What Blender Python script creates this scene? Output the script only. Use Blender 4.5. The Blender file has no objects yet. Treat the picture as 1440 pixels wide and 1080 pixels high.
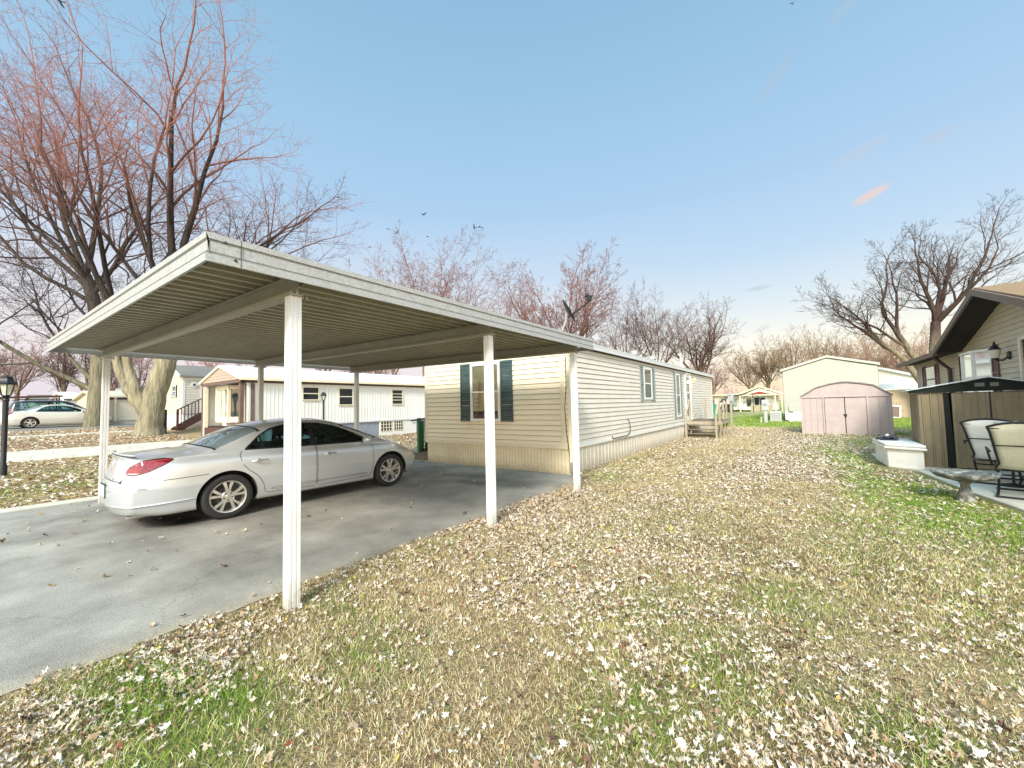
import bpy, bmesh, math, random
import numpy as np
from mathutils import Vector, Matrix, noise as mnoise
R = math.radians
PI = math.pi
scene = bpy.context.scene
COL = scene.collection
random.seed(7)

# ------------------------------------------------------------------ object helpers
def tag(o, label=None, cat=None, group=None, kind=None):
    if label: o['label'] = label
    if cat: o['category'] = cat
    if group: o['group'] = group
    if kind: o['kind'] = kind
    return o

def thing(name, label, cat, loc=(0, 0, 0), rotz=0.0, group=None):
    o = bpy.data.objects.new(name, None)
    o.empty_display_size = 0.2
    COL.objects.link(o)
    o.location = loc
    o.rotation_euler = (0, 0, rotz)
    return tag(o, label, cat, group)

class MB:
    """collects polygons; build() links them as one mesh object"""
    def __init__(self):
        self.v = []; self.f = []; self.M = None; self.marks = []; self.alt = set(); self.mat2 = None
    def add(self, verts, faces):
        b = len(self.v); self.marks.append((b, len(self.f)))
        if self.M is not None:
            verts = [self.M @ Vector(p) for p in verts]
        self.v.extend([tuple(p) for p in verts])
        self.f.extend([tuple(i + b for i in f) for f in faces])
        return self
    def quad(self, a, b, c, d):
        return self.add([a, b, c, d], [(0, 1, 2, 3)])
    def box(self, c, s, rot=None):
        hx, hy, hz = s[0] / 2, s[1] / 2, s[2] / 2
        vs = [Vector((x, y, z)) for z in (-hz, hz) for y in (-hy, hy) for x in (-hx, hx)]
        if rot is not None: vs = [rot @ p for p in vs]
        vs = [p + Vector(c) for p in vs]
        return self.add(vs, [(0, 2, 3, 1), (4, 5, 7, 6), (0, 1, 5, 4), (2, 6, 7, 3), (1, 3, 7, 5), (0, 4, 6, 2)])
    def box2(self, a, b):
        return self.box([(a[i] + b[i]) / 2 for i in range(3)], [abs(b[i] - a[i]) for i in range(3)])
    def bar(self, p, q, w, h, up=(0, 0, 1)):
        """rectangular bar from p to q"""
        p = Vector(p); q = Vector(q); d = (q - p); L = d.length; d.normalize()
        up = Vector(up)
        s = d.cross(up)
        if s.length < 1e-4: s = d.cross(Vector((1, 0, 0)))
        s.normalize(); u = s.cross(d)
        m = Matrix((s, d, u)).transposed()
        return self.box((p + q) / 2, (w, L, h), m)
    def tube(self, pts, rad, n=8, cap=True):
        pts = [Vector(p) for p in pts]
        if not isinstance(rad, (list, tuple)): rad = [rad] * len(pts)
        vs = []; fs = []
        ref = None
        for i, p in enumerate(pts):
            d = (pts[min(i + 1, len(pts) - 1)] - pts[max(i - 1, 0)]).normalized()
            if ref is None:
                ref = d.orthogonal().normalized()
            ref = (ref - d * ref.dot(d))
            if ref.length < 1e-6: ref = d.orthogonal()
            ref.normalize()
            b = d.cross(ref)
            for k in range(n):
                a = 2 * PI * k / n
                vs.append(p + (ref * math.cos(a) + b * math.sin(a)) * rad[i])
        for i in range(len(pts) - 1):
            for k in range(n):
                k2 = (k + 1) % n
                fs.append((i * n + k, i * n + k2, (i + 1) * n + k2, (i + 1) * n + k))
        if cap:
            fs.append(tuple(reversed(range(n))))
            fs.append(tuple(range((len(pts) - 1) * n, len(pts) * n)))
        return self.add(vs, fs)
    def lathe(self, prof, n=24, axis='Z', c=(0, 0, 0), cap=False):
        vs = []; fs = []
        for r, h in prof:
            for k in range(n):
                a = 2 * PI * k / n
                x, y = r * math.cos(a), r * math.sin(a)
                p = (x, y, h) if axis == 'Z' else (h, x, y) if axis == 'X' else (y, h, x)
                vs.append((p[0] + c[0], p[1] + c[1], p[2] + c[2]))
        m = len(prof)
        for i in range(m - 1):
            for k in range(n):
                k2 = (k + 1) % n
                fs.append((i * n + k, i * n + k2, (i + 1) * n + k2, (i + 1) * n + k))
        if cap:
            fs.append(tuple(reversed(range(n)))); fs.append(tuple(range((m - 1) * n, m * n)))
        return self.add(vs, fs)
    def prism(self, poly, O, U, V, W, t):
        """extrude polygon (a,b) -> O+U*a+V*b along W by t"""
        O = Vector(O); U = Vector(U); V = Vector(V); W = Vector(W); n = len(poly)
        lo = [O + U * a + V * b for a, b in poly]
        hi = [p + W * t for p in lo]
        fs = [tuple(reversed(range(n))), tuple(range(n, 2 * n))]
        for i in range(n):
            j = (i + 1) % n
            fs.append((i, j, n + j, n + i))
        return self.add(lo + hi, fs)
    def build_each(self, name, mat, parent=None, **kw):
        """every primitive becomes an object of its own"""
        os_ = []
        ends = self.marks[1:] + [(len(self.v), len(self.f))]
        for (v0, f0), (v1, f1) in zip(self.marks, ends):
            m = MB(); m.v = self.v[v0:v1]; m.f = [tuple(i - v0 for i in f) for f in self.f[f0:f1]]
            os_.append(m.build(name, mat, parent, **kw))
        return os_
    def build(self, name, mat, parent=None, smooth=False, bevel=0.0, seg=2, angle=35):
        me = bpy.data.meshes.new(name)
        me.from_pydata(self.v, [], self.f)
        me.update()
        if mat is not None: me.materials.append(mat)
        if self.mat2 is not None:
            me.materials.append(self.mat2)
            for i in self.alt: me.polygons[i].material_index = 1
        bm = bmesh.new(); bm.from_mesh(me)
        bmesh.ops.recalc_face_normals(bm, faces=bm.faces[:]) if len(bm.faces) < 4000 and getattr(self, 'fixn', True) else None
        bm.to_mesh(me); bm.free()
        o = bpy.data.objects.new(name, me)
        COL.objects.link(o)
        if parent is not None: o.parent = parent
        if bevel > 0:
            m = o.modifiers.new('bevel', 'BEVEL'); m.width = bevel; m.segments = seg
            m.limit_method = 'ANGLE'; m.angle_limit = R(40)
            smooth = True
        if smooth:
            me.polygons.foreach_set('use_smooth', [True] * len(me.polygons))
            try:
                me.set_sharp_from_angle(angle=R(angle))
            except Exception:
                pass
        return o

def np_mesh(name, V, F, mat, parent=None, cols=None, attr='tint', smooth=False):
    """fast mesh from numpy arrays, all faces with the same vertex count; cols = per-vertex rgb"""
    me = bpy.data.meshes.new(name)
    V = np.asarray(V, np.float32); F = np.asarray(F, np.int32)
    k = F.shape[1]
    me.vertices.add(len(V)); me.vertices.foreach_set('co', V.ravel())
    me.loops.add(F.size); me.loops.foreach_set('vertex_index', F.ravel())
    me.polygons.add(len(F)); me.polygons.foreach_set('loop_start', np.arange(0, F.size, k, dtype=np.int32))
    try: me.polygons.foreach_set('loop_total', np.full(len(F), k, np.int32))
    except Exception: pass
    me.update(calc_edges=True)
    if cols is not None:
        a = me.attributes.new(attr, 'FLOAT_COLOR', 'POINT')
        c = np.ones((len(V), 4), np.float32); c[:, :3] = cols
        a.data.foreach_set('color', c.ravel())
    if smooth: me.polygons.foreach_set('use_smooth', np.ones(len(F), bool))
    me.validate()
    me.materials.append(mat)
    o = bpy.data.objects.new(name, me); COL.objects.link(o)
    if parent is not None: o.parent = parent
    return o

def copy_tree(o, parent=None):
    c = o.copy(); COL.objects.link(c)
    if parent is not None: c.parent = parent
    for ch in list(o.children): copy_tree(ch, c)
    return c

# ------------------------------------------------------------------ materials
def new_mat(name):
    m = bpy.data.materials.new(name); m.use_nodes = True
    nt = m.node_tree; nt.nodes.clear()
    out = nt.nodes.new('ShaderNodeOutputMaterial')
    return m, nt, out

def _n(nt, t, **kw):
    n = nt.nodes.new(t)
    for k, v in kw.items(): setattr(n, k, v)
    return n

def mat(name, col, rough=0.6, metal=0.0, var=0.12, scale=6.0, bump=0.0, bscale=80.0, dirt=None, dirt_amt=0.0,
        dirt_scale=2.0, stretch=(1, 1, 1), spec=0.5, coat=0.0, splash=0.0):
    """principled surface whose base colour is broken up by noise, with optional dirt blotches and fine bump"""
    m, nt, out = new_mat(name)
    p = _n(nt, 'ShaderNodeBsdfPrincipled')
    nt.links.new(p.outputs[0], out.inputs[0])
    p.inputs['Roughness'].default_value = rough
    p.inputs['Metallic'].default_value = metal
    p.inputs['Specular IOR Level'].default_value = spec
    p.inputs['Coat Weight'].default_value = coat
    tc = _n(nt, 'ShaderNodeTexCoord')
    mp = _n(nt, 'ShaderNodeMapping'); mp.inputs['Scale'].default_value = stretch
    nt.links.new(tc.outputs['Object'], mp.inputs[0])
    nz = _n(nt, 'ShaderNodeTexNoise'); nz.inputs['Scale'].default_value = scale
    nz.inputs['Detail'].default_value = 6; nz.inputs['Roughness'].default_value = 0.65
    nt.links.new(mp.outputs[0], nz.inputs['Vector'])
    r = _n(nt, 'ShaderNodeValToRGB')
    c0 = [max(0, c * (1 - var)) for c in col]; c1 = [min(1, c * (1 + var)) for c in col]
    r.color_ramp.elements[0].position = 0.3; r.color_ramp.elements[0].color = (*c0, 1)
    r.color_ramp.elements[1].position = 0.7; r.color_ramp.elements[1].color = (*c1, 1)
    nt.links.new(nz.outputs['Fac'], r.inputs[0])
    last = r.outputs[0]
    if dirt is not None:
        n2 = _n(nt, 'ShaderNodeTexNoise'); n2.inputs['Scale'].default_value = dirt_scale
        n2.inputs['Detail'].default_value = 8; n2.inputs['Roughness'].default_value = 0.7
        nt.links.new(mp.outputs[0], n2.inputs['Vector'])
        r2 = _n(nt, 'ShaderNodeValToRGB')
        r2.color_ramp.elements[0].position = 0.48; r2.color_ramp.elements[0].color = (0, 0, 0, 1)
        r2.color_ramp.elements[1].position = 0.75; r2.color_ramp.elements[1].color = (dirt_amt,) * 3 + (1,)
        nt.links.new(n2.outputs['Fac'], r2.inputs[0])
        mx = _n(nt, 'ShaderNodeMix', data_type='RGBA')
        nt.links.new(r2.outputs[0], mx.inputs[0]); nt.links.new(last, mx.inputs[6])
        mx.inputs[7].default_value = (*dirt, 1)
        last = mx.outputs[2]
    if splash > 0:
        sz = _n(nt, 'ShaderNodeSeparateXYZ'); nt.links.new(tc.outputs['Object'], sz.inputs[0])
        zr = _n(nt, 'ShaderNodeMapRange'); zr.inputs['From Min'].default_value = splash; zr.inputs['From Max'].default_value = 0.0; zr.inputs['To Max'].default_value = 1.3
        nt.links.new(sz.outputs[2], zr.inputs[0])
        n4 = _n(nt, 'ShaderNodeTexNoise'); n4.inputs['Scale'].default_value = 18; n4.inputs['Detail'].default_value = 6; nt.links.new(mp.outputs[0], n4.inputs['Vector'])
        mu = _n(nt, 'ShaderNodeMath', operation='MULTIPLY'); mu.use_clamp = True; nt.links.new(zr.outputs[0], mu.inputs[0]); nt.links.new(n4.outputs['Fac'], mu.inputs[1])
        mx2 = _n(nt, 'ShaderNodeMix', data_type='RGBA'); nt.links.new(mu.outputs[0], mx2.inputs[0]); nt.links.new(last, mx2.inputs[6]); mx2.inputs[7].default_value = (0.30, 0.24, 0.15, 1)
        last = mx2.outputs[2]
    nt.links.new(last, p.inputs['Base Color'])
    if bump > 0:
        n3 = _n(nt, 'ShaderNodeTexNoise'); n3.inputs['Scale'].default_value = bscale; n3.inputs['Detail'].default_value = 4
        nt.links.new(mp.outputs[0], n3.inputs['Vector'])
        b = _n(nt, 'ShaderNodeBump'); b.inputs['Strength'].default_value = bump; b.inputs['Distance'].default_value = 0.01
        nt.links.new(n3.outputs['Fac'], b.inputs['Height'])
        nt.links.new(b.outputs[0], p.inputs['Normal'])
    return m

def glass_mat(name, tint, transp, rough=0.02, tint_t=(0.5, 0.7, 0.7), ior=1.6):
    """window glass: part see-through, part mirror of the sky"""
    m, nt, out = new_mat(name)
    tr = _n(nt, 'ShaderNodeBsdfTransparent'); tr.inputs[0].default_value = (*tint_t, 1)
    df = _n(nt, 'ShaderNodeBsdfPrincipled'); df.inputs['Base Color'].default_value = (*tint, 1); df.inputs['Roughness'].default_value = rough
    df.inputs['Specular IOR Level'].default_value = 0.6
    gl = _n(nt, 'ShaderNodeBsdfGlossy'); gl.inputs['Roughness'].default_value = rough; gl.inputs[0].default_value = (0.9, 0.95, 1, 1)
    nz = _n(nt, 'ShaderNodeTexNoise'); nz.inputs['Scale'].default_value = 1.3
    tc = _n(nt, 'ShaderNodeTexCoord'); nt.links.new(tc.outputs['Object'], nz.inputs['Vector'])
    bp = _n(nt, 'ShaderNodeBump'); bp.inputs['Strength'].default_value = 0.08; bp.inputs['Distance'].default_value = 0.05
    nt.links.new(nz.outputs['Fac'], bp.inputs['Height'])
    nt.links.new(bp.outputs[0], gl.inputs['Normal'])
    m1 = _n(nt, 'ShaderNodeMixShader'); m1.inputs[0].default_value = transp
    nt.links.new(df.outputs[0], m1.inputs[1]); nt.links.new(tr.outputs[0], m1.inputs[2])
    fr = _n(nt, 'ShaderNodeFresnel'); fr.inputs['IOR'].default_value = ior
    m2 = _n(nt, 'ShaderNodeMixShader')
    nt.links.new(fr.outputs[0], m2.inputs[0]); nt.links.new(m1.outputs[0], m2.inputs[1]); nt.links.new(gl.outputs[0], m2.inputs[2])
    nt.links.new(m2.outputs[0], out.inputs[0])
    return m

M = {}
M['white_paint'] = mat('white_paint', (0.80, 0.80, 0.79), 0.42, var=0.04, dirt=(0.52, 0.49, 0.42), dirt_amt=0.45, dirt_scale=3, splash=0.28)
M['galv'] = mat('weathered_aluminium', (0.41, 0.41, 0.405), 0.5, metal=0.0, var=0.22, scale=45, dirt=(0.30, 0.29, 0.25), dirt_amt=0.6, dirt_scale=9, bump=0.15, bscale=160)
M['galv_front'] = mat('cream_aluminium', (0.42, 0.425, 0.41), 0.45, var=0.14, scale=30, dirt=(0.40, 0.36, 0.25), dirt_amt=0.5, dirt_scale=5)
M['pan'] = mat('roof_pan_metal', (0.345, 0.315, 0.24), 0.5, var=0.10, scale=3, dirt=(0.20, 0.19, 0.10), dirt_amt=0.5, dirt_scale=4)
M['beam'] = mat('beam_metal', (0.34, 0.315, 0.25), 0.45, var=0.10, scale=5, dirt=(0.26, 0.25, 0.15), dirt_amt=0.45, dirt_scale=4)
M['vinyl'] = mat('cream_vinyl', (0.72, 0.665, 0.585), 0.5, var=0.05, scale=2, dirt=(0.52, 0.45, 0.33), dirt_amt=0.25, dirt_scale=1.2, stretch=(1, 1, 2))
M['vinyl_front'] = mat('sunlit_cream_vinyl', (0.83, 0.745, 0.565), 0.5, var=0.04, scale=2, dirt=(0.52, 0.42, 0.25), dirt_amt=0.25, dirt_scale=1.2)  # paler, warmer copy for the end wall, sunlight put into its colour
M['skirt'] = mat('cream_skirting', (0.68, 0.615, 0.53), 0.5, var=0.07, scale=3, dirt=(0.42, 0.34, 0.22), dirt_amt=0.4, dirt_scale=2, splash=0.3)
M['skirt_front'] = mat('sunlit_skirting', (0.76, 0.67, 0.48), 0.5, var=0.06, scale=3, dirt=(0.45, 0.36, 0.22), dirt_amt=0.4, dirt_scale=2, splash=0.25)  # skirting copy with the same sunlight mixed into the colour
M['lap_shade'] = mat('shade_under_laps', (0.31, 0.27, 0.21), 0.9, var=0.4, scale=3)  # colour of the painted shadow line below siding laps
M['trim'] = mat('cream_trim', (0.76, 0.68, 0.50), 0.45, var=0.05)
M['eave'] = mat('grey_eave_metal', (0.66, 0.66, 0.66), 0.45, var=0.08, scale=20)
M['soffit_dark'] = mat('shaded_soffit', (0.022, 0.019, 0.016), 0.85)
M['shutter_teal'] = mat('teal_shutter', (0.055, 0.088, 0.088), 0.5, var=0.3, scale=5, dirt=(0.10, 0.13, 0.09), dirt_amt=0.6, dirt_scale=3)
M['shutter_grey'] = mat('grey_green_shutter', (0.28, 0.31, 0.30), 0.5, var=0.1)
M['shutter_maroon'] = mat('maroon_shutter', (0.15, 0.075, 0.075), 0.55, var=0.15)
M['frame'] = mat('white_window_frame', (0.80, 0.79, 0.76), 0.4, var=0.03)
M['pane'] = glass_mat('house_glass', (0.015, 0.02, 0.022), 0.25)
M['pane_clear'] = glass_mat('clear_house_glass', (0.02, 0.03, 0.03), 0.95, tint_t=(0.96, 0.97, 0.95))
M['blind'] = mat('cream_blind', (0.62, 0.58, 0.42), 0.8, var=0.08, scale=4)
M['blind_dark'] = mat('dark_room', (0.03, 0.04, 0.04), 0.9, var=0.5, scale=6)
M['tan_room'] = mat('tan_curtain', (0.42, 0.36, 0.22), 0.9, var=0.2, scale=5, stretch=(6, 6, 0.5))
M['shingle'] = mat('brown_shingle', (0.26, 0.165, 0.09), 0.9, var=0.3, scale=25, bump=0.4, bscale=40)
M['grey_shingle'] = mat('grey_shingle', (0.24, 0.22, 0.20), 0.9, var=0.25, scale=18, bump=0.3, bscale=40)
M['white_roof'] = mat('white_roof_coating', (0.72, 0.74, 0.78), 0.5, var=0.06, scale=1.0, dirt=(0.5, 0.52, 0.56), dirt_amt=0.4, dirt_scale=0.7)
M['white_siding'] = mat('white_panel_siding', (0.80, 0.78, 0.73), 0.5, var=0.04, scale=1, dirt=(0.62, 0.55, 0.42), dirt_amt=0.25, dirt_scale=0.8)
M['brown_trim'] = mat('brown_trim', (0.15, 0.095, 0.075), 0.6, var=0.2)
M['tan_siding'] = mat('tan_gable_siding', (0.44, 0.34, 0.27), 0.6, var=0.08)
M['slate'] = mat('blue_grey_skirting', (0.27, 0.29, 0.34), 0.6, var=0.15)
M['beige_siding'] = mat('beige_siding', (0.70, 0.63, 0.50), 0.55, var=0.05)
M['green_cream'] = mat('pale_cream_green_siding', (0.44, 0.435, 0.375), 0.5, var=0.05, scale=1.0)
M['brown_siding'] = mat('olive_tan_siding', (0.50, 0.45, 0.32), 0.55, var=0.08, scale=2)
M['bwood'] = mat('dark_brown_fascia', (0.17, 0.13, 0.10), 0.7, var=0.2, scale=8)
M['pink_shed'] = mat('faded_pink_metal', (0.49, 0.40, 0.385), 0.5, var=0.08, scale=2.5, dirt=(0.40, 0.31, 0.26), dirt_amt=0.4, dirt_scale=3)
M['dark_line'] = mat('dark_seam', (0.025, 0.022, 0.02), 0.8)
M['brown_shed'] = mat('brown_shed_metal', (0.21, 0.17, 0.105), 0.5, var=0.14, scale=3, dirt=(0.13, 0.10, 0.055), dirt_amt=0.6, dirt_scale=2.5, stretch=(2, 2, 0.6))
M['shed_black'] = mat('black_green_metal', (0.007, 0.011, 0.010), 0.65, var=0.3, spec=0.25)
M['shed_roof'] = mat('blue_white_roof_metal', (0.52, 0.58, 0.66), 0.35, var=0.1)
M['asphalt'] = None
M['concrete'] = mat('concrete', (0.52, 0.49, 0.43), 0.85, var=0.12, scale=3, dirt=(0.25, 0.22, 0.17), dirt_amt=0.5, dirt_scale=1.5, bump=0.3, bscale=120)
M['concrete_lt'] = mat('pale_concrete', (0.60, 0.56, 0.46), 0.85, var=0.12, scale=3, dirt=(0.38, 0.33, 0.25), dirt_amt=0.5, dirt_scale=1.8, bump=0.3, bscale=120)
M['old_wood'] = mat('weathered_wood', (0.40, 0.345, 0.255), 0.8, var=0.2, scale=10, stretch=(1, 1, 0.25), dirt=(0.22, 0.17, 0.11), dirt_amt=0.5)
M['dark_wood'] = mat('damp_dark_wood', (0.18, 0.14, 0.10), 0.85, var=0.35, scale=9)
M['red_wood'] = mat('red_brown_stained_wood', (0.085, 0.035, 0.028), 0.7, var=0.25)
M['black_metal'] = mat('black_metal', (0.009, 0.009, 0.010), 0.5, var=0.25, scale=20)
M['dark_grey'] = mat('dark_grey', (0.05, 0.05, 0.05), 0.6, var=0.2)
M['lamp_glass'] = glass_mat('frosted_lamp_glass', (0.88, 0.86, 0.66), 0.35, rough=0.15, tint_t=(0.95, 0.93, 0.9))
M['green_paint'] = mat('green_painted_wood', (0.035, 0.15, 0.05), 0.55, var=0.25)
M['grey_metal'] = mat('grey_metal', (0.38, 0.39, 0.39), 0.4, var=0.12)
M['pale_grey'] = mat('pale_grey_cabinet', (0.46, 0.46, 0.44), 0.5, var=0.08)
M['white_plastic'] = mat('white_plastic', (0.80, 0.79, 0.74), 0.5, var=0.05, dirt=(0.5, 0.47, 0.36), dirt_amt=0.4, dirt_scale=4)
M['stone'] = mat('mossy_stone', (0.12, 0.125, 0.11), 0.9, var=0.6, scale=14, dirt=(0.62, 0.60, 0.55), dirt_amt=0.95, dirt_scale=7, bump=0.5, bscale=30)
M['sling'] = mat('beige_sling', (0.60, 0.58, 0.44), 0.7, var=0.08, scale=40)
M['sling_white'] = mat('white_sling', (0.78, 0.78, 0.76), 0.6, var=0.05)
M['fence_tan'] = mat('tan_fence_boards', (0.46, 0.37, 0.26), 0.8, var=0.15, scale=2)
M['gravel'] = mat('road_gravel', (0.22, 0.20, 0.17), 0.95, var=0.25, scale=12)
M['tarp'] = mat('black_tarp', (0.015, 0.017, 0.016), 0.6, var=0.3)
M['red_accent'] = mat('red_accent', (0.28, 0.03, 0.02), 0.6, var=0.1)
M['rust'] = mat('rust', (0.22, 0.08, 0.03), 0.8, var=0.3)
M['bird'] = mat('bird_feathers', (0.015, 0.015, 0.018), 0.7, var=0.2)

def vcol_mat(name, attr='tint', rough=0.8, scale=30.0, var=0.25, trans=0.0, bump=0.0, bscale=20.0, stretch=None):
    """base colour from a per-vertex tint broken up by noise; trans = light let through (leaves, grass)"""
    m, nt, out = new_mat(name)
    a = _n(nt, 'ShaderNodeAttribute'); a.attribute_name = attr
    tc = _n(nt, 'ShaderNodeTexCoord')
    nz = _n(nt, 'ShaderNodeTexNoise'); nz.inputs['Scale'].default_value = scale; nz.inputs['Detail'].default_value = 5
    if stretch:
        ms_ = _n(nt, 'ShaderNodeMapping'); ms_.inputs['Scale'].default_value = stretch; nt.links.new(tc.outputs['Object'], ms_.inputs[0]); nt.links.new(ms_.outputs[0], nz.inputs['Vector'])
    else: nt.links.new(tc.outputs['Object'], nz.inputs['Vector'])
    mr = _n(nt, 'ShaderNodeMapRange'); mr.inputs['From Min'].default_value = 0.3; mr.inputs['From Max'].default_value = 0.7
    mr.inputs['To Min'].default_value = 1 - var; mr.inputs['To Max'].default_value = 1 + var
    nt.links.new(nz.outputs['Fac'], mr.inputs[0])
    mx = _n(nt, 'ShaderNodeVectorMath', operation='SCALE')
    nt.links.new(a.outputs['Color'], mx.inputs[0]); nt.links.new(mr.outputs[0], mx.inputs['Scale'])
    d = _n(nt, 'ShaderNodeBsdfPrincipled'); d.inputs['Roughness'].default_value = rough
    d.inputs['Specular IOR Level'].default_value = 0.25
    nt.links.new(mx.outputs[0], d.inputs['Base Color'])
    if bump > 0:
        n3 = _n(nt, 'ShaderNodeTexNoise'); n3.inputs['Scale'].default_value = bscale; n3.inputs['Detail'].default_value = 6
        mp = _n(nt, 'ShaderNodeMapping'); mp.inputs['Scale'].default_value = stretch or (1, 1, 0.25)
        nt.links.new(tc.outputs['Object'], mp.inputs[0]); nt.links.new(mp.outputs[0], n3.inputs['Vector'])
        b = _n(nt, 'ShaderNodeBump'); b.inputs['Strength'].default_value = bump; b.inputs['Distance'].default_value = 0.05
        nt.links.new(n3.outputs['Fac'], b.inputs['Height']); nt.links.new(b.outputs[0], d.inputs['Normal'])
    if trans > 0:
        t = _n(nt, 'ShaderNodeBsdfTranslucent'); nt.links.new(mx.outputs[0], t.inputs[0])
        ms = _n(nt, 'ShaderNodeMixShader'); ms.inputs[0].default_value = trans
        nt.links.new(d.outputs[0], ms.inputs[1]); nt.links.new(t.outputs[0], ms.inputs[2])
        nt.links.new(ms.outputs[0], out.inputs[0])
    else:
        nt.links.new(d.outputs[0], out.inputs[0])
    return m

# ------------------------------------------------------------------ cladding helpers
def clip_poly(poly, ax, val, keep_above):
    out = []
    n = len(poly)
    for i in range(n):
        a, b = poly[i], poly[(i + 1) % n]
        ia = (a[ax] >= val) if keep_above else (a[ax] <= val)
        ib = (b[ax] >= val) if keep_above else (b[ax] <= val)
        if ia: out.append(a)
        if ia != ib:
            t = (val - a[ax]) / (b[ax] - a[ax])
            out.append((a[0] + (b[0] - a[0]) * t, a[1] + (b[1] - a[1]) * t))
    return out

def lap_wall(mb, poly, O, U, course=0.127, lip=0.02, base=0.002):
    """horizontal lap siding on a convex wall polygon of (s,z); outside = U x Z"""
    O = Vector(O); U = Vector(U).normalized(); Z = Vector((0, 0, 1)); N = U.cross(Z)
    z0 = min(p[1] for p in poly); z1 = max(p[1] for p in poly)
    k = 0
    while z0 + k * course < z1 - 1e-5:
        zb = z0 + k * course; zt = zb + course; k += 1
        q = clip_poly(clip_poly(poly, 1, zb, True), 1, zt, False)
        if len(q) < 3: continue
        mb.add([O + U * s + Z * z + N * (base + lip * (1 - (z - zb) / course)) for s, z in q], [tuple(range(len(q)))])
        ss = [s for s, z in q if abs(z - zb) < 1e-4]
        if len(ss) >= 2:
            a, b = min(ss), max(ss); P = O + Z * zb
            mb.quad(P + U * a + N * base, P + U * b + N * base, P + U * b + N * (base + lip), P + U * a + N * (base + lip))
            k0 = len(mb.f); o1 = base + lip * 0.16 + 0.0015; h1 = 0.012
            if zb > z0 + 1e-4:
                mb.quad(P + U * a + N * o1 - Z * h1, P + U * b + N * o1 - Z * h1, P + U * b + N * o1, P + U * a + N * o1); mb.alt.add(k0)  # dark strip paints the lap's shadow onto the course below
    mb.mat2 = M['lap_shade']
    mb.fixn = False

def rib_wall(mb, poly, O, U, prof, period):
    """vertical ribbed panelling; prof = [(t, offset)...] over one period, t from 0 to 1"""
    O = Vector(O); U = Vector(U).normalized(); Z = Vector((0, 0, 1)); N = U.cross(Z)
    s0 = min(p[0] for p in poly); s1 = max(p[0] for p in poly)
    k = 0
    while s0 + k * period < s1 - 1e-5:
        sb = s0 + k * period; k += 1
        for (t0, o0), (t1, o1) in zip(prof[:-1], prof[1:]):
            a, b = sb + t0 * period, sb + t1 * period
            if b - a < 1e-6:
                continue
            q = clip_poly(clip_poly(poly, 0, a, True), 0, b, False)
            if len(q) < 3: continue
            mb.add([O + U * s + Z * z + N * (o0 + (o1 - o0) * (s - a) / (b - a)) for s, z in q], [tuple(range(len(q)))])
    mb.fixn = False

def wall_frame(O, U):
    O = Vector(O); U = Vector(U).normalized(); Z = Vector((0, 0, 1)); N = U.cross(Z)
    return O, U, Z, N

def wbox(mb, O, U, s0, s1, z0, z1, n0, n1):
    """box in wall coordinates: along s, up z, out n"""
    O, U, Z, N = wall_frame(O, U)
    mm = Matrix((U, N, Z)).transposed()
    c = O + U * (s0 + s1) / 2 + Z * (z0 + z1) / 2 + N * (n0 + n1) / 2
    mb.box(c, (abs(s1 - s0), abs(n1 - n0), abs(z1 - z0)), mm)

def window(parent, O, U, s0, s1, z0, z1, fw=0.05, proud=0.05, rail=True, frame='frame', pane='pane', back='blind_dark', half=None, vbars=0, name='window'):
    f = MB()
    wbox(f, O, U, s0, s1, z1 - fw, z1, 0.0, proud)
    wbox(f, O, U, s0, s1, z0, z0 + fw, 0.0, proud + 0.01)
    wbox(f, O, U, s0, s0 + fw, z0 + fw, z1 - fw, 0.0, proud)
    wbox(f, O, U, s1 - fw, s1, z0 + fw, z1 - fw, 0.0, proud)
    zm = (z0 + z1) / 2
    if rail: wbox(f, O, U, s0 + fw, s1 - fw, zm - 0.02, zm + 0.02, 0.03, proud - 0.004)
    for i in range(vbars):
        sm = s0 + (s1 - s0) * (i + 1) / (vbars + 1)
        wbox(f, O, U, sm - 0.012, sm + 0.012, z0 + fw, z1 - fw, 0.03, proud - 0.006)
    fo = f.build(name, M[frame], parent)
    g = MB(); O_, U_, Z_, N_ = wall_frame(O, U); P_ = O_ + N_ * 0.036
    g.quad(P_ + U_ * (s0 + fw) + Z_ * (z0 + fw), P_ + U_ * (s1 - fw) + Z_ * (z0 + fw), P_ + U_ * (s1 - fw) + Z_ * (z1 - fw), P_ + U_ * (s0 + fw) + Z_ * (z1 - fw)); g.fixn = False
    g.build('pane', M[pane], fo)
    b = MB(); wbox(b, O, U, s0 + fw - 0.004, s1 - fw + 0.004, z0 + fw, z1 - fw, 0.024, 0.0265)
    b.build('blind', M[back], fo)
    if half:
        b = MB(); wbox(b, O, U, s0 + fw, s1 - fw, z0 + fw, zm if half == 'low' else z1 - fw, 0.0275, 0.030)
        b.build('lower_blind', M['blind_dark'], fo)
    return fo

def shutter(parent, O, U, s0, s1, z0, z1, m):
    b = MB()
    w = 0.035
    wbox(b, O, U, s0, s0 + w, z0, z1, 0.0, 0.045); wbox(b, O, U, s1 - w, s1, z0, z1, 0.0, 0.045)
    zm = (z0 + z1) / 2
    for a in (z0, zm - 0.03, z1 - 0.06): wbox(b, O, U, s0 + w, s1 - w, a, a + 0.06, 0.0, 0.043)
    k = int((z1 - z0) / 0.05)
    Ov, Uv, Z, N = wall_frame(O, U)
    for i in range(k):
        z = z0 + 0.06 + (z1 - z0 - 0.12) * i / k
        P = Ov + Z * z
        b.quad(P + Uv * (s0 + w) + N * 0.036, P + Uv * (s1 - w) + N * 0.036, P + Uv * (s1 - w) + Z * 0.045 + N * 0.018, P + Uv * (s0 + w) + Z * 0.045 + N * 0.018)
    b.fixn = False
    return b.build('shutter', m, parent)

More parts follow.
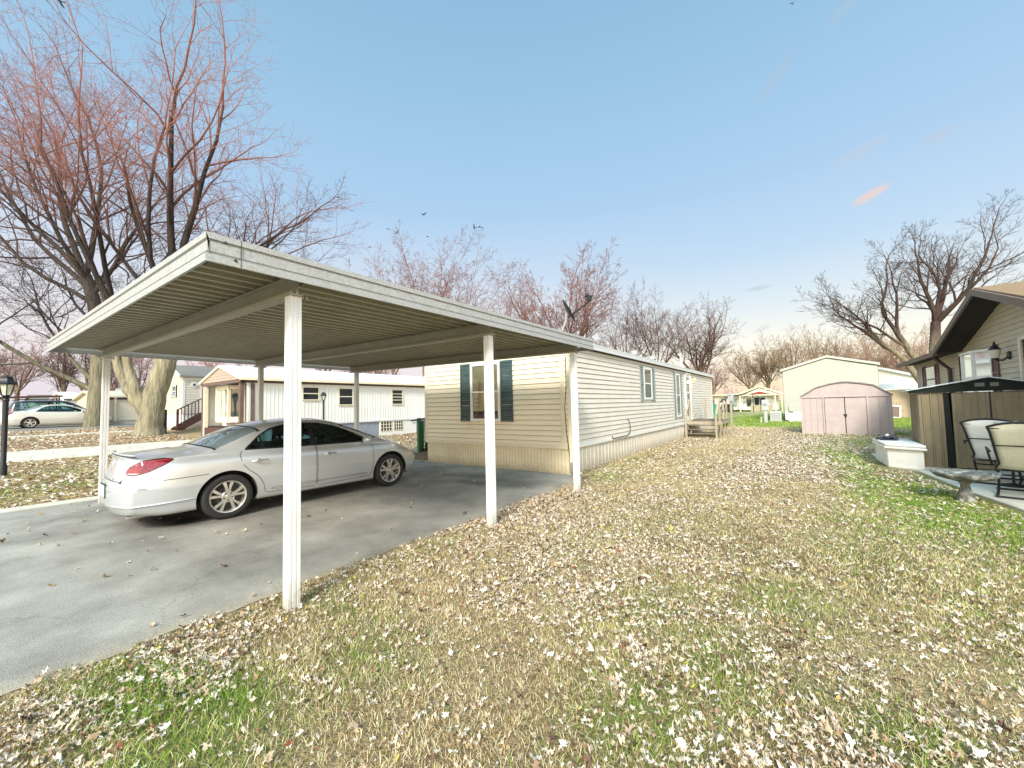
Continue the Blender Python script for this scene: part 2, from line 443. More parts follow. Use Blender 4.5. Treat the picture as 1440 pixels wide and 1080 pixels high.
# ------------------------------------------------------------------ terrain
def gz(x, y=0.0):
    if x > -11.6: return 0.0
    d = -11.6 - x
    if d < 14: return 0.05 * d * min(1.0, d / 2 + 0.2)
    return 0.70 + 0.011 * min(d - 14, 40)
# ------------------------------------------------------------------ camera
cam = bpy.data.cameras.new('camera'); camo = bpy.data.objects.new('camera', cam); COL.objects.link(camo)
yaw, pit, roll = R(35.640), R(2.970), R(-1.264)
fw = Vector((-math.sin(yaw) * math.cos(pit), math.cos(yaw) * math.cos(pit), math.sin(pit)))
r0 = Vector((math.cos(yaw), math.sin(yaw), 0)); u0 = r0.cross(fw)
r1 = r0 * math.cos(roll) + u0 * math.sin(roll); u1 = -r0 * math.sin(roll) + u0 * math.cos(roll)
mw = Matrix((r1, u1, -fw)).transposed().to_4x4(); mw.translation = (0, 0, 1.65)
camo.matrix_world = mw
cam.sensor_width = 36; cam.lens = 36 * 569.445 / 1440
cam.clip_start = 0.05; cam.clip_end = 2000
scene.camera = camo
scene.view_settings.view_transform = 'Standard'
scene.view_settings.look = 'None'
scene.view_settings.exposure = 0.0

# ------------------------------------------------------------------ sky and sun
SUN_EL, SUN_AZ = R(36), R(158)          # azimuth clockwise from +Y: behind the camera, to its right
sun_dir = Vector((math.sin(SUN_AZ) * math.cos(SUN_EL), math.cos(SUN_AZ) * math.cos(SUN_EL), math.sin(SUN_EL)))
w = bpy.data.worlds.new('World'); scene.world = w; w.use_nodes = True
nt = w.node_tree; nt.nodes.clear()
out = _n(nt, 'ShaderNodeOutputWorld'); bg = _n(nt, 'ShaderNodeBackground')
nt.links.new(bg.outputs[0], out.inputs[0])
sky = _n(nt, 'ShaderNodeTexSky'); sky.sky_type = 'NISHITA'; sky.sun_disc = False
sky.sun_elevation = SUN_EL; sky.sun_rotation = SUN_AZ
sky.air_density = 1.2; sky.dust_density = 1.5
BG = 0.1
bg.inputs[1].default_value = BG
tc = _n(nt, 'ShaderNodeTexCoord')
sep = _n(nt, 'ShaderNodeSeparateXYZ'); nt.links.new(tc.outputs['Generated'], sep.inputs[0])
ramp = _n(nt, 'ShaderNodeValToRGB')
def lin(*c): return tuple(((v / 255) / 12.92 if v <= 10 else (((v / 255) + 0.055) / 1.055) ** 2.4) for v in c)
stops = [(0.0, lin(253, 220, 188)), (0.04, lin(255, 234, 202)), (0.11, lin(253, 248, 230)), (0.19, lin(232, 241, 245)), (0.30, lin(198, 224, 246)),
         (0.43, lin(178, 212, 243)), (0.58, lin(162, 203, 235)), (0.72, lin(147, 193, 225)), (1.0, lin(124, 172, 210))]
cr = ramp.color_ramp
cr.elements[0].position = 0; cr.elements[0].color = (*stops[0][1], 1)
cr.elements[1].position = 1; cr.elements[1].color = (*stops[-1][1], 1)
stops = [(p, tuple(min(1.6, v * (1.16 if p < 0.15 else 1.07)) for v in c)) for p, c in stops]
cr.elements[0].color = (*stops[0][1], 1)
for p, c in stops[1:-1]:
    e = cr.elements.new(p); e.color = (*c, 1)
nt.links.new(sep.outputs[2], ramp.inputs[0])
# pinkish band on the left part of the horizon
dl = _n(nt, 'ShaderNodeVectorMath', operation='DOT_PRODUCT'); dl.inputs[1].default_value = (-0.96, 0.28, 0)
nt.links.new(tc.outputs['Generated'], dl.inputs[0])
pk = _n(nt, 'ShaderNodeMapRange'); pk.inputs['From Min'].default_value = 0.35; pk.inputs['From Max'].default_value = 0.95
nt.links.new(dl.outputs['Value'], pk.inputs[0])
zz = _n(nt, 'ShaderNodeMapRange'); zz.inputs['From Min'].default_value = 0.42; zz.inputs['From Max'].default_value = 0.05
nt.links.new(sep.outputs[2], zz.inputs[0])
pm = _n(nt, 'ShaderNodeMath', operation='MULTIPLY'); nt.links.new(pk.outputs[0], pm.inputs[0]); nt.links.new(zz.outputs[0], pm.inputs[1])
mxp = _n(nt, 'ShaderNodeMix', data_type='RGBA'); mxp.inputs[7].default_value = (*lin(246, 236, 243), 1)
nt.links.new(pm.outputs[0], mxp.inputs[0]); nt.links.new(ramp.outputs[0], mxp.inputs[6])
# small sunset clouds
def cloud(prev, d, up, su, sr, colr, amt):
    d = Vector(d).normalized(); rr = d.cross(Vector((0, 0, 1))).normalized(); uu = rr.cross(d)
    ax = (rr * math.cos(up) + uu * math.sin(up)); ay = (-rr * math.sin(up) + uu * math.cos(up))
    nz = _n(nt, 'ShaderNodeTexNoise'); nz.inputs['Scale'].default_value = 16; nz.inputs['Detail'].default_value = 6
    nt.links.new(tc.outputs['Generated'], nz.inputs['Vector'])
    tot = None
    for a, s in ((ax, sr), (ay, su)):
        dt = _n(nt, 'ShaderNodeVectorMath', operation='DOT_PRODUCT'); dt.inputs[1].default_value = a
        nt.links.new(tc.outputs['Generated'], dt.inputs[0])
        dv = _n(nt, 'ShaderNodeMath', operation='DIVIDE'); dv.inputs[1].default_value = s; nt.links.new(dt.outputs['Value'], dv.inputs[0])
        sq = _n(nt, 'ShaderNodeMath', operation='POWER'); sq.inputs[1].default_value = 2
        ab = _n(nt, 'ShaderNodeMath', operation='ABSOLUTE'); nt.links.new(dv.outputs[0], ab.inputs[0]); nt.links.new(ab.outputs[0], sq.inputs[0])
        if tot is None: tot = sq
        else:
            ad = _n(nt, 'ShaderNodeMath', operation='ADD'); nt.links.new(tot.outputs[0], ad.inputs[0]); nt.links.new(sq.outputs[0], ad.inputs[1]); tot = ad
    # only the hemisphere of d
    nn = _n(nt, 'ShaderNodeMath', operation='MULTIPLY_ADD'); nn.inputs[1].default_value = 2.2; nn.inputs[2].default_value = -1.1
    nt.links.new(nz.outputs['Fac'], nn.inputs[0])
    s2 = _n(nt, 'ShaderNodeMath', operation='ADD'); nt.links.new(tot.outputs[0], s2.inputs[0]); nt.links.new(nn.outputs[0], s2.inputs[1])
    mr = _n(nt, 'ShaderNodeMapRange'); mr.interpolation_type = 'SMOOTHSTEP'
    mr.inputs['From Min'].default_value = 1.5; mr.inputs['From Max'].default_value = -0.3; mr.inputs['To Max'].default_value = amt
    nt.links.new(s2.outputs[0], mr.inputs[0])
    df = _n(nt, 'ShaderNodeVectorMath', operation='DOT_PRODUCT'); df.inputs[1].default_value = d
    nt.links.new(tc.outputs['Generated'], df.inputs[0])
    gt = _n(nt, 'ShaderNodeMath', operation='GREATER_THAN'); gt.inputs[1].default_value = 0.5; nt.links.new(df.outputs['Value'], gt.inputs[0])
    ml = _n(nt, 'ShaderNodeMath', operation='MULTIPLY'); nt.links.new(mr.outputs[0], ml.inputs[0]); nt.links.new(gt.outputs[0], ml.inputs[1])
    mx = _n(nt, 'ShaderNodeMix', data_type='RGBA'); mx.inputs[7].default_value = (*colr, 1)
    nt.links.new(ml.outputs[0], mx.inputs[0]); nt.links.new(prev, mx.inputs[6])
    return mx.outputs[2]
c = mxp.outputs[2]
c = cloud(c, (0.1115, 0.9294, 0.3517), R(18), 0.009, 0.026, lin(255, 222, 208), 0.9)
c = cloud(c, (0.1003, 0.9009, 0.4223), R(20), 0.012, 0.036, lin(212, 216, 228), 0.45)
c = cloud(c, (0.1944, 0.8929, 0.4062), R(8), 0.010, 0.024, lin(206, 214, 226), 0.4)
c = cloud(c, (-0.0074, 0.8262, 0.5633), R(45), 0.012, 0.045, lin(190, 206, 226), 0.4)
c = cloud(c, (0.0833, 0.7932, 0.6033), R(30), 0.012, 0.040, lin(190, 210, 224), 0.4)
c = cloud(c, (-0.0622, 0.9712, 0.2300), R(3), 0.005, 0.026, lin(190, 200, 212), 0.45)
c = cloud(c, (-0.0099, 0.9899, 0.1415), R(3), 0.004, 0.022, lin(215, 208, 200), 0.35)
c = cloud(c, (-0.0647, 0.9871, 0.1467), R(20), 0.006, 0.016, lin(205, 200, 196), 0.35)
# the painted dusk tones are scaled so that the Background strength stays in the daylight range
sc_ = _n(nt, 'ShaderNodeVectorMath', operation='SCALE'); sc_.inputs['Scale'].default_value = 1.0 / BG
nt.links.new(c, sc_.inputs[0])
mxs = _n(nt, 'ShaderNodeMix', data_type='RGBA'); mxs.inputs[0].default_value = 0.88
nt.links.new(sky.outputs[0], mxs.inputs[6]); nt.links.new(sc_.outputs[0], mxs.inputs[7])
# the western sky behind the camera glows brighter than the part in the photograph
dw = _n(nt, 'ShaderNodeVectorMath', operation='DOT_PRODUCT'); dw.inputs[1].default_value = (0.583, -0.812, 0.0)
nt.links.new(tc.outputs['Generated'], dw.inputs[0])
gw = _n(nt, 'ShaderNodeMapRange'); gw.interpolation_type = 'SMOOTHSTEP'
gw.inputs['From Min'].default_value = -0.2; gw.inputs['From Max'].default_value = 0.9; gw.inputs['To Min'].default_value = 1.0; gw.inputs['To Max'].default_value = 3.0
nt.links.new(dw.outputs['Value'], gw.inputs[0])
zn = _n(nt, 'ShaderNodeMapRange'); zn.interpolation_type = 'SMOOTHSTEP'
zn.inputs['From Min'].default_value = 0.76; zn.inputs['From Max'].default_value = 1.0; zn.inputs['To Min'].default_value = 0.0; zn.inputs['To Max'].default_value = 2.6
nt.links.new(sep.outputs[2], zn.inputs[0])
ga = _n(nt, 'ShaderNodeMath', operation='ADD'); nt.links.new(gw.outputs[0], ga.inputs[0]); nt.links.new(zn.outputs[0], ga.inputs[1]); gw = ga
gs = _n(nt, 'ShaderNodeVectorMath', operation='SCALE'); nt.links.new(mxs.outputs[2], gs.inputs[0]); nt.links.new(gw.outputs[0], gs.inputs['Scale'])
mc = _n(nt, 'ShaderNodeMix', data_type='RGBA'); mc.inputs[6].default_value = (1, 1, 1, 1); mc.inputs[7].default_value = (1.14, 1.0, 0.84, 1)
fm = _n(nt, 'ShaderNodeMapRange'); fm.interpolation_type = 'SMOOTHSTEP'; fm.inputs['From Min'].default_value = 1.0; fm.inputs['From Max'].default_value = 2.6; nt.links.new(gw.outputs[0], fm.inputs[0]); nt.links.new(fm.outputs[0], mc.inputs[0])
mm_ = _n(nt, 'ShaderNodeVectorMath', operation='MULTIPLY'); nt.links.new(gs.outputs[0], mm_.inputs[0]); nt.links.new(mc.outputs[2], mm_.inputs[1])
nt.links.new(mm_.outputs[0], bg.inputs[0])

sl = bpy.data.lights.new('sun', 'SUN'); slo = bpy.data.objects.new('sun', sl); COL.objects.link(slo)
sl.energy = 5.0; sl.angle = R(14); sl.color = (1.0, 0.945, 0.83)
slo.rotation_euler = sun_dir.to_track_quat('Z', 'Y').to_euler()
slo.location = sun_dir * 60
# ------------------------------------------------------------------ lawn: where it is green, where it is bare straw
GREEN = [  # (x, y, rx, ry, amount)
    (1.6, 9.0, 0.85, 2.8, 1.0), (1.0, 11.6, 0.55, 3.6, 0.95), (0.75, 15.5, 0.8, 3.5, 0.9), (1.2, 19.5, 1.3, 2.6, 0.7), (0.2, 22.0, 1.3, 0.8, 0.8),
    (2.2, 7.2, 1.0, 1.4, 0.85), (1.9, 5.2, 1.2, 1.2, 0.35),
    (-3.05, 0.72, 0.8, 0.3, 1.0), (-2.75, 0.98, 0.35, 0.25, 0.95), (-2.6, 0.55, 0.4, 0.2, 0.8), (-2.45, 1.7, 0.4, 0.35, 0.35), (-3.3, 1.95, 0.5, 0.2, 0.35), (-3.6, 3.0, 0.2, 1.6, 0.25),
    (-0.75, 2.1, 0.36, 0.4, 0.6), (-0.5, 2.75, 0.3, 0.5, 0.5), (-1.1, 3.4, 0.4, 0.6, 0.35), (0.35, 2.7, 0.3, 0.4, 0.5), (-0.1, 4.0, 0.4, 0.6, 0.3),
    (-2.2, 4.6, 0.6, 0.8, 0.2), (-1.4, 6.2, 0.7, 1.4, 0.2), (0.6, 6.5, 0.6, 1.6, 0.4), (-3.6, 8.9, 0.45, 0.9, 0.5), (-3.9, 11, 0.3, 2.0, 0.4),
    (2.8, 24.5, 2.5, 2.6, 1.0), (-13.5, 1.2, 0.8, 3.5, 0.45), (-15.5, 1.0, 0.6, 3.0, 0.3)]
def fbm(x, y, s=1.0, o=0.0):
    return mnoise.fractal(Vector((x * s + o, y * s - o, o * 1.7)), 1.0, 2.0, 4)
def green_at(x, y):
    g = 0.0
    for (cx, cy, rx, ry, a) in GREEN:
        dx = (x - cx) / rx; dy = (y - cy) / ry
        d = dx * dx + dy * dy
        if d < 4: g = max(g, a * math.exp(-d * 0.9))
    if y > 27 and x > -9:
        g = max(g, 0.95 * min(1.0, (y - 27) / 3.0))
    n = fbm(x, y, 1.3, 3.1)
    return min(1.0, max(0.0, g * (0.85 + 0.9 * n) + 0.20 * max(0, n) * 1.6))
STRAW = np.array((0.66, 0.51, 0.27)); STRAW2 = np.array((0.52, 0.37, 0.18)); GRN = np.array((0.25, 0.34, 0.06)); DARKG = np.array((0.15, 0.23, 0.035))
LITTER = np.array((0.42, 0.29, 0.16)); SOIL = np.array((0.15, 0.105, 0.06))
def ground_col(x, y):
    g = green_at(x, y)
    n = 0.5 + 0.9 * fbm(x, y, 0.9, 9.0); n = min(1, max(0, n))
    c = STRAW * n + STRAW2 * (1 - n)
    if x < -11.5: c = LITTER * (0.75 + 0.5 * n)
    c = c * (1 - g) + (GRN * n + DARKG * (1 - n)) * g
    if -9 < x < 6 and y < 26 or -18.3 < x < -11:
        k = min(1.0, max(0.0, 1 - (y - 9) / 16)) if x > -9 else 0.5
        dk = SOIL * (0.8 + 0.6 * n) * (1 - g) + np.array((0.07, 0.085, 0.03)) * g
        c = c * (1 - 0.64 * k) + dk * 0.64 * k
    return c

def strip_coords():
    xs = [-600, -300, -160, -100, -80, -66, -56, -50]
    x = -46.0
    while x < -12: xs.append(x); x += 0.8
    while x < 7: xs.append(x); x += 0.22
    xs += [7.2, 8, 9, 10, 12, 15, 20, 28, 40, 60, 100, 160, 300, 600]
    ys = [-600, -300, -150, -80, -40, -20, -12, -8, -6, -5, -4, -3]
    y = -2.5
    while y < 32: ys.append(y); y += 0.22
    y = 32.5
    while y < 80: ys.append(y); y += 2.0
    ys += [85, 95, 110, 140, 180, 260, 400, 600]
    return xs, ys
xs, ys = strip_coords()
V = []; C = []
for yy in ys:
    for xx in xs:
        near = -5 < xx < 4 and -1 < yy < 14
        V.append((xx, yy, gz(xx, yy) + (0.012 * fbm(xx, yy, 0.8, 5) if near and xx > -3.6 else 0)))
        C.append(ground_col(xx, yy))
nx = len(xs)
F = [(j * nx + i, j * nx + i + 1, (j + 1) * nx + i + 1, (j + 1) * nx + i) for j in range(len(ys) - 1) for i in range(nx - 1)]
lawn_mat = vcol_mat('lawn_ground', rough=0.95, scale=38, var=0.55, bump=0.9, bscale=60)
ground = np_mesh('ground', V, F, lawn_mat, cols=np.array(C), smooth=True)
tag(ground, 'straw coloured lawn with green patches under fallen leaves', kind='structure')

# ------------------------------------------------------------------ driveway under the carport
def drive_material():
    m, nt, out = new_mat('asphalt')
    p = _n(nt, 'ShaderNodeBsdfPrincipled'); p.inputs['Roughness'].default_value = 0.85; p.inputs['Specular IOR Level'].default_value = 0.3
    nt.links.new(p.outputs[0], out.inputs[0])
    tc = _n(nt, 'ShaderNodeTexCoord')
    n1 = _n(nt, 'ShaderNodeTexNoise'); n1.inputs['Scale'].default_value = 0.8; n1.inputs['Detail'].default_value = 7; n1.inputs['Roughness'].default_value = 0.62
    n2 = _n(nt, 'ShaderNodeTexNoise'); n2.inputs['Scale'].default_value = 130; n2.inputs['Detail'].default_value = 3
    vo = _n(nt, 'ShaderNodeTexVoronoi'); vo.inputs['Scale'].default_value = 170
    for t in (n1, n2, vo): nt.links.new(tc.outputs['Object'], t.inputs['Vector'])
    r1_ = _n(nt, 'ShaderNodeValToRGB')
    r1_.color_ramp.elements[0].position = 0.32; r1_.color_ramp.elements[0].color = (0.168, 0.156, 0.135, 1)
    r1_.color_ramp.elements[1].position = 0.68; r1_.color_ramp.elements[1].color = (0.385, 0.36, 0.315, 1)
    nt.links.new(n1.outputs['Fac'], r1_.inputs[0])
    mr = _n(nt, 'ShaderNodeMapRange'); mr.inputs['From Min'].default_value = 0.3; mr.inputs['From Max'].default_value = 0.7
    mr.inputs['To Min'].default_value = 0.62; mr.inputs['To Max'].default_value = 1.38; nt.links.new(n2.outputs['Fac'], mr.inputs[0])
    s = _n(nt, 'ShaderNodeVectorMath', operation='SCALE'); nt.links.new(r1_.outputs[0], s.inputs[0]); nt.links.new(mr.outputs[0], s.inputs['Scale'])
    # hairline cracks
    vc = _n(nt, 'ShaderNodeTexVoronoi', feature='DISTANCE_TO_EDGE'); vc.inputs['Scale'].default_value = 0.42
    dn = _n(nt, 'ShaderNodeTexNoise'); dn.inputs['Scale'].default_value = 2.2; dn.inputs['Detail'].default_value = 6
    nt.links.new(tc.outputs['Object'], dn.inputs['Vector'])
    va = _n(nt, 'ShaderNodeVectorMath', operation='MULTIPLY_ADD'); va.inputs[1].default_value = (0.9, 0.9, 0.0)
    nt.links.new(dn.outputs['Color'], va.inputs[0]); nt.links.new(tc.outputs['Object'], va.inputs[2]); nt.links.new(va.outputs[0], vc.inputs['Vector'])
    cm = _n(nt, 'ShaderNodeMapRange'); cm.inputs['From Min'].default_value = 0.0; cm.inputs['From Max'].default_value = 0.006
    cm.inputs['To Min'].default_value = 0.8; cm.inputs['To Max'].default_value = 1.0; nt.links.new(vc.outputs['Distance'], cm.inputs[0])
    s2 = _n(nt, 'ShaderNodeVectorMath', operation='SCALE'); nt.links.new(s.outputs[0], s2.inputs[0]); nt.links.new(cm.outputs[0], s2.inputs['Scale'])
    at = _n(nt, 'ShaderNodeAttribute'); at.attribute_name = 'tint'
    ml = _n(nt, 'ShaderNodeVectorMath', operation='MULTIPLY'); nt.links.new(s2.outputs[0], ml.inputs[0]); nt.links.new(at.outputs['Color'], ml.inputs[1])
    nt.links.new(ml.outputs[0], p.inputs['Base Color'])
    b = _n(nt, 'ShaderNodeBump'); b.inputs['Strength'].default_value = 0.3; b.inputs['Distance'].default_value = 0.006
    nt.links.new(vo.outputs['Distance'], b.inputs['Height']); nt.links.new(b.outputs[0], p.inputs['Normal'])
    return m
M['asphalt'] = drive_material()
DARK_PATCHES = [(-7.75, 2.12, 0.42, 0.22, 0.97), (-8.1, 2.0, 0.35, 0.16, 0.95), (-8.7, 2.6, 0.9, 0.9, 0.6), (-5.8, 6.6, 0.5, 0.18, 0.5), (-6.3, 7.2, 0.9, 0.3, 0.4), (-8, 3.5, 0.9, 1.8, 0.45), (-5.2, 3.6, 0.25, 0.5, 0.25), (-4.9, 6.9, 0.3, 0.4, 0.3)]  # dark ellipses multiplied into the asphalt tint
xs = np.arange(-11.05, -3.79, 0.11); ys = np.arange(-14, 8.5, 0.11)
V = []; C = []
for yy in ys:
    eg = -3.92 + 0.07 * fbm(0, yy, 1.7, 2) + 0.05 * fbm(0, yy, 6, 4)
    if yy > 7.3: eg -= (yy - 7.3) * 0.15
    for i, xx in enumerate(xs):
        x2 = -11.05 + (eg + 11.05) * i / (len(xs) - 1)
        V.append((x2, yy, 0.014 - 0.009 * max(0.0, 1 - (eg - x2) / 0.15)))
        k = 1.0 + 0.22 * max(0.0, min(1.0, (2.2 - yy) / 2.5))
        for (cx, cy, rx, ry, a) in DARK_PATCHES:
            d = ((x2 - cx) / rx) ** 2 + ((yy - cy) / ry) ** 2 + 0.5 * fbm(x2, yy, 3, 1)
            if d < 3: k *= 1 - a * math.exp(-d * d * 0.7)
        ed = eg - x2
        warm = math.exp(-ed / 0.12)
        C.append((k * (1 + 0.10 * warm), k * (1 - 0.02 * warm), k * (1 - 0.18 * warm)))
nx = len(xs)
F = [(j * nx + i, j * nx + i + 1, (j + 1) * nx + i + 1, (j + 1) * nx + i) for j in range(len(ys) - 1) for i in range(nx - 1)]
drive = np_mesh('driveway', V, F, M['asphalt'], cols=np.array(C), smooth=True)
tag(drive, 'worn grey asphalt driveway running under the carport', kind='structure')

def strip(name, label, x0, x1, y0, y1, m, dz=0.02, step=0.6, wob=0.0, segx=4):
    mb = MB(); k = int((y1 - y0) / step)
    pts = []
    for j in range(k + 1):
        yy = y0 + (y1 - y0) * j / k
        for i in range(segx + 1):
            xx = x0 + (x1 - x0) * i / segx + (wob * fbm(x0 if i < segx / 2 else x1, yy, 1.2, 8) if i in (0, segx) else 0)
            pts.append((xx, yy, gz(xx) + dz))
    n = segx + 1
    mb.add(pts, [(j * n + i, j * n + i + 1, (j + 1) * n + i + 1, (j + 1) * n + i) for j in range(k) for i in range(segx)])
    # sides
    for a in (0, segx):
        for j in range(k):
            p, q = Vector(pts[j * n + a]), Vector(pts[(j + 1) * n + a]); d = Vector((0, 0, -0.14))
            mb.quad(p, q, q + d, p + d)
    o = mb.build(name, m); return tag(o, label, kind='structure')
strip('kerb', 'pale concrete edging along the asphalt driveway', -11.48, -11.06, -14, 9.5, M['concrete_lt'], 0.03)
strip('side_driveway', 'pale concrete side driveway between the leaf covered verges', -21.0, -18.2, -40, 26, M['concrete_lt'], 0.02, 1.5, 0.06)
strip('pavement', 'narrow concrete pavement beside the street', -28.4, -27.3, -60, 60, M['concrete_lt'], 0.03, 2.0)
strip('street', 'grey street behind the verge with parked cars', -46, -34.5, -90, 90, M['gravel'], 0.02, 3.0)
strip('far_pavement', 'far driveway strip in front of the house across the lawn', -60, 30, 56.5, 59.0, M['concrete_lt'], 0.02, 1.2, 0.0, 30)

# patio slab on the right
P = [(1.46, 12.3), (1.52, 12.86), (1.98, 12.46), (2.12, 11.2), (2.28, 9.9), (2.45, 8.8), (2.62, 7.4), (2.7, 5.5), (4.02, 5.5), (4.02, 15.6), (1.46, 15.6)]
P = [(1.52, 15.6), (1.55, 12.90), (1.97, 12.45), (2.10, 11.2), (2.22, 10.0), (2.42, 8.9), (2.60, 7.6), (2.75, 5.5), (4.02, 5.5), (4.02, 15.6)]
mb = MB(); n = len(P)
mb.prism(P, (0, 0, -0.1), (1, 0, 0), (0, 1, 0), (0, 0, 1), 0.135)
o = mb.build('patio', M['concrete_lt'], bevel=0.015); tag(o, 'pale concrete patio slab beside the brown shed', kind='structure')
# ------------------------------------------------------------------ the cream mobile home
HX0, HX1, HY0, HY1 = -9.29, -4.454, 8.462, 26.85
ZS, ZE = 0.64, 3.06
home = thing('mobile_home', 'long cream mobile home with lap siding, ribbed skirting and teal shutters behind the carport', 'mobile home')
HXM = (HX0 + HX1) / 2; ZR = 3.36
mb = MB()
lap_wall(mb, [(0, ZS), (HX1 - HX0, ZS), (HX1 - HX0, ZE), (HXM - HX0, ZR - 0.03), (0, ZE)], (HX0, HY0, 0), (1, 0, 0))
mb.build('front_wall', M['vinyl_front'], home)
mb = MB()
L = HY1 - HY0
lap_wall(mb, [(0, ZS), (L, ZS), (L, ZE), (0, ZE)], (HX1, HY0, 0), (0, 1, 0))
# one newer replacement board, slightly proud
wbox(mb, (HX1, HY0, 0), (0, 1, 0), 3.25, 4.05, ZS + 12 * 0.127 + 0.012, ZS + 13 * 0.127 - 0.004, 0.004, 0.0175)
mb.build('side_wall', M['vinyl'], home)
mb = MB()
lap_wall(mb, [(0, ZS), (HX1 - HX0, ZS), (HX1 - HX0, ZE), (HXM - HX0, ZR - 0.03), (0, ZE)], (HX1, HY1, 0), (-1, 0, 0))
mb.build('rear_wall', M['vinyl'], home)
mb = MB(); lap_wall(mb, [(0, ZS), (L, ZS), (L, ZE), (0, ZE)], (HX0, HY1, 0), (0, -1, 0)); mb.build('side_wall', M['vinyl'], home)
SK = [(0, 0), (0.30, 0), (0.40, 0.014), (0.60, 0.014), (0.70, 0), (1, 0)]
mb = MB(); IN = 0.03
rib_wall(mb, [(0.02, -0.05), (HX1 - HX0 - IN, -0.05), (HX1 - HX0 - IN, ZS), (0.02, ZS)], (HX0, HY0 + IN, 0), (1, 0, 0), SK, 0.095)
wbox(mb, (HX0, HY0 + IN, 0), (1, 0, 0), -0.06, HX1 - HX0 + 0.02, -0.02, 0.035, 0.016, 0.05)
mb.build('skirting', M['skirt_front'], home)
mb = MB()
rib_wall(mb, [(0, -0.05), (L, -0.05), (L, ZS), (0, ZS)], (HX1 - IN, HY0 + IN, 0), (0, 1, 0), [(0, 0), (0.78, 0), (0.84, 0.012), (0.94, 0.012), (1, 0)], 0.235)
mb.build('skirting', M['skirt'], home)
# trims: bottom band, corner boards
mb = MB()
wbox(mb, (HX0, HY0, 0), (1, 0, 0), -0.02, HX1 - HX0 + 0.02, ZS - 0.05, ZS + 0.05, -0.01, 0.024)
mb.build('base_trim', M['trim'], home)
mb = MB(); wbox(mb, (HX1, HY0, 0), (0, 1, 0), 0.0, L, ZS - 0.05, ZS + 0.035, -0.01, 0.022); mb.build('base_trim', M['frame'], home)
mb = MB(); wbox(mb, (HX0, HY0, 0), (1, 0, 0), HX1 - HX0 - 0.20, HX1 - HX0 - 0.10, ZS + 0.05, ZE, 0.0, 0.03)
wbox(mb, (HX0, HY0, 0), (1, 0, 0), -0.02, 0.06, ZS + 0.05, ZE, 0.0, 0.027)
mb.build_each('corner_trim', M['trim'], home)
mb = MB(); wbox(mb, (HX1, HY0, 0), (0, 1, 0), L - 0.07, L + 0.02, ZS + 0.035, ZE, 0.0, 0.026); wbox(mb, (HX1, HY0, 0), (0, 1, 0), -0.022, 0.05, ZS + 0.035, ZE, 0.0, 0.0235); mb.build_each('corner_trim', M['trim'], home)
# roof: low gable with metal edge
mb = MB(); ov = 0.10
for sx, x in ((1, HX1 + ov), (-1, HX0 - ov)):
    mb.quad((HXM, HY0 - 0.05, ZR + 0.10), (x, HY0 - 0.05, ZE + 0.10), (x, HY1 + 0.08, ZE + 0.10), (HXM, HY1 + 0.08, ZR + 0.10))
    mb.quad((HXM, HY0 - 0.05, ZR - 0.01), (x, HY0 - 0.05, ZE - 0.01), (x, HY1 + 0.08, ZE - 0.01), (HXM, HY1 + 0.08, ZR - 0.01))
mb.fixn = False
roof = mb.build('roof', M['grey_shingle'], home)
mb = MB()
wbox(mb, (HX1 + ov, HY0 - 0.05, 0), (0, 1, 0), 0, L + 0.13, ZE - 0.03, ZE + 0.075, -0.02, 0.03)
wbox(mb, (HX1 + ov, HY0 - 0.05, 0), (0, 1, 0), -0.01, L + 0.14, ZE + 0.075, ZE + 0.115, -0.06, 0.036)
wbox(mb, (HX0 - ov, HY1 + 0.08, 0), (0, -1, 0), 0, L + 0.13, ZE - 0.03, ZE + 0.1, -0.02, 0.03)
mb.build('eave', M['eave'], home)
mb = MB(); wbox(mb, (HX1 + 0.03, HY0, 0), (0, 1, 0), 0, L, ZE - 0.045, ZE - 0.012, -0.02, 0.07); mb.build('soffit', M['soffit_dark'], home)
for yy, xx, r in ((16.4, -5.55, 0.13), (19.0, -5.6, 0.16)):
    mb = MB(); zb = ZE + 0.1 + (ZR - ZE) * (HX1 + ov - xx) / (HX1 + ov - HXM)
    mb.lathe([(r * 1.25, -0.05), (r * 1.2, 0.03), (r * 0.85, 0.06), (r * 0.85, 0.28), (r * 1.25, 0.30), (r * 1.25, 0.42), (r * 0.9, 0.46), (0.001, 0.47)], 16, c=(xx, yy, zb))
    mb.build('roof_vent', M['grey_metal'], home, smooth=True)
mb = MB(); mb.tube([(-5.6, 24.6, ZE + 0.1), (-5.6, 24.6, ZE + 1.0)], 0.07, 10); mb.lathe([(0.11, 0), (0.11, 0.06), (0.02, 0.12)], 12, c=(-5.6, 24.6, ZE + 1.0)); mb.build('flue_pipe', M['eave'], home, smooth=True)
# windows
FO, FU = (HX0, HY0, 0), (1, 0, 0)
wf = window(home, FO, FU, 1.84, 2.86, 1.235, 2.80, 0.065, 0.06, True, 'frame', 'pane_clear', 'blind')
b = MB()
wbox(b, FO, FU, 1.92, 2.78, 1.30, 1.50, 0.027, 0.029); b.build('blind', M['blind_dark'], wf)
b = MB()
for k, (a, h) in enumerate(((0.02, 0.13), (0.13, 0.17), (0.2, 0.10), (0.33, 0.15), (0.45, 0.12), (0.6, 0.16), (0.72, 0.11))):
    wbox(b, FO, FU, 1.93 + a, 2.01 + a, 1.30, 1.30 + h, 0.0295, 0.032)
b.build('sill_objects', mat('coloured_sill_objects', (0.20, 0.09, 0.07), 0.6, var=0.9, scale=9), wf)
b = MB()
for k, z in enumerate((1.62, 1.72, 1.83)): wbox(b, FO, FU, 1.96, 2.14, z, z + 0.012, 0.027, 0.030)
b.build_each('blind_slat', M['dark_line'], wf)
shutter(home, FO, FU, 1.455, 1.825, 1.225, 2.82, M['shutter_teal'])
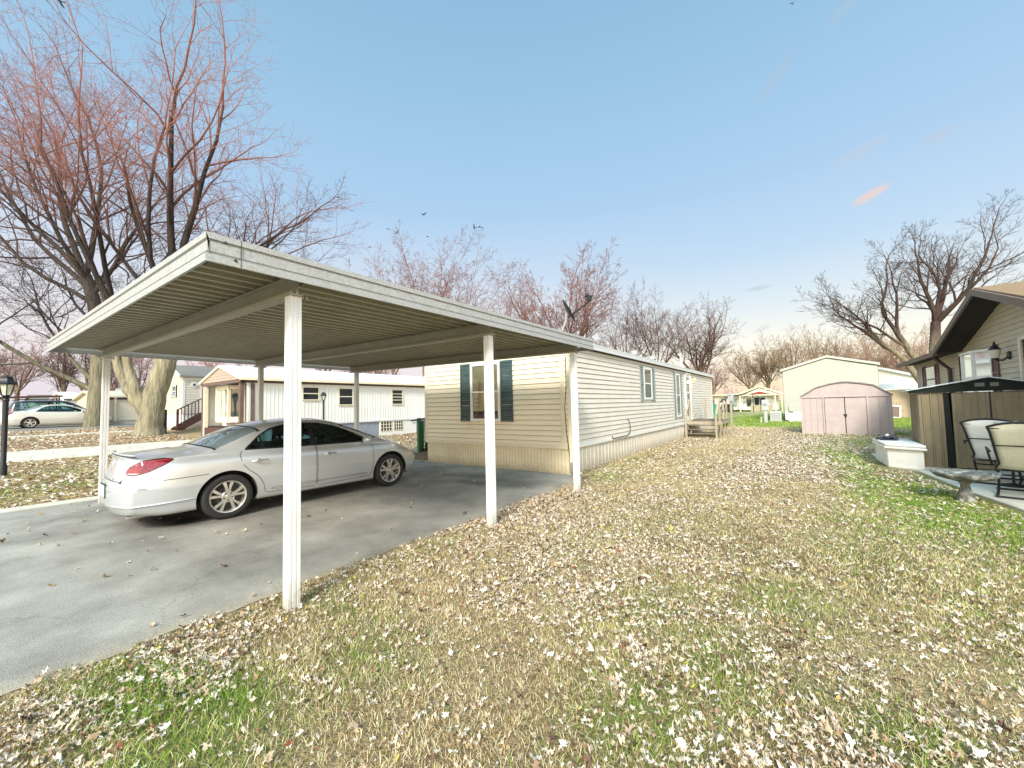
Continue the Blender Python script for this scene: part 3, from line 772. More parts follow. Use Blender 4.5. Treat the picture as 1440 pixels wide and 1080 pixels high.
shutter(home, FO, FU, 2.875, 3.255, 1.225, 2.82, M['shutter_teal'])
SO, SU = (HX1, HY0, 0), (0, 1, 0)
def sw(y0, y1, z0, z1, sh):
    s0, s1 = y0 - HY0, y1 - HY0
    f = window(home, SO, SU, s0, s1, z0, z1, 0.07, 0.05, True, 'frame', 'pane_clear', 'tan_room', 'low')
    shutter(home, SO, SU, s0 - sh - 0.02, s0 - 0.02, z0 - 0.06, z1 + 0.03, M['shutter_grey'])
    shutter(home, SO, SU, s1 + 0.02, s1 + sh + 0.02, z0 - 0.06, z1 + 0.03, M['shutter_grey'])
sw(13.95, 14.85, 1.74, 2.86, 0.36)
sw(18.25, 18.98, 0.98, 2.86, 0.34)
# door with tall glass
d = MB(); s0, s1 = 20.05 - HY0, 20.98 - HY0
for a, b_, z0, z1 in ((s0 - 0.09, s0, 0.74, 3.0), (s1, s1 + 0.09, 0.74, 3.0), (s0, s1, 2.9, 3.0)):
    wbox(d, SO, SU, a, b_, z0, z1, 0.0, 0.06)
wbox(d, SO, SU, s0, s1, 0.74, 0.95, 0.0, 0.035); wbox(d, SO, SU, s0, s0 + 0.13, 0.95, 2.9, 0.0, 0.035); wbox(d, SO, SU, s1 - 0.13, s1, 0.95, 2.9, 0.0, 0.035)
wbox(d, SO, SU, s0 + 0.13, s1 - 0.13, 2.02, 2.09, 0.0, 0.035); wbox(d, SO, SU, s0 + 0.13, s1 - 0.13, 2.78, 2.9, 0.0, 0.035)
dd = d.build('door', M['frame'], home)
g = MB(); wbox(g, SO, SU, s0 + 0.13, s1 - 0.13, 0.95, 2.78, 0.023, 0.028); g.build('pane', M['pane'], dd)
h = MB(); wbox(h, SO, SU, s0 + 0.03, s0 + 0.09, 1.6, 1.85, 0.035, 0.08); h.build('handle', M['grey_metal'], dd)
# porch lamp (lit)
lm, lnt, lout = new_mat('lit_bulb_glass')
le = _n(lnt, 'ShaderNodeEmission'); le.inputs[0].default_value = (1.0, 0.62, 0.25, 1); le.inputs[1].default_value = 2.2; lnt.links.new(le.outputs[0], lout.inputs[0])
lo = MB(); cc = (HX1 + 0.13, 21.55, 2.72)
lo.lathe([(0.02, 0.1), (0.07, 0.06), (0.075, 0.03)], 12, c=cc); lo.tube([(HX1, 21.55, 2.85), (HX1 + 0.13, 21.55, 2.87), (HX1 + 0.13, 21.55, 2.8)], 0.012, 6)
lob = lo.build('wall_lamp', M['grey_metal'], home, smooth=True)
lo = MB(); lo.lathe([(0.001, -0.09), (0.06, -0.05), (0.075, 0.0), (0.06, 0.035), (0.001, 0.04)], 12, c=cc); lo.build('bulb', lm, lob, smooth=True)
pl = bpy.data.lights.new('porch_bulb', 'POINT'); pl.energy = 3; pl.color = (1, 0.6, 0.25); pl.shadow_soft_size = 0.06
plo = bpy.data.objects.new('porch_bulb', pl); COL.objects.link(plo); plo.location = (HX1 + 0.22, 21.55, 2.6)
# conduit hose low on the side wall
mb = MB(); mb.tube([(HX1 + 0.02, 12.25, 1.16), (HX1 + 0.05, 12.35, 1.05), (HX1 + 0.05, 12.42, 0.8), (HX1 + 0.03, 12.35, 0.69), (HX1 + 0.05, 12.1, 0.65), (HX1 + 0.04, 11.0, 0.64), (HX1 + 0.04, 10.95, 0.72)], 0.012, 6)
mb.build('cable', M['dark_grey'], home, smooth=True)
mb = MB(); mb.box((HX1 + 0.03, 21.9, 1.0), (0.05, 0.10, 0.14)); mb.build('outlet_box', M['grey_metal'], home, bevel=0.008)

# ------------------------------------------------------------------ satellite dish on the roof
dish = thing('satellite_dish', 'dark satellite dish on a bent mast above the home roof edge', 'satellite dish', (-5.02, 9.25, 3.36))
mb = MB(); mb.box((0, 0, 0.0), (0.22, 0.22, 0.02)); mb.tube([(0, 0, 0), (0.0, -0.02, 0.12), (0.16, -0.03, 0.42), (0.18, -0.03, 0.62)], 0.028, 10); mb.tube([(0.15, 0.2, 0.01), (0.14, -0.03, 0.4)], 0.01, 6)
mb.tube([(-0.1, -0.1, 0.05), (-0.02, -0.1, 0.16), (0.05, -0.05, 0.14), (0.06, -0.02, 0.02)], 0.01, 6)
mb.build('mast', M['grey_metal'], dish, smooth=True)
mb = MB(); prof = [(0.001, 0.0), (0.1, 0.005), (0.2, 0.02), (0.3, 0.05), (0.31, 0.06), (0.3, 0.058), (0.2, 0.032), (0.1, 0.017), (0.001, 0.012)]
ax = Vector((0.80, 0.42, 0.48)).normalized(); q = ax.to_track_quat('Z', 'Y').to_matrix().to_4x4(); q.translation = (0.20, -0.03, 0.66)
mb.M = q @ Matrix.Diagonal((0.92, 1.05, 1, 1)); mb.lathe(prof, 28); mb.fixn = False
mb.build('reflector', M['black_metal'], dish, smooth=True)
mb = MB(); mb.tube([(0.22, -0.04, 0.5), (0.6, -0.1, 0.66), (0.86, -0.14, 0.78)], 0.016, 6); ar = mb.build('feed_arm', M['black_metal'], dish)
mb = MB(); mb.box((0.88, -0.14, 0.86), (0.09, 0.09, 0.14)); mb.tube([(0.86, -0.14, 0.92), (0.78, -0.12, 0.95)], 0.045, 10); mb.tube([(0.92, -0.1, 0.9), (0.82, -0.06, 0.93)], 0.035, 10); mb.build('feed_horn', M['black_metal'], dish, bevel=0.01)

# ------------------------------------------------------------------ wooden porch with steps
porch = thing('wooden_porch', 'weathered wooden porch with steps and railings at the side door of the cream home', 'porch', (-3.75, 20.9, 0))
mb = MB()
for k in range(9): mb.box((-0.62 + k * 0.157, 0.55, 0.725), (0.145, 2.1, 0.04))
mb.build('deck', M['dark_wood'], porch)
mb = MB(); mb.box((0.0, -0.50, 0.63), (1.40, 0.04, 0.15)); mb.box((0.715, 0.55, 0.63), (0.04, 2.1, 0.15)); mb.box((-0.66, 0.55, 0.63), (0.04, 2.1, 0.15)); mb.build('deck_rim', M['old_wood'], porch)
for k, (y, z) in enumerate(((-0.68, 0.53), (-0.95, 0.355), (-1.2, 0.18))):
    mb = MB(); mb.box((0.0, y, z), (1.32, 0.27, 0.04)); mb.build('step', M['dark_wood'], porch, bevel=0.006)
mb = MB()
for x in (-0.62, 0.62):
    mb.prism([(-0.5, 0.55), (-0.5, 0.3), (-1.2, 0.0), (-1.36, 0.0), (-1.36, 0.16)], (x - 0.02, 0, 0), (0, 1, 0), (0, 0, 1), (1, 0, 0), 0.04)
mb.build_each('stringer', M['dark_wood'], porch)
for x, y, z0, z1 in ((-0.62, -1.32, 0, 1.05), (0.62, -1.32, 0, 1.02), (-0.62, -0.46, 0, 1.72), (0.64, -0.46, 0, 1.72), (0.64, 0.6, 0, 1.72), (0.64, 1.56, 0, 1.72)):
    mb = MB(); mb.box((x, y, (z0 + z1) / 2), (0.09, 0.09, z1 - z0)); mb.build('post', M['old_wood'], porch, bevel=0.006)
mb = MB()
mb.bar((-0.62, -1.34, 1.03), (-0.62, -0.5, 1.70), 0.09, 0.05); mb.bar((0.64, -1.34, 1.03), (0.64, -0.5, 1.70), 0.09, 0.05)
mb.bar((0.64, -0.5, 1.74), (0.64, 1.6, 1.74), 0.14, 0.045); mb.bar((-0.2, 1.585, 1.74), (0.57, 1.585, 1.74), 0.14, 0.045)
mb.bar((-0.32, 1.5, 0.74), (-0.32, 1.5, 1.72), 0.09, 0.09)
mb.bar((0.64, -0.5, 1.2), (0.64, 1.6, 1.2), 0.04, 0.09)
mb.build_each('handrail', M['old_wood'], porch)
lt = MB(); lt.box((0.86, 1.56, 1.74), (0.24, 0.24, 0.30)); lt.lathe([(0.2, 0.15), (0.05, 0.24)], 4, c=(0.86, 1.56, 1.74)); 
mb = MB(); mb.box((0.86, 1.56, 0.8), (0.1, 0.1, 1.6)); mb.build('post', M['old_wood'], porch)
lt.build('post_box', M['grey_metal'], porch, bevel=0.01)

# ------------------------------------------------------------------ carport
cp = thing('carport', 'cream metal carport on six white posts with ribbed roof pans', 'carport', (0, 0, 0))
CX0, CX1, CY0, CY1 = -10.95, -3.33, 1.03, 7.42
SLP = 0.011
def cz(x, z): return z + SLP * (-3.33 - x)
# ribbed pans
mb = MB(); per = 0.19; prof = [(0, 0.065), (0.20, 0.065), (0.28, 0.0), (0.58, 0.0), (0.66, 0.065), (1.0, 0.065)]
pts = []
x = CX1 - 0.02
while x > CX0 + 0.02:
    for t, o in prof[:-1]:
        xx = x - t * per
        if xx > CX0 + 0.02: pts.append((xx, cz(xx, 2.795 + o)))
    x -= per
n = len(pts)
vs = [(a, CY0 + 0.03, z) for a, z in pts] + [(a, CY1 - 0.03, z) for a, z in pts]
mb.add(vs, [(i, i + 1, n + i + 1, n + i) for i in range(n - 1)])
vs = [(a, CY0 + 0.03, z + 0.003) for a, z in pts] + [(a, CY1 - 0.03, z + 0.003) for a, z in pts]
mb.add(vs, [(i, n + i, n + i + 1, i + 1) for i in range(n - 1)]); mb.fixn = False
mb.build('roof_pans', M['pan'], cp)
# fascias: folded profile (outward, height)
FP = [(0, 0), (0.018, 0.0), (0.018, 0.054), (-0.004, 0.060), (-0.004, 0.068), (0.010, 0.074), (0.010, 0.144), (-0.004, 0.150), (-0.004, 0.157), (0.018, 0.162), (0.018, 0.205), (-0.05, 0.208), (-0.05, 0.20), (0.0, 0.19)]
def fascia(p, q, out_, m):
    p, q, o = Vector(p), Vector(q), Vector(out_)
    mb = MB(); n = len(FP); L_ = (q - p)
    vs = [p + o * a + Vector((0, 0, b)) for a, b in FP] + [q + o * a + Vector((0, 0, b)) for a, b in FP]
    fs = [(i, (i + 1) % n, n + (i + 1) % n, n + i) for i in range(n)] + [tuple(range(n)), tuple(range(2 * n - 1, n - 1, -1))]
    mb.add(vs, fs); return mb.build('fascia', m, cp)
fascia((CX1, CY0 - 0.0, cz(CX1, 2.70)), (CX1, CY1, cz(CX1, 2.70)), (1, 0, 0), M['galv'])
fascia((CX0, CY1, cz(CX0, 2.70)), (CX0, CY0, cz(CX0, 2.70)), (-1, 0, 0), M['galv'])
fascia((CX0 - 0.018, CY0, cz(CX0, 2.70)), (CX1 + 0.014, CY0, cz(CX1, 2.70)), (0, -1, 0), M['galv_front'])
fascia((CX1 - 0.0, CY1, cz(CX1, 2.70)), (CX0, CY1, cz(CX0, 2.70)), (0, 1, 0), M['galv'])
mb = MB()
mb.box((CX1 + 0.017, CY0 + 0.20, cz(CX1, 2.803)), (0.006, 0.004, 0.2))
for yy, zz_ in ((CY0 + 0.165, 2.745),): mb.lathe([(0.013, 0), (0.011, 0.004), (0.001, 0.005)], 10, 'X', c=(CX1 + 0.019, yy, zz_))
mb.lathe([(0.010, 0), (0.001, 0.004)], 10, 'X', c=(CX1 + 0.019, CY0 + 0.1, 2.86))
mb.build('fascia_screws', M['dark_grey'], cp)
mb = MB(); mb.box((CX1 - 0.20, CY0 + 0.045, 2.775), (0.2, 0.05, 0.03)); mb.build('leaf_clog', M['dark_line'], cp)
# beams and posts
PX1, PX0 = -3.525, -10.56
PYS = (1.711, 4.372, 6.945)
for yb in PYS:
    mb = MB()
    def sh(x, y, z): return (x, y, cz(x, z))
    xa, xb = PX0 - 0.28, PX1 + 0.07
    for (y0, y1, z0, z1) in ((-0.05, 0.05, 2.620, 2.635), (-0.05, 0.05, 2.772, 2.785), (-0.007, 0.007, 2.635, 2.772), (-0.05, -0.044, 2.635, 2.652), (0.044, 0.05, 2.635, 2.652)):
        vs = [sh(x_, yb + y_, z_) for z_ in (z0, z1) for y_ in (y0, y1) for x_ in (xa, xb)]
        mb.add(vs, [(0, 2, 3, 1), (4, 5, 7, 6), (0, 1, 5, 4), (2, 6, 7, 3), (1, 3, 7, 5), (0, 4, 6, 2)])
    mb.build('beam', M['beam'], cp)
def post(x, y, slim=False):
    zt = cz(x, 2.618); a = 0.048 if not slim else 0.036
    mb = MB(); g = 0.006
    side = [(-1, 0), (-0.55, 0), (-0.5, 1), (-0.3, 1), (-0.25, 0), (0.25, 0), (0.3, 1), (0.5, 1), (0.55, 0)]
    poly = []
    for k in range(4):
        for t, dpt in side:
            px, py = a * t, -a + g * dpt
            for _ in range(k): px, py = -py, px
            poly.append((px, py))
    mb.prism(poly, (x, y, -0.05), (1, 0, 0), (0, 1, 0), (0, 0, 1), zt + 0.05)
    return mb.build('post', M['white_paint'], cp)
for x in (PX1, PX0):
    for y in PYS:
        p_ = post(x, y)
        mb = MB(); zt = cz(x, 2.618)
        mb.box((x, y + 0.06, zt - 0.006), (0.10, 0.02, 0.012)); mb.box((x + 0.0, y + 0.095, zt), (0.085, 0.012, 0.03)); mb.box((x + 0.0, y - 0.085, zt + 0.14), (0.085, 0.012, 0.03)); mb.box((x, y + 0.085, zt + 0.14), (0.085, 0.012, 0.03))
        mb.build_each('bracket', M['beam'], p_)
mb = MB(); mb.box((PX0, PYS[0] - 0.05, 1.35), (0.05, 0.006, 0.035)); mb.build('post_label', M['grey_metal'], cp)

# leaning downspout and cable at the rear corner of the carport
ds = thing('downspout', 'thin cream downspout hanging beside the rear carport post with a black cable', 'downspout', (-4.20, 8.05, 0.36))
mb = MB(); mb.bar((-0.10, 0.12, 2.36), (0.0, 0.0, 0.0), 0.055, 0.045, (0, 1, 0)); mb.build('pipe', M['trim'], ds)
mb = MB(); mb.tube([(-0.16, 0.14, 2.36), (-0.14, 0.1, 1.7), (-0.19, 0.1, 1.2), (-0.13, 0.05, 0.6), (-0.04, 0.0, 0.1)], 0.010, 6); mb.build('cable', M['black_metal'], ds, smooth=True)
# ------------------------------------------------------------------ faded pink barn-roof shed
ps = thing('garden_shed', 'faded pink metal shed with a curved barn roof and double doors', 'shed', (-0.09, 23.5, 0))
W_, D_ = 3.15, 2.5
RP = [(0.0, 0.0), (0.14, 0.04), (0.3, 0.04), (0.44, 0), (1.0, 0)]
def walls(parent, poly, O, U, m, per, prof, name='wall'):
    mb = MB(); rib_wall(mb, poly, O, U, prof, per); return mb.build(name, m, parent)
SRP = [(0, 0), (0.42, 0), (0.46, 0.014), (0.54, 0.014), (0.58, 0), (1, 0)]
walls(ps, [(0, 0), (0.86, 0), (0.86, 1.70), (0, 1.70)], (0, 0, 0), (1, 0, 0), M['pink_shed'], 0.24, SRP)
walls(ps, [(0, 0), (0.80, 0), (0.80, 1.70), (0, 1.70)], (W_ - 0.80, 0, 0), (1, 0, 0), M['pink_shed'], 0.26, SRP)
walls(ps, [(0, 0), (D_, 0), (D_, 1.70), (0, 1.70)], (0, D_, 0), (0, -1, 0), M['pink_shed'], 0.24, SRP)
walls(ps, [(0, 0), (D_, 0), (D_, 1.70), (0, 1.70)], (W_, 0, 0), (0, 1, 0), M['pink_shed'], 0.24, SRP)
walls(ps, [(0, 0), (W_, 0), (W_, 1.70), (0, 1.70)], (W_, D_, 0), (-1, 0, 0), M['pink_shed'], 0.24, SRP)
arch = [(-0.04, 1.72), (0.56, 2.13), (0.62, 2.16), (1.1, 2.30), (1.45, 2.355), (1.72, 2.36), (2.1, 2.305), (2.55, 2.20), (2.63, 2.165), (W_ + 0.06, 1.72)]
mb = MB(); mb.prism(arch, (0, 0.0, 0), (1, 0, 0), (0, 0, 1), (0, 1, 0), 0.012); mb.build('gable', M['pink_shed'], ps)
mb = MB()
for (a, b) in zip(arch[:-1], arch[1:]):
    mb.quad((a[0], -0.05, a[1] + 0.012), (b[0], -0.05, b[1] + 0.012), (b[0], D_ + 0.05, b[1] + 0.012), (a[0], D_ + 0.05, a[1] + 0.012))
    mb.bar((a[0], -0.05, a[1] - 0.005), (b[0], -0.05, b[1] - 0.005), 0.012, 0.045, (0, -1, 0) if False else (0, 0, 1))
mb.fixn = False
mb.build('roof', mat('shed_roof_edge', (0.20, 0.18, 0.17), 0.5), ps)
mb = MB(); mb.box((W_ / 2, -0.02, 1.70), (W_ + 0.04, 0.05, 0.05)); mb.box((0.83, -0.02, 0.84), (0.06, 0.05, 1.66)); mb.box((2.36, -0.02, 0.84), (0.06, 0.05, 1.66)); mb.box((W_ / 2, -0.02, 0.03), (W_, 0.05, 0.05))
mb.box((0.01, -0.012, 0.85), (0.05, 0.04, 1.66)); mb.box((W_ - 0.01, -0.012, 0.85), (0.05, 0.04, 1.66))
mb.build('door_frame', M['pink_shed'], ps)
for a, b in ((0.875, 1.575), (1.605, 2.315)):
    mb = MB(); mb.box(((a + b) / 2, -0.028, 0.84), (b - a, 0.025, 1.60)); dr = mb.build('door', M['pink_shed'], ps, bevel=0.008)
mb = MB(); mb.bar((1.575, -0.03, 1.62), (1.60, -0.03, 0.1), 0.035, 0.012, (0, -1, 0)); mb.build('door_gap', M['dark_line'], ps)
mb = MB(); mb.box((1.59, -0.055, 0.88), (0.12, 0.03, 0.07)); mb.box((1.60, -0.06, 0.82), (0.06, 0.03, 0.09)); mb.build('latch', M['black_metal'], ps, bevel=0.008)

# ------------------------------------------------------------------ tall pale house behind the pink shed
th = thing('tall_house', 'tall pale cream green house end with a low gable behind the pink shed', 'house', (-1.15, 36, 0))
wd = 5.27
gp = [(0, 0.76), (wd, 0.76), (wd, 3.72), (2.62, 4.46), (0, 3.66)]
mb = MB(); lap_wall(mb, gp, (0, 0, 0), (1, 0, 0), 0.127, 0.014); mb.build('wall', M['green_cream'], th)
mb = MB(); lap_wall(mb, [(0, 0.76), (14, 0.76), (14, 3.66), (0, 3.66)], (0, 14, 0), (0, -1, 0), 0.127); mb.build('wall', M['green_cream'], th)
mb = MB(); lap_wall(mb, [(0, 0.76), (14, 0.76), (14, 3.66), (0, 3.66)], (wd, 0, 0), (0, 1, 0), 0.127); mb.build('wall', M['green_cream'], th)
mb = MB(); mb.box2((0.03, 0.02, -0.1), (wd - 0.03, 13.9, 0.755)); mb.build('skirting', M['white_siding'], th)
mb = MB()
for a, b in (((-0.14, 3.66), (2.62, 4.50)), ((2.62, 4.50), (wd + 0.12, 3.76))):
    mb.prism([a, b, (b[0], b[1] + 0.16), (a[0], a[1] + 0.16)], (0, -0.12, 0), (1, 0, 0), (0, 0, 1), (0, 1, 0), 14.2)
mb.build('roof', mat('pale_grey_rake', (0.50, 0.47, 0.43), 0.6), th)
mb = MB(); mb.box((0.42, -0.06, 0.92), (0.30, 0.1, 0.28)); mb.box((0.43, -0.13, 0.78), (0.30, 0.06, 0.06)); mb.tube([(0.28, -0.03, 0.76), (0.28, -0.03, 1.3)], 0.012, 6); mb.build('meter_box', M['green_cream'], th, bevel=0.01)
mb = MB(); mb.box((0.10, -0.25, 0.09), (0.24, 0.3, 0.07)); tag(mb.build('vent_block', M['dark_grey'], th), None)

ac = thing('air_conditioner', 'pale grey air conditioning unit standing beside the tall pale house', 'air conditioner', (-1.72, 36.2, 0))
mb = MB(); mb.box((0, 0, 0.40), (0.72, 0.72, 0.74)); mb.build('cabinet', M['pale_grey'], ac, bevel=0.03)
mb = MB()
for k in range(9): mb.box((0, -0.365, 0.14 + k * 0.06), (0.6, 0.012, 0.025))
mb.build('grille', M['grey_metal'], ac)
mb = MB(); mb.box((0, 0, 0.02), (0.85, 0.85, 0.08)); mb.build('base_pad', M['concrete'], ac)

mp_ = thing('utility_pedestal', 'white utility meter pedestal standing in the green grass near the tall pale house', 'utility pedestal', (-2.17, 33.3, 0))
mb = MB(); mb.box((0, 0, 0.45), (0.20, 0.14, 0.9)); mb.build('post', M['pale_grey'], mp_, bevel=0.02)
mb = MB(); mb.box((0, -0.02, 1.25), (0.42, 0.2, 0.75)); bx_ = mb.build('meter_cabinet', M['pale_grey'], mp_, bevel=0.03)
mb = MB(); mb.lathe([(0.11, 0), (0.1, -0.07), (0.001, -0.08)], 16, 'Y', c=(0.02, -0.12, 1.35)); mb.build('meter', M['grey_metal'], bx_, smooth=True)
mb = MB(); mb.tube([(-0.3, 0.1, 0.0), (-0.3, 0.1, 0.4), (0.0, 0.02, 0.42)], 0.03, 8); mb.build('conduit', M['white_plastic'], mp_, smooth=True)

# ------------------------------------------------------------------ house far across the lawn
fh = thing('bungalow', 'small distant white bungalow with a porch gable carrying a red accent, beyond the green lawn', 'house', (-5.6, 66, 0))
mb = MB(); lap_wall(mb, [(-5.0, 0.3), (-1.4, 0.3), (-1.4, 2.35), (-5.0, 2.35)], (0, 0, 0), (1, 0, 0), 0.15); lap_wall(mb, [(-1.4, 0.2), (2.9, 0.2), (2.9, 2.3), (0.75, 3.0), (-1.4, 2.3)], (0, 0.3, 0), (1, 0, 0), 0.15)
mb.build('wall', M['white_siding'], fh)
mb = MB()
for a, b in (((-2.0, 2.25), (0.75, 3.35)), ((0.75, 3.35), (3.6, 2.25))):
    mb.prism([a, b, (b[0], b[1] + 0.2), (a[0], a[1] + 0.2)], (0, -1.2, 0), (1, 0, 0), (0, 0, 1), (0, 1, 0), 12)
mb.prism([(-5.4, 2.35), (-1.6, 2.35), (-1.6, 2.55), (-5.4, 2.5)], (0, -0.6, 0), (1, 0, 0), (0, 0, 1), (0, 1, 0), 10)
mb.build('roof', M['trim'], fh)
mb = MB(); mb.prism([(-0.6, 2.42), (2.1, 2.42), (0.75, 2.75)], (0, -1.24, 0), (1, 0, 0), (0, 0, 1), (0, 1, 0), 0.03); mb.build('gable_accent', M['red_accent'], fh)
mb = MB(); mb.prism([(-1.5, 2.2), (3.1, 2.2), (0.75, 3.2)], (0, -1.18, 0), (1, 0, 0), (0, 0, 1), (0, 1, 0), 0.05); mb.build('gable', M['trim'], fh)
for a, b in ((-0.9, -0.35), (0.05, 0.6), (0.75, 1.3)):
    mb = MB(); mb.box(((a + b) / 2, 0.22, 1.35), (b - a + 0.1, 0.1, 1.3)); w_ = mb.build('window', M['frame'], fh)
    mb = MB(); mb.box(((a + b) / 2, 0.16, 1.35), (b - a, 0.03, 1.2)); mb.build('pane', M['pane'], w_)
mb = MB(); mb.box((-2.6, -0.08, 1.35), (0.9, 0.1, 1.2)); mb.build('window', M['shutter_grey'], fh)
mb = MB(); mb.box((0.9, -0.9, 0.45), (2.6, 0.1, 0.9)); mb.build('porch_wall', mat('tan_brick', (0.42, 0.36, 0.22), 0.8), fh)
for x in (-1.6, 2.55, 3.3):
    mb = MB(); mb.box((x, -1.0, 1.1), (0.14, 0.14, 2.25)); mb.build('porch_post', M['trim'], fh)
bn = MB(); bn.box((0, 0, 0.5), (0.6, 0.6, 1.0)); bn.box((0, -0.02, 1.03), (0.68, 0.68, 0.08)); tag(bn.build('wheelie_bin', M['green_paint'], None, bevel=0.03), 'dark green bin in front of the distant white bungalow', 'bin').location = (-8.2, 63.5, 0)
gb = MB(); gb.box((0, 0, 0.6), (0.6, 0.5, 1.2)); gb.box((0, 0, 1.24), (0.66, 0.56, 0.08)); tag(gb.build('bin', mat('bright_green_plastic', (0.03, 0.25, 0.14), 0.5), None, bevel=0.03), 'bright green bin seen between the porch posts', 'bin').location = (-7.15, 45.0, 0)
ca = thing('canopy', 'black curved awning on thin poles in front of the distant bungalow', 'canopy', (-6.3, 57.7, 0))
mb = MB()
arc = [(-2.4, 1.35), (-2.2, 1.75), (-1.7, 2.05), (-0.9, 2.25), (0.2, 2.35), (1.3, 2.3), (1.9, 2.1), (2.05, 1.6)]
for a, b in zip(arc[:4], arc[1:5]): mb.quad((a[0], 0, a[1]), (b[0], 0, b[1]), (b[0], 3, b[1]), (a[0], 3, a[1]))
mb.prism([(-2.4, 1.3), (-1.9, 1.95), (-0.9, 2.25), (0.2, 2.34), (-0.9, 2.05), (-1.8, 1.7)], (0, 0, 0), (1, 0, 0), (0, 0, 1), (0, 1, 0), 0.03)
mb.build('cover', M['tarp'], ca)
mb = MB(); mb.tube([(a, -0.02, z) for a, z in arc], 0.035, 6); mb.tube([(2.05, -0.02, 1.6), (2.05, -0.02, 0)], 0.03, 6); mb.tube([(1.3, -0.02, 2.3), (1.3, -0.02, 0)], 0.05, 6); mb.tube([(-2.4, -0.02, 1.35), (-2.4, -0.02, 0)], 0.04, 6); mb.build('pole', M['dark_grey'], ca)
lo = MB(); lo.box((0, 0, 0.5), (1.3, 2.0, 0.6)); lo.box((0, 0, 0.95), (1.0, 1.4, 0.4)); tag(lo.build('covered_mower', M['tarp'], None, bevel=0.12), 'low black covered machine under the distant black awning', 'covered machine').location = (-8.3, 59.8, 0)

# ------------------------------------------------------------------ fence, leaning window frame and small white building right of the pink shed
fe = thing('board_fence', 'tan vertical board fence seen between the pink shed and the brown shed', 'fence', (4.6, 43, 0))
mb = MB(); rib_wall(mb, [(0, 0), (5, 0), (5, 2.15), (0, 2.15)], (0, 0, 0), (1, 0, 0), [(0, 0), (0.9, 0), (0.92, -0.02), (0.98, -0.02), (1, 0)], 0.16); mb.build('boards', M['fence_tan'], fe)
mb = MB(); mb.box((2.5, -0.04, 2.2), (5.1, 0.14, 0.08)); mb.build('top_rail', M['white_siding'], fe)
wfm = thing('leaning_frame', 'white framed panel leaning against the tan board fence', 'frame', (5.66, 42.4, 0))
mb = MB(); mb.M = Matrix.Rotation(R(-14), 4, 'X') @ Matrix.Rotation(R(5), 4, 'Y')
for a, b, c_, d_ in ((-0.32, 0, -0.24, 1.0), (0.24, 0, 0.32, 1.0), (-0.24, 0.92, 0.24, 1.0), (-0.24, 0.0, 0.24, 0.08)): mb.box2((a, -0.04, b), (c_, 0.0, d_))
mb.build('frame', M['frame'], wfm)
mb = MB(); mb.M = Matrix.Rotation(R(-14), 4, 'X') @ Matrix.Rotation(R(5), 4, 'Y'); mb.box2((-0.24, -0.02, 0.08), (0.24, -0.01, 0.92)); mb.box2((-0.17, -0.03, 0.3), (0.1, -0.02, 0.7)); mb.build('panel', M['brown_trim'], wfm)
wb = thing('white_house', 'white gabled house end behind the tan board fence', 'house', (4.4, 52, 0))
mb = MB(); lap_wall(mb, [(0, 0.3), (5.0, 0.3), (5.0, 3.1), (1.6, 4.3), (0, 3.5)], (0, 0, 0), (1, 0, 0), 0.15); mb.build('wall', M['frame'], wb)
mb = MB()
for a, b in (((-0.3, 3.4), (1.6, 4.3)), ((1.6, 4.3), (5.3, 3.05))): mb.prism([a, b, (b[0], b[1] + 0.22), (a[0], a[1] + 0.22)], (0, -0.3, 0), (1, 0, 0), (0, 0, 1), (0, 1, 0), 9)
mb.build('roof', M['white_roof'], wb)
mb = MB(); mb.box((2.0, -0.06, 2.5), (1.2, 0.1, 0.7)); mb.build('window', mat('pale_blue_blind', (0.5, 0.56, 0.66), 0.4), wb)

# ------------------------------------------------------------------ brown shed on the right
bs = thing('metal_shed', 'brown ribbed metal shed with a black low gable standing on the patio', 'shed', (2.16, 13.1, 0.035), R(-4.6))
BW, BD = 1.78, 1.75
RB = [(0, 0), (0.35, 0), (0.42, 0.02), (0.58, 0.02), (0.65, 0), (1, 0)]
walls(bs, [(0, 0), (BD, 0), (BD, 1.68), (0, 1.68)], (0, BD, 0), (0, -1, 0), M['brown_shed'], 0.20, RB)
walls(bs, [(0, 0), (BD, 0), (BD, 1.68), (0, 1.68)], (BW, 0, 0), (0, 1, 0), M['brown_shed'], 0.20, RB)
walls(bs, [(0, 0), (BW, 0), (BW, 1.68), (0, 1.68)], (BW, BD, 0), (-1, 0, 0), M['brown_shed'], 0.20, RB)
walls(bs, [(0, 0), (0.40, 0), (0.40, 1.68), (0, 1.68)], (0, 0, 0), (1, 0, 0), M['brown_shed'], 0.133, RB)
mb = MB(); mb.prism([(0.415, 0.0), (0.52, 0.0), (0.48, 1.68), (0.40, 1.68)], (0, -0.015, 0), (1, 0, 0), (0, 0, 1), (0, 1, 0), 0.012); mb.build('door_post', M['shed_black'], bs)  # black slab paints the dark of the open gap beside the doors
for a, b in ((0.525, 1.075), (1.095, 1.76)):
    dm = MB(); rib_wall(dm, [(a, 0.02), (b, 0.02), (b, 1.66), (a, 1.66)], (0, -0.03, 0), (1, 0, 0), [(0, 0), (0.44, 0), (0.47, 0.006), (0.53, 0.006), (0.56, 0), (1, 0)], 0.11)
    dm.box2((a, -0.028, 0.02), (b, -0.012, 1.66))
    dm.build('door', M['brown_shed'], bs)
mb = MB(); mb.box((1.085, -0.035, 0.86), (0.024, 0.02, 1.64)); mb.build('door_gap', M['dark_line'], bs)
mb = MB(); mb.prism([(-0.16, 1.68), (0.9, 1.695), (BW + 0.16, 1.70), (BW + 0.16, 1.755), (1.08, 1.975), (-0.16, 1.735)], (0, -0.05, 0), (1, 0, 0), (0, 0, 1), (0, 1, 0), 0.03); mb.build('gable', M['shed_black'], bs)
mb = MB()
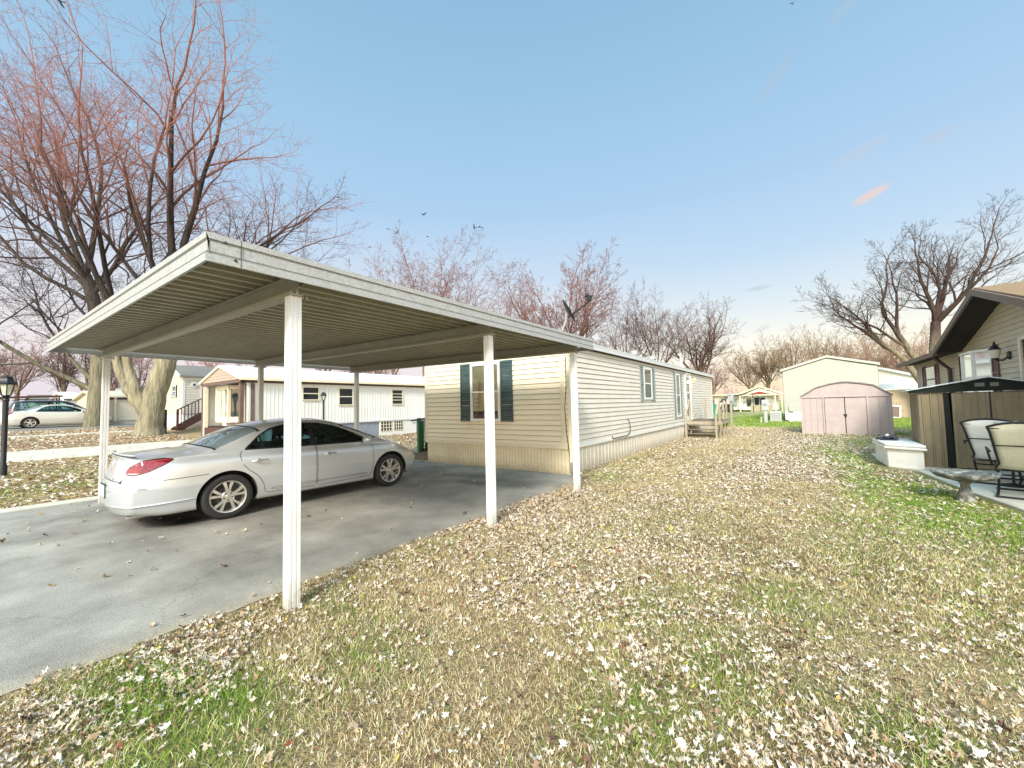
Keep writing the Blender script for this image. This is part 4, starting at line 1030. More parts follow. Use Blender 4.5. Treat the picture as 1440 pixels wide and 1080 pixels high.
for a, b in (((-0.20, 1.735), (1.08, 1.985)), ((1.08, 1.985), (BW + 0.2, 1.76))):
    mb.prism([a, b, (b[0], b[1] + 0.02), (a[0], a[1] + 0.02)], (0, -0.10, 0), (1, 0, 0), (0, 0, 1), (0, 1, 0), BD + 0.2)
mb.build('roof', M['shed_roof'], bs)
mb = MB()
for k in range(5): mb.box((0.95 + 0.0 * k, -0.056, 1.80 + k * 0.016), (0.14, 0.006, 0.006)); mb.box((1.16, -0.056, 1.80 + k * 0.016), (0.12, 0.006, 0.006))
mb.build('vent_slits', M['grey_metal'], bs)

# ------------------------------------------------------------------ white deck box with things lying on it
db = thing('deck_box', 'white plastic storage box in front of the brown shed', 'storage box', (0, 0, 0.03))
base = [(1.52, 12.89), (2.10, 12.50), (2.13, 14.35), (1.46, 14.35)]
mb = MB(); mb.prism([(1.54, 12.91), (2.10, 12.55), (2.12, 14.3), (1.48, 14.3)], (0, 0, -0.03), (1, 0, 0), (0, 1, 0), (0, 0, 1), 0.44); mb.build('body', M['white_plastic'], db, bevel=0.025)
mb = MB(); mb.prism([(1.49, 12.85), (2.14, 12.46), (2.145, 14.38), (1.43, 14.38)], (0, 0, 0.415), (1, 0, 0), (0, 1, 0), (0, 0, 1), 0.05); mb.build('rim', M['white_plastic'], db, bevel=0.012)
mb = MB(); mb.prism([(1.50, 12.86), (2.13, 12.48), (2.14, 14.37), (1.44, 14.37)], (0, 0, 0.472), (1, 0, 0), (0, 1, 0), (0, 0, 1), 0.065); mb.build('lid', M['white_plastic'], db, bevel=0.02)
gl_ = thing('work_gloves', 'dark blue and black gloves lying in a heap on the white storage box', 'gloves', (1.66, 13.75, 0.57))
rng = random.Random(3)
mb = MB(); bmg = bmesh.new()
for k in range(5):
    m_ = Matrix.Translation((rng.uniform(-0.12, 0.14), rng.uniform(-0.12, 0.12), 0.025 + 0.015 * k)) @ Matrix.Rotation(rng.uniform(0, 3), 4, 'Z') @ Matrix.Diagonal((0.13, 0.07, 0.03, 1))
    bmesh.ops.create_icosphere(bmg, subdivisions=3, radius=1, matrix=m_)
    for f in range(4):
        mf = Matrix.Translation((rng.uniform(-0.2, 0.2), rng.uniform(-0.16, 0.16), 0.02)) @ Matrix.Rotation(rng.uniform(0, 3), 4, 'Z') @ Matrix.Diagonal((0.06, 0.016, 0.016, 1))
        bmesh.ops.create_icosphere(bmg, subdivisions=2, radius=1, matrix=mf)
for v_ in bmg.verts: v_.co += Vector((0.01, 0.01, 0.006)) * mnoise.noise(v_.co * 22)
me = bpy.data.meshes.new('fabric'); bmg.to_mesh(me); bmg.free(); me.materials.append(mat('navy_glove_fabric', (0.03, 0.04, 0.07), 0.8, var=0.6, scale=14)); me.polygons.foreach_set('use_smooth', [True] * len(me.polygons))
o = bpy.data.objects.new('fabric', me); COL.objects.link(o); o.parent = gl_
mb = MB(); mb.lathe([(0.03, 0), (0.035, 0.03), (0.03, 0.06), (0.001, 0.062)], 12, c=(0.0, -0.02, 0.09)); mb.box((0.07, 0.03, 0.08), (0.08, 0.05, 0.03)); mb.build('white_cuff', M['frame'], gl_, smooth=True)

# ------------------------------------------------------------------ stone bird bath
bb = thing('bird_bath', 'mossy stone bird bath with a scalloped bowl at the edge of the patio', 'bird bath', (1.97, 9.22, 0.0))
mb = MB(); nn = 48; prof = [(0.001, 0.41), (0.2, 0.405), (0.30, 0.42), (0.345, 0.455), (0.37, 0.455), (0.372, 0.435), (0.32, 0.385), (0.2, 0.345), (0.09, 0.315), (0.001, 0.31)]
vs = []; fs = []
for i, (r_, h_) in enumerate(prof):
    for k in range(nn):
        a = 2 * PI * k / nn; nz_ = mnoise.noise(Vector((math.cos(a) * 3, math.sin(a) * 3, h_ * 9))); s_ = 1 + ((0.03 * math.cos(a * 9) + 0.05 * nz_) if r_ > 0.25 else 0); hh = h_ + ((0.010 * math.sin(a * 9) + 0.02 * nz_) if 0.25 < r_ else 0)
        vs.append((r_ * s_ * math.cos(a), r_ * s_ * math.sin(a), hh))
for i in range(len(prof) - 1):
    for k in range(nn): fs.append((i * nn + k, i * nn + (k + 1) % nn, (i + 1) * nn + (k + 1) % nn, (i + 1) * nn + k))
mb.add(vs, fs); mb.build('bowl', M['stone'], bb, smooth=True, angle=60)
mb = MB(); mb.lathe([(0.125, -0.02), (0.12, 0.03), (0.105, 0.05), (0.10, 0.09), (0.075, 0.17), (0.055, 0.24), (0.05, 0.27), (0.075, 0.30), (0.085, 0.325), (0.07, 0.345)], 10); mb.build('pedestal', M['stone'], bb, smooth=True, angle=50)

# ------------------------------------------------------------------ patio glider chairs
def make_chair(name, label, loc, rz, sm, group=None):
    t = thing(name, label, 'patio chair', loc, rz, group)
    # the chair faces +y; its back is towards -y
    w = 0.33
    def back(mb):
        prof = [(-0.34, 1.10), (-0.30, 1.02), (-0.24, 0.85), (-0.17, 0.66), (-0.10, 0.50), (-0.02, 0.43), (0.12, 0.40), (0.3, 0.42), (0.42, 0.44)]
        k = len(prof); vs = []; fs = []; nx_ = 8
        for i, (y, z) in enumerate(prof):
            ww = w - 0.10 * min(1, i / 4) + (0.0 if i < 5 else 0.04)
            for j in range(nx_ + 1):
                u = j / nx_ * 2 - 1
                vs.append((u * ww, y - 0.03 * (1 - u * u) * (1 if i < 5 else 0), z - (0.03 * (1 - u * u) if i >= 4 else 0) + (0.05 * (1 - u * u) if i == 0 else 0)))
        for i in range(k - 1):
            for j in range(nx_): fs.append((i * (nx_ + 1) + j, i * (nx_ + 1) + j + 1, (i + 1) * (nx_ + 1) + j + 1, (i + 1) * (nx_ + 1) + j))
        mb.add(vs, fs); return prof
    mb = MB(); prof = back(mb); s = mb.build('sling', sm, t, smooth=True, angle=80)
    md = s.modifiers.new('thick', 'SOLIDIFY'); md.thickness = 0.008
    mb = MB()
    for sx in (-1, 1):
        pts = [(sx * (w - 0.10 * min(1, i / 4) + (0.0 if i < 5 else 0.04) + 0.012), y, z) for i, (y, z) in enumerate(prof)]
        mb.tube(pts, 0.016, 8)
    top = [((w + 0.012) * u, -0.34 - 0.03 * (1 - u * u), 1.10 + 0.075 * (1 - u * u)) for u in [j / 8 * 2 - 1 for j in range(9)]]
    mb.tube(top, 0.016, 8); mb.tube([(-w, -0.33, 1.075), (w, -0.33, 1.075)], 0.009, 6)
    mb.tube([(-w + 0.02, -0.27, 0.80), (w - 0.02, -0.27, 0.80)], 0.010, 6); mb.tube([(-0.22, 0.0, 0.385), (0.22, 0.0, 0.385)], 0.016, 6); mb.tube([(-0.25, 0.42, 0.43), (0.25, 0.42, 0.43)], 0.016, 6)
    mb.build('frame', M['black_metal'], t, smooth=True)
    for sx in (-1, 1):
        mb = MB()
        mb.tube([(sx * 0.33, -0.22, 0.70), (sx * 0.36, -0.1, 0.74), (sx * 0.37, 0.25, 0.72), (sx * 0.36, 0.38, 0.66), (sx * 0.32, 0.38, 0.42)], 0.016, 8)
        mb.build('armrest', M['black_metal'], t, smooth=True)
        mb = MB()
        mb.tube([(sx * 0.26, -0.05, 0.38), (sx * 0.26, 0.0, 0.25), (sx * 0.26, 0.12, 0.12), (sx * 0.27, 0.05, 0.045), (sx * 0.28, -0.15, 0.02), (sx * 0.29, -0.42, 0.018)], 0.018, 8)
        mb.tube([(sx * 0.26, 0.12, 0.12), (sx * 0.27, 0.28, 0.05), (sx * 0.28, 0.45, 0.018)], 0.018, 8)
        mb.build('leg', M['black_metal'], t, smooth=True)
    mb = MB(); mb.tube([(-0.29, -0.42, 0.018), (0.29, -0.42, 0.018)], 0.016, 8); mb.tube([(-0.28, 0.45, 0.018), (0.28, 0.45, 0.018)], 0.016, 8); mb.tube([(-0.26, 0.05, 0.3), (0.26, 0.05, 0.3)], 0.014, 6); mb.build_each('stretcher', M['black_metal'], t, smooth=True)
    return t
make_chair('patio_chair', 'beige sling patio chair with a dark metal frame seen from behind at the right edge', (2.78, 9.98, 0.035), R(-14), M['sling'])
make_chair('patio_chair', 'white sling patio chair with a dark metal frame nearer the brown shed door', (2.84, 11.35, 0.035), R(-24), M['sling_white'])
tb = thing('side_table', 'small side table between the two patio chairs with a white top', 'side table', (2.93, 10.95, 0.035))
mb = MB(); mb.lathe([(0.001, 1.13), (0.17, 1.13), (0.175, 1.12), (0.17, 1.105), (0.001, 1.10)], 20); mb.build('table_top', M['sling_white'], tb, smooth=True)
mb = MB(); mb.tube([(0, 0, 1.1), (0, 0, 0.02)], 0.02, 8)
mb.lathe([(0.19, 0.0), (0.19, 0.02), (0.03, 0.05)], 16); mb.build('leg', M['black_metal'], tb, smooth=True)

# ------------------------------------------------------------------ brown house on the right
bh = thing('brown_roof_house', 'olive tan house with a brown shingled gable, bay window and maroon shutters at right', 'house')
BX = 4.05; EX = BX - 0.55; EZ = 3.02
Y0b, Y1b = 6.0, 24.3
GY0, GYP, GY1 = 10.3, 14.25, 18.2; GZ = 4.15
BO, BU = (BX, Y1b, 0), (0, -1, 0)      # s measured from the far corner towards the camera
def S(y): return Y1b - y
mb = MB(); PORCH_Y = 14.05
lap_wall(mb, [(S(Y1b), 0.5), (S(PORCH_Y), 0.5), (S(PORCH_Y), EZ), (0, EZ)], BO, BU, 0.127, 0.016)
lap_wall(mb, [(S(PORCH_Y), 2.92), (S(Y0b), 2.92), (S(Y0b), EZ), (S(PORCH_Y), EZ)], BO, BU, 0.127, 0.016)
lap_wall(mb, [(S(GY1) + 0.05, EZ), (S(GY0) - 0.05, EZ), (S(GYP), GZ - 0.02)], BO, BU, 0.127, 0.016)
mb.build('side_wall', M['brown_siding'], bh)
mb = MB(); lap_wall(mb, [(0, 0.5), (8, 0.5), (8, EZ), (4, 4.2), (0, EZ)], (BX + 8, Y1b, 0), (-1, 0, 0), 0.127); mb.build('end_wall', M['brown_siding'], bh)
mb = MB(); mb.box2((BX + 0.02, PORCH_Y, 0), (BX + 7.9, Y1b - 0.05, 0.52)); mb.build('skirting', M['skirt'], bh)
# porch recess
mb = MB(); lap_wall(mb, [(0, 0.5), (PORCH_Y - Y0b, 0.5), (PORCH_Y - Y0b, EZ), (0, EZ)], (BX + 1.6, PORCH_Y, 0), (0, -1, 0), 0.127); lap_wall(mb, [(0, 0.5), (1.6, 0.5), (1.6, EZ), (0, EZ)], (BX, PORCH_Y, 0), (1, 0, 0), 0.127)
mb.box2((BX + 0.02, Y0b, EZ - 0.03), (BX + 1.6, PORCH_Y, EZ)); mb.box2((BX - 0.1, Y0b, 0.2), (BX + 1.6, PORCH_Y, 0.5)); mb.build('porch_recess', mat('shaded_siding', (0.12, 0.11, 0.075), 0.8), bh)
mb = MB(); wbox(mb, BO, BU, S(PORCH_Y) - 0.11, S(PORCH_Y) + 0.0, 0.5, 2.92, 0.0, 0.03); wbox(mb, BO, BU, S(PORCH_Y), S(Y0b), 2.86, 2.93, -0.05, 0.025); wbox(mb, BO, BU, S(Y1b) - 0.01, S(Y1b) + 0.10, 0.5, EZ, 0.0, 0.03); mb.build_each('corner_trim', M['beige_siding'], bh)
mb = MB(); mb.box((BX + 0.10, PORCH_Y - 0.3, 1.75), (0.13, 0.16, 2.3)); mb.build('porch_post', mat('olive_post', (0.30, 0.27, 0.19), 0.7), bh)
# main roof slope + gable roof
mb = MB()
def roofslab(a, b, c_, d_, t=0.06):
    a, b, c_, d_ = map(Vector, (a, b, c_, d_)); nrm = (b - a).cross(d_ - a).normalized()
    if nrm.z < 0: nrm = -nrm
    lo_ = [a, b, c_, d_]; hi_ = [p + nrm * t for p in lo_]
    mb.add(lo_ + hi_, [(0, 1, 2, 3), (7, 6, 5, 4), (0, 4, 5, 1), (1, 5, 6, 2), (2, 6, 7, 3), (3, 7, 4, 0)])
slope = 0.27
roofslab((EX, Y1b + 0.6, EZ), (EX, GY1 - 0.1, EZ), (BX + 4, GY1 - 0.1, EZ + slope * (BX + 4 - EX)), (BX + 4, Y1b + 0.6, EZ + slope * (BX + 4 - EX)))
roofslab((EX, GY0 + 0.1, EZ), (EX, Y0b, EZ), (BX + 4, Y0b, EZ + slope * (BX + 4 - EX)), (BX + 4, GY0 + 0.1, EZ + slope * (BX + 4 - EX)))
roofslab((BX + 0.6, GY1, EZ + slope * 1.15), (BX + 0.6, GY0, EZ + slope * 1.15), (BX + 4, GY0, EZ + slope * (BX + 4 - EX)), (BX + 4, GY1, EZ + slope * (BX + 4 - EX)))
gex = EX - 0.06
roofslab((gex, GY1, EZ), (gex, GYP, GZ), (BX + 4.4, GYP, GZ + 0.02), (BX + 4.4, GY1, EZ + 0.02))
roofslab((gex, GYP, GZ), (gex, GY0, EZ), (BX + 4.4, GY0, EZ + 0.02), (BX + 4.4, GYP, GZ + 0.02))
mb.build('roof', M['shingle'], bh)
mb = MB()
mb.bar((EX - 0.0, Y1b + 0.6, EZ - 0.03), (EX, GY1, EZ - 0.03), 0.05, 0.13)
mb.bar((gex - 0.03, GY1 + 0.08, EZ - 0.06), (gex - 0.03, GYP, GZ - 0.04), 0.05, 0.15); mb.bar((gex - 0.033, GYP, GZ - 0.04), (gex - 0.033, GY0, EZ - 0.06), 0.05, 0.15)
mb.bar((EX, GY0, EZ - 0.05), (EX, Y0b, EZ - 0.05), 0.05, 0.17)
mb.build('fascia', M['bwood'], bh)
mb = MB()
for a, b in (((GY1, EZ - 0.03), (GYP, GZ - 0.03)), ((GYP, GZ - 0.03), (GY0, EZ - 0.03))):
    mb.quad((gex, a[0], a[1]), (gex, b[0], b[1]), (BX, b[0], b[1] - 0.0), (BX, a[0], a[1] - 0.0))
mb.quad((EX, Y1b + 0.6, EZ - 0.02), (EX, GY1, EZ - 0.02), (BX + 0.02, GY1, EZ - 0.02), (BX + 0.02, Y1b + 0.6, EZ - 0.02)); mb.quad((EX, GY0, EZ - 0.02), (EX, Y0b, EZ - 0.02), (BX + 0.02, Y0b, EZ - 0.02), (BX + 0.02, GY0, EZ - 0.02)); mb.fixn = False
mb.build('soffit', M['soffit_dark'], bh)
# small window, drain pipe, bay, lamp
window(bh, BO, BU, S(22.7), S(21.35), 1.75, 2.80, 0.05, 0.04, True, 'bwood', 'pane', 'blind_dark')
shutter(bh, BO, BU, S(22.75) - 0.5, S(22.75) - 0.03, 1.72, 2.84, M['shutter_maroon']); shutter(bh, BO, BU, S(21.3) + 0.03, S(21.3) + 0.45, 1.72, 2.84, M['shutter_maroon'])
mb = MB(); mb.tube([(EX + 0.12, 19.2, EZ - 0.05), (EX + 0.2, 19.2, EZ - 0.2), (BX - 0.08, 19.25, EZ - 0.5), (BX - 0.07, 19.25, 0.4)], 0.055, 8); mb.build('downspout', M['dark_grey'], bh, smooth=True)
bay = MB(); y0, y1, pr = 15.85, 17.95, 0.20
bp = [(BX, y1), (BX - pr, y1 - 0.6), (BX - pr, y0 + 0.6), (BX, y0)]
mb = MB()
mb.prism([(BX + 0.02, y1 + 0.05), (BX - pr - 0.06, y1 - 0.58), (BX - pr - 0.06, y0 + 0.58), (BX + 0.02, y0 - 0.05)], (0, 0, 2.80), (1, 0, 0), (0, 1, 0), (0, 0, 1), 0.06)
mb.prism([(BX + 0.02, y1 + 0.05), (BX - pr - 0.06, y1 - 0.58), (BX - pr - 0.06, y0 + 0.58), (BX + 0.02, y0 - 0.05)], (0, 0, 1.44), (1, 0, 0), (0, 1, 0), (0, 0, 1), 0.08)
for p_ in bp: mb.box((p_[0] - 0.01, p_[1], 2.16), (0.05, 0.06, 1.28))
bw = mb.build('bay_window', M['frame'], bh)
mir, mnt, mo = new_mat('sky_reflecting_glass')
pp = _n(mnt, 'ShaderNodeBsdfPrincipled'); pp.inputs['Base Color'].default_value = (0.80, 0.86, 0.90, 1); pp.inputs['Metallic'].default_value = 0.9; pp.inputs['Roughness'].default_value = 0.06; mnt.links.new(pp.outputs[0], mo.inputs[0])
mb = MB()
for (a, b) in zip(bp[:-1], bp[1:]): mb.quad((a[0], a[1], 1.52), (b[0], b[1], 1.52), (b[0], b[1], 2.80), (a[0], a[1], 2.80))
mb.build('pane', mir, bw)
mb = MB()
for (a, b) in zip(bp[:-1], bp[1:]): mb.bar((a[0] - 0.012, a[1], 2.14), (b[0] - 0.012, b[1], 2.14), 0.02, 0.035)
mb.build('glazing_bar', M['frame'], bw)
shutter(bh, BO, BU, S(y1) - 0.48, S(y1) - 0.1, 1.5, 2.86, M['shutter_maroon']); shutter(bh, BO, BU, S(y0) + 0.10, S(y0) + 0.50, 1.5, 2.90, M['shutter_maroon'])
lx, ly, lz_ = BX - 0.24, 14.72, 2.62
mb = MB(); mb.tube([(BX - 0.02, ly - 0.05, lz_ - 0.06), (BX - 0.12, ly - 0.02, lz_ - 0.16), (lx, ly, lz_ - 0.14)], 0.022, 8); mb.lathe([(0.10, 0), (0.09, -0.03), (0.001, -0.035)], 12, 'X', c=(BX - 0.02, ly - 0.05, lz_ - 0.05))
mb.lathe([(0.12, 0.10), (0.10, 0.13), (0.03, 0.22), (0.015, 0.30), (0.001, 0.31)], 12, c=(lx, ly, lz_)); mb.lathe([(0.001, -0.14), (0.05, -0.13), (0.07, -0.10)], 12, c=(lx, ly, lz_))
wl = mb.build('wall_lamp', M['black_metal'], bh, smooth=True)
mb = MB(); mb.lathe([(0.07, -0.10), (0.115, 0.10)], 12, c=(lx, ly, lz_)); mb.build('lamp_glass', M['lamp_glass'], wl, smooth=True)
# ------------------------------------------------------------------ white mobile home across the lawn
wh = thing('mobile_home', 'white ribbed mobile home with brown eaves and a white roof beyond the carport', 'mobile home', (0, 0, 0))
WX1, WX0, WY0, WY1 = -17.0, -21.0, 6.55, 25.0
WB, WE = 1.02, 2.82; WXM = (WX0 + WX1) / 2; WR = 3.46
mb = MB(); Lw = WY1 - WY0
WP = [(0, 0), (0.30, 0), (0.36, 0.012), (0.46, 0.012), (0.52, 0), (1, 0)]
rib_wall(mb, [(0, WB), (Lw, WB), (Lw, WE), (0, WE)], (WX1, WY0, 0), (0, 1, 0), WP, 0.15); mb.build('side_wall', M['white_siding'], wh)
mb = MB(); rib_wall(mb, [(0, WB), (4.0, WB), (4.0, WE), (0, WE)], (WX1, WY1, 0), (-1, 0, 0), WP, 0.15); mb.build('rear_wall', M['white_siding'], wh)
mb = MB(); rib_wall(mb, [(0, WB), (Lw, WB), (Lw, WE), (0, WE)], (WX0, WY1, 0), (0, -1, 0), WP, 0.15); mb.build('side_wall', M['white_siding'], wh)
FYR = WY0 + 0.55
mb = MB(); rib_wall(mb, [(0, WB), (4.0, WB), (4.0, WE), (0, WE)], (WX0, FYR, 0), (1, 0, 0), WP, 0.15); mb.build('front_wall', M['white_siding'], wh)
mb = MB(); mb.box2((WX0 + 0.06, FYR + 0.06, 0.1), (WX1 - 0.04, WY1 - 0.05, WB)); mb.build('skirting', M['slate'], wh)
mb = MB()
wbox(mb, (WX1, WY0, 0), (0, 1, 0), 0, Lw, WB - 0.03, WB + 0.04, -0.03, 0.02); mb.build('base_trim', M['eave'], wh)
mb = MB(); zsk = 0.30
for a, b in ((12.45, 14.8), (16.6, 20)): wbox(mb, (WX1 - 0.04, WY0, 0), (0, 1, 0), a - WY0, b - WY0, 0.2, WB - 0.04, 0.0, 0.02)
mb.build_each('skirting_panel', M['white_siding'], wh)
for a, b in ((12.52, 13.18), (13.32, 13.88)):
    mb = MB(); O_ = (WX1 - 0.02, WY0, 0); s0, s1 = a - WY0, b - WY0
    wbox(mb, O_, (0, 1, 0), s0, s1, 0.50, 0.98, 0.0, 0.01); vv = mb.build('skirting_vent', M['blind_dark'], wh)
    mb = MB()
    for k in range(5): wbox(mb, O_, (0, 1, 0), s0 + (s1 - s0) * k / 4 - 0.015, s0 + (s1 - s0) * k / 4 + 0.015, 0.5, 0.98, 0.01, 0.025)
    for k in range(4): wbox(mb, O_, (0, 1, 0), s0, s1, 0.5 + 0.16 * k - 0.012, 0.5 + 0.16 * k + 0.012, 0.01, 0.022)
    mb.build('grille', M['trim'], vv)
mb = MB(); wbox(mb, (WX1 - 0.02, WY0, 0), (0, 1, 0), 14.5 - WY0, 14.7 - WY0, 0.82, 0.86, 0.0, 0.03); mb.build('skirting_handle', M['grey_metal'], wh)
# roof with gable over the front porch
mb = MB(); ov = 0.18
for sx, x in ((1, WX1 + ov), (-1, WX0 - ov)):
    a = [(WXM, WY0 - 0.25, WR), (x, WY0 - 0.25, WE + 0.03), (x, WY1 + 0.2, WE + 0.03), (WXM, WY1 + 0.2, WR)]
    mb.quad(*a); mb.quad(*[(p[0], p[1], p[2] + 0.06) for p in a]); mb.quad(a[1], a[2], (x, WY1 + 0.2, WE + 0.09), (x, WY0 - 0.25, WE + 0.09))
    mb.quad(a[0], a[1], (x, WY0 - 0.25, WE + 0.09), (WXM, WY0 - 0.25, WR + 0.06))
mb.fixn = False; mb.build('roof', M['white_roof'], wh)
mb = MB()
for yj in (11.5, 15.2, 19.0): mb.bar((WXM, yj, WR + 0.062), (WX1 + ov, yj, WE + 0.092), 0.05, 0.012)
mb.build('roof_seam', M['eave'], wh)
mb = MB(); wbox(mb, (WX1, WY0, 0), (0, 1, 0), -0.25, Lw, WE - 0.10, WE + 0.03, 0.0, 0.05); wbox(mb, (WX1, WY0, 0), (0, 1, 0), -0.25, Lw, WE - 0.03, WE + 0.035, 0.05, ov + 0.02); mb.build('eave_band', M['brown_trim'], wh)
mb = MB(); wbox(mb, (WX1 + ov + 0.02, WY0, 0), (0, 1, 0), -0.25, Lw, WE - 0.02, WE + 0.085, 0.0, 0.06); mb.build('gutter', M['trim'], wh)
mb = MB(); lap_wall(mb, [(0, 0), (4.0, 0), (2.0, WR - WE - 0.02)], (WX0, WY0 - 0.2, WE + 0.03), (1, 0, 0), 0.11, 0.014); mb.build('gable', M['tan_siding'], wh)
mb = MB(); mb.bar((WX0 - ov, WY0 - 0.24, WE + 0.02), (WXM, WY0 - 0.24, WR + 0.0), 0.05, 0.09); mb.bar((WX1 + ov, WY0 - 0.243, WE + 0.02), (WXM, WY0 - 0.243, WR + 0.0), 0.05, 0.09); mb.build('gable_trim', M['trim'], wh)
mb = MB(); mb.box2((WX0 - 0.05, WY0 - 0.2, WE - 0.09), (WX1 + 0.05, WY0 - 0.08, WE + 0.028)); mb.build('porch_beam', M['brown_trim'], wh)
for x, y, m_ in ((WX0 + 0.15, WY0 - 0.14, 'brown_trim'), (WX0 + 0.34, WY0 - 0.14, 'trim'), (WX1 - 0.08, WY0 - 0.14, 'brown_trim'), (WX1 - 0.02, WY0 + 0.2, 'brown_trim'), (WX1 - 1.25, WY0 + 0.3, 'brown_trim')):
    mb = MB(); mb.box((x, y, 1.55), (0.15, 0.13, 2.3)); mb.build('porch_post', M[m_], wh)
# bay window of the front
bayb = [(WX0 + 0.55, FYR), (WX0 + 0.95, FYR - 0.45), (WX0 + 2.15, FYR - 0.45), (WX0 + 2.55, FYR)]
mb = MB()
for p_ in bayb: mb.box((p_[0], p_[1] - 0.02, 1.98), (0.12, 0.10, 1.45))
for z0_, z1_ in ((1.2, 1.42), (2.55, 2.70)):
    mb.prism([(bayb[0][0] - 0.05, bayb[0][1]), (bayb[1][0] - 0.03, bayb[1][1] - 0.06), (bayb[2][0] + 0.03, bayb[2][1] - 0.06), (bayb[3][0] + 0.05, bayb[3][1])], (0, 0, z0_), (1, 0, 0), (0, 1, 0), (0, 0, 1), z1_ - z0_)
mb.bar((bayb[0][0], bayb[0][1] - 0.02, 2.0), (bayb[1][0], bayb[1][1] - 0.02, 2.0), 0.04, 0.05); mb.bar((bayb[1][0] + 0.6, bayb[1][1] - 0.02, 1.4), (bayb[1][0] + 0.6, bayb[1][1] - 0.02, 2.55), 0.06, 0.05)
bwn = mb.build('bay_window', M['trim'], wh)
mb = MB()
for a, b in zip(bayb[:-1], bayb[1:]): mb.quad((a[0], a[1], 1.42), (b[0], b[1], 1.42), (b[0], b[1], 2.55), (a[0], a[1], 2.55))
mb.build('pane', M['pane'], bwn)
mb = MB(); mb.box2((WX0 + 0.1, WY0 - 0.2, 0.3), (WX1 + 0.02, FYR, 0.98)); mb.build('porch_floor', M['red_wood'], wh)
WO, WU = (WX1, WY0, 0), (0, 1, 0)
for a, b, z0_, z1_, st in ((8.62, 9.36, 2.03, 2.62, 1), (10.25, 10.98, 1.80, 2.60, 1), (13.15, 13.85, 1.80, 2.58, 3), (18, 18.8, 1.8, 2.55, 1)):
    f = window(wh, WO, WU, a - WY0, b - WY0, z0_, z1_, 0.045, 0.05, True, 'trim', 'pane', 'blind_dark')
    if st == 3:
        k = MB()
        for z in (z0_ + 0.22, z1_ - 0.25): wbox(k, WO, WU, a - WY0 + 0.05, b - WY0 - 0.05, z, z + 0.035, 0.034, 0.044)
        k.build('glazing_bar', M['trim'], f)
# clothes of ground shade: leaf covered slope is part of the ground

def lamp_post(label, loc, h, s=1.0, m_='black_metal'):
    t = thing('lamp_post', label, 'lamp post', loc)
    mb = MB(); mb.lathe([(0.065 * s, -0.1), (0.065 * s, 0.25), (0.045 * s, 0.3), (0.045 * s, h - 0.55 * s), (0.06 * s, h - 0.53 * s), (0.045 * s, h - 0.49 * s), (0.06 * s, h - 0.45 * s), (0.02, h - 0.44 * s)], 14); mb.build('post', M[m_], t, smooth=True)
    hd = MB(); z = h - 0.42 * s
    for k in range(6):
        a0, a1 = PI / 3 * k, PI / 3 * (k + 1)
        p0 = (0.075 * s * math.cos(a0), 0.075 * s * math.sin(a0), z); p1 = (0.125 * s * math.cos(a0), 0.125 * s * math.sin(a0), z + 0.24 * s)
        hd.bar(p0, p1, 0.016 * s, 0.016 * s)
    hd.lathe([(0.05 * s, z - 0.03 * s), (0.085 * s, z), (0.06 * s, z + 0.01 * s)], 6)
    hd.lathe([(0.16 * s, z + 0.235 * s), (0.165 * s, z + 0.26 * s), (0.12 * s, z + 0.31 * s), (0.10 * s, z + 0.36 * s), (0.10 * s, z + 0.40 * s), (0.03 * s, z + 0.42 * s), (0.015 * s, z + 0.44 * s), (0.001, z + 0.45 * s)], 6)
    ho = hd.build('lantern', M[m_], t)
    g = MB(); g.lathe([(0.068 * s, z + 0.005), (0.118 * s, z + 0.235 * s)], 6); g.build('lamp_glass', M['lamp_glass'], ho)
    return t
lx_, ly_ = -15.7, 0.82
lamp_post('tall black lamp post with a wide square-topped lantern at the left edge', (lx_, ly_, gz(lx_)), 2.42, 1.12)
lamp_post('short black garden lamp with a pointed lantern in front of the white ribbed home', (-16.2, 9.12, gz(-16.2)), 2.12, 0.75)

# green railing of a neighbouring porch beside the cream home
gr = thing('porch_railing', 'green painted wooden porch railing beside the left corner of the cream home', 'railing', (-10.05, 9.35, 0))
mb = MB()
for y in (-0.5, 0.62): mb.box((0, y, 0.65), (0.09, 0.09, 1.3))
mb.build('post', M['green_paint'], gr)
mb = MB()
for k in range(7): mb.box((0.0, -0.36 + k * 0.15, 0.72), (0.05, 0.085, 0.95))
mb.build('picket', M['green_paint'], gr)
mb = MB(); mb.bar((-0.06, -0.75, 1.22), (0.0, 0.7, 1.36), 0.13, 0.04); mb.bar((0, -0.5, 0.26), (0, 0.7, 0.26), 0.05, 0.09); mb.build('top_rail', M['dark_wood'], gr)
mb = MB(); mb.box((0.25, 0.1, 0.18), (0.7, 1.5, 0.05)); mb.box((0.3, -0.68, 0.08), (0.6, 0.06, 0.16)); mb.build('platform', M['dark_wood'], gr)

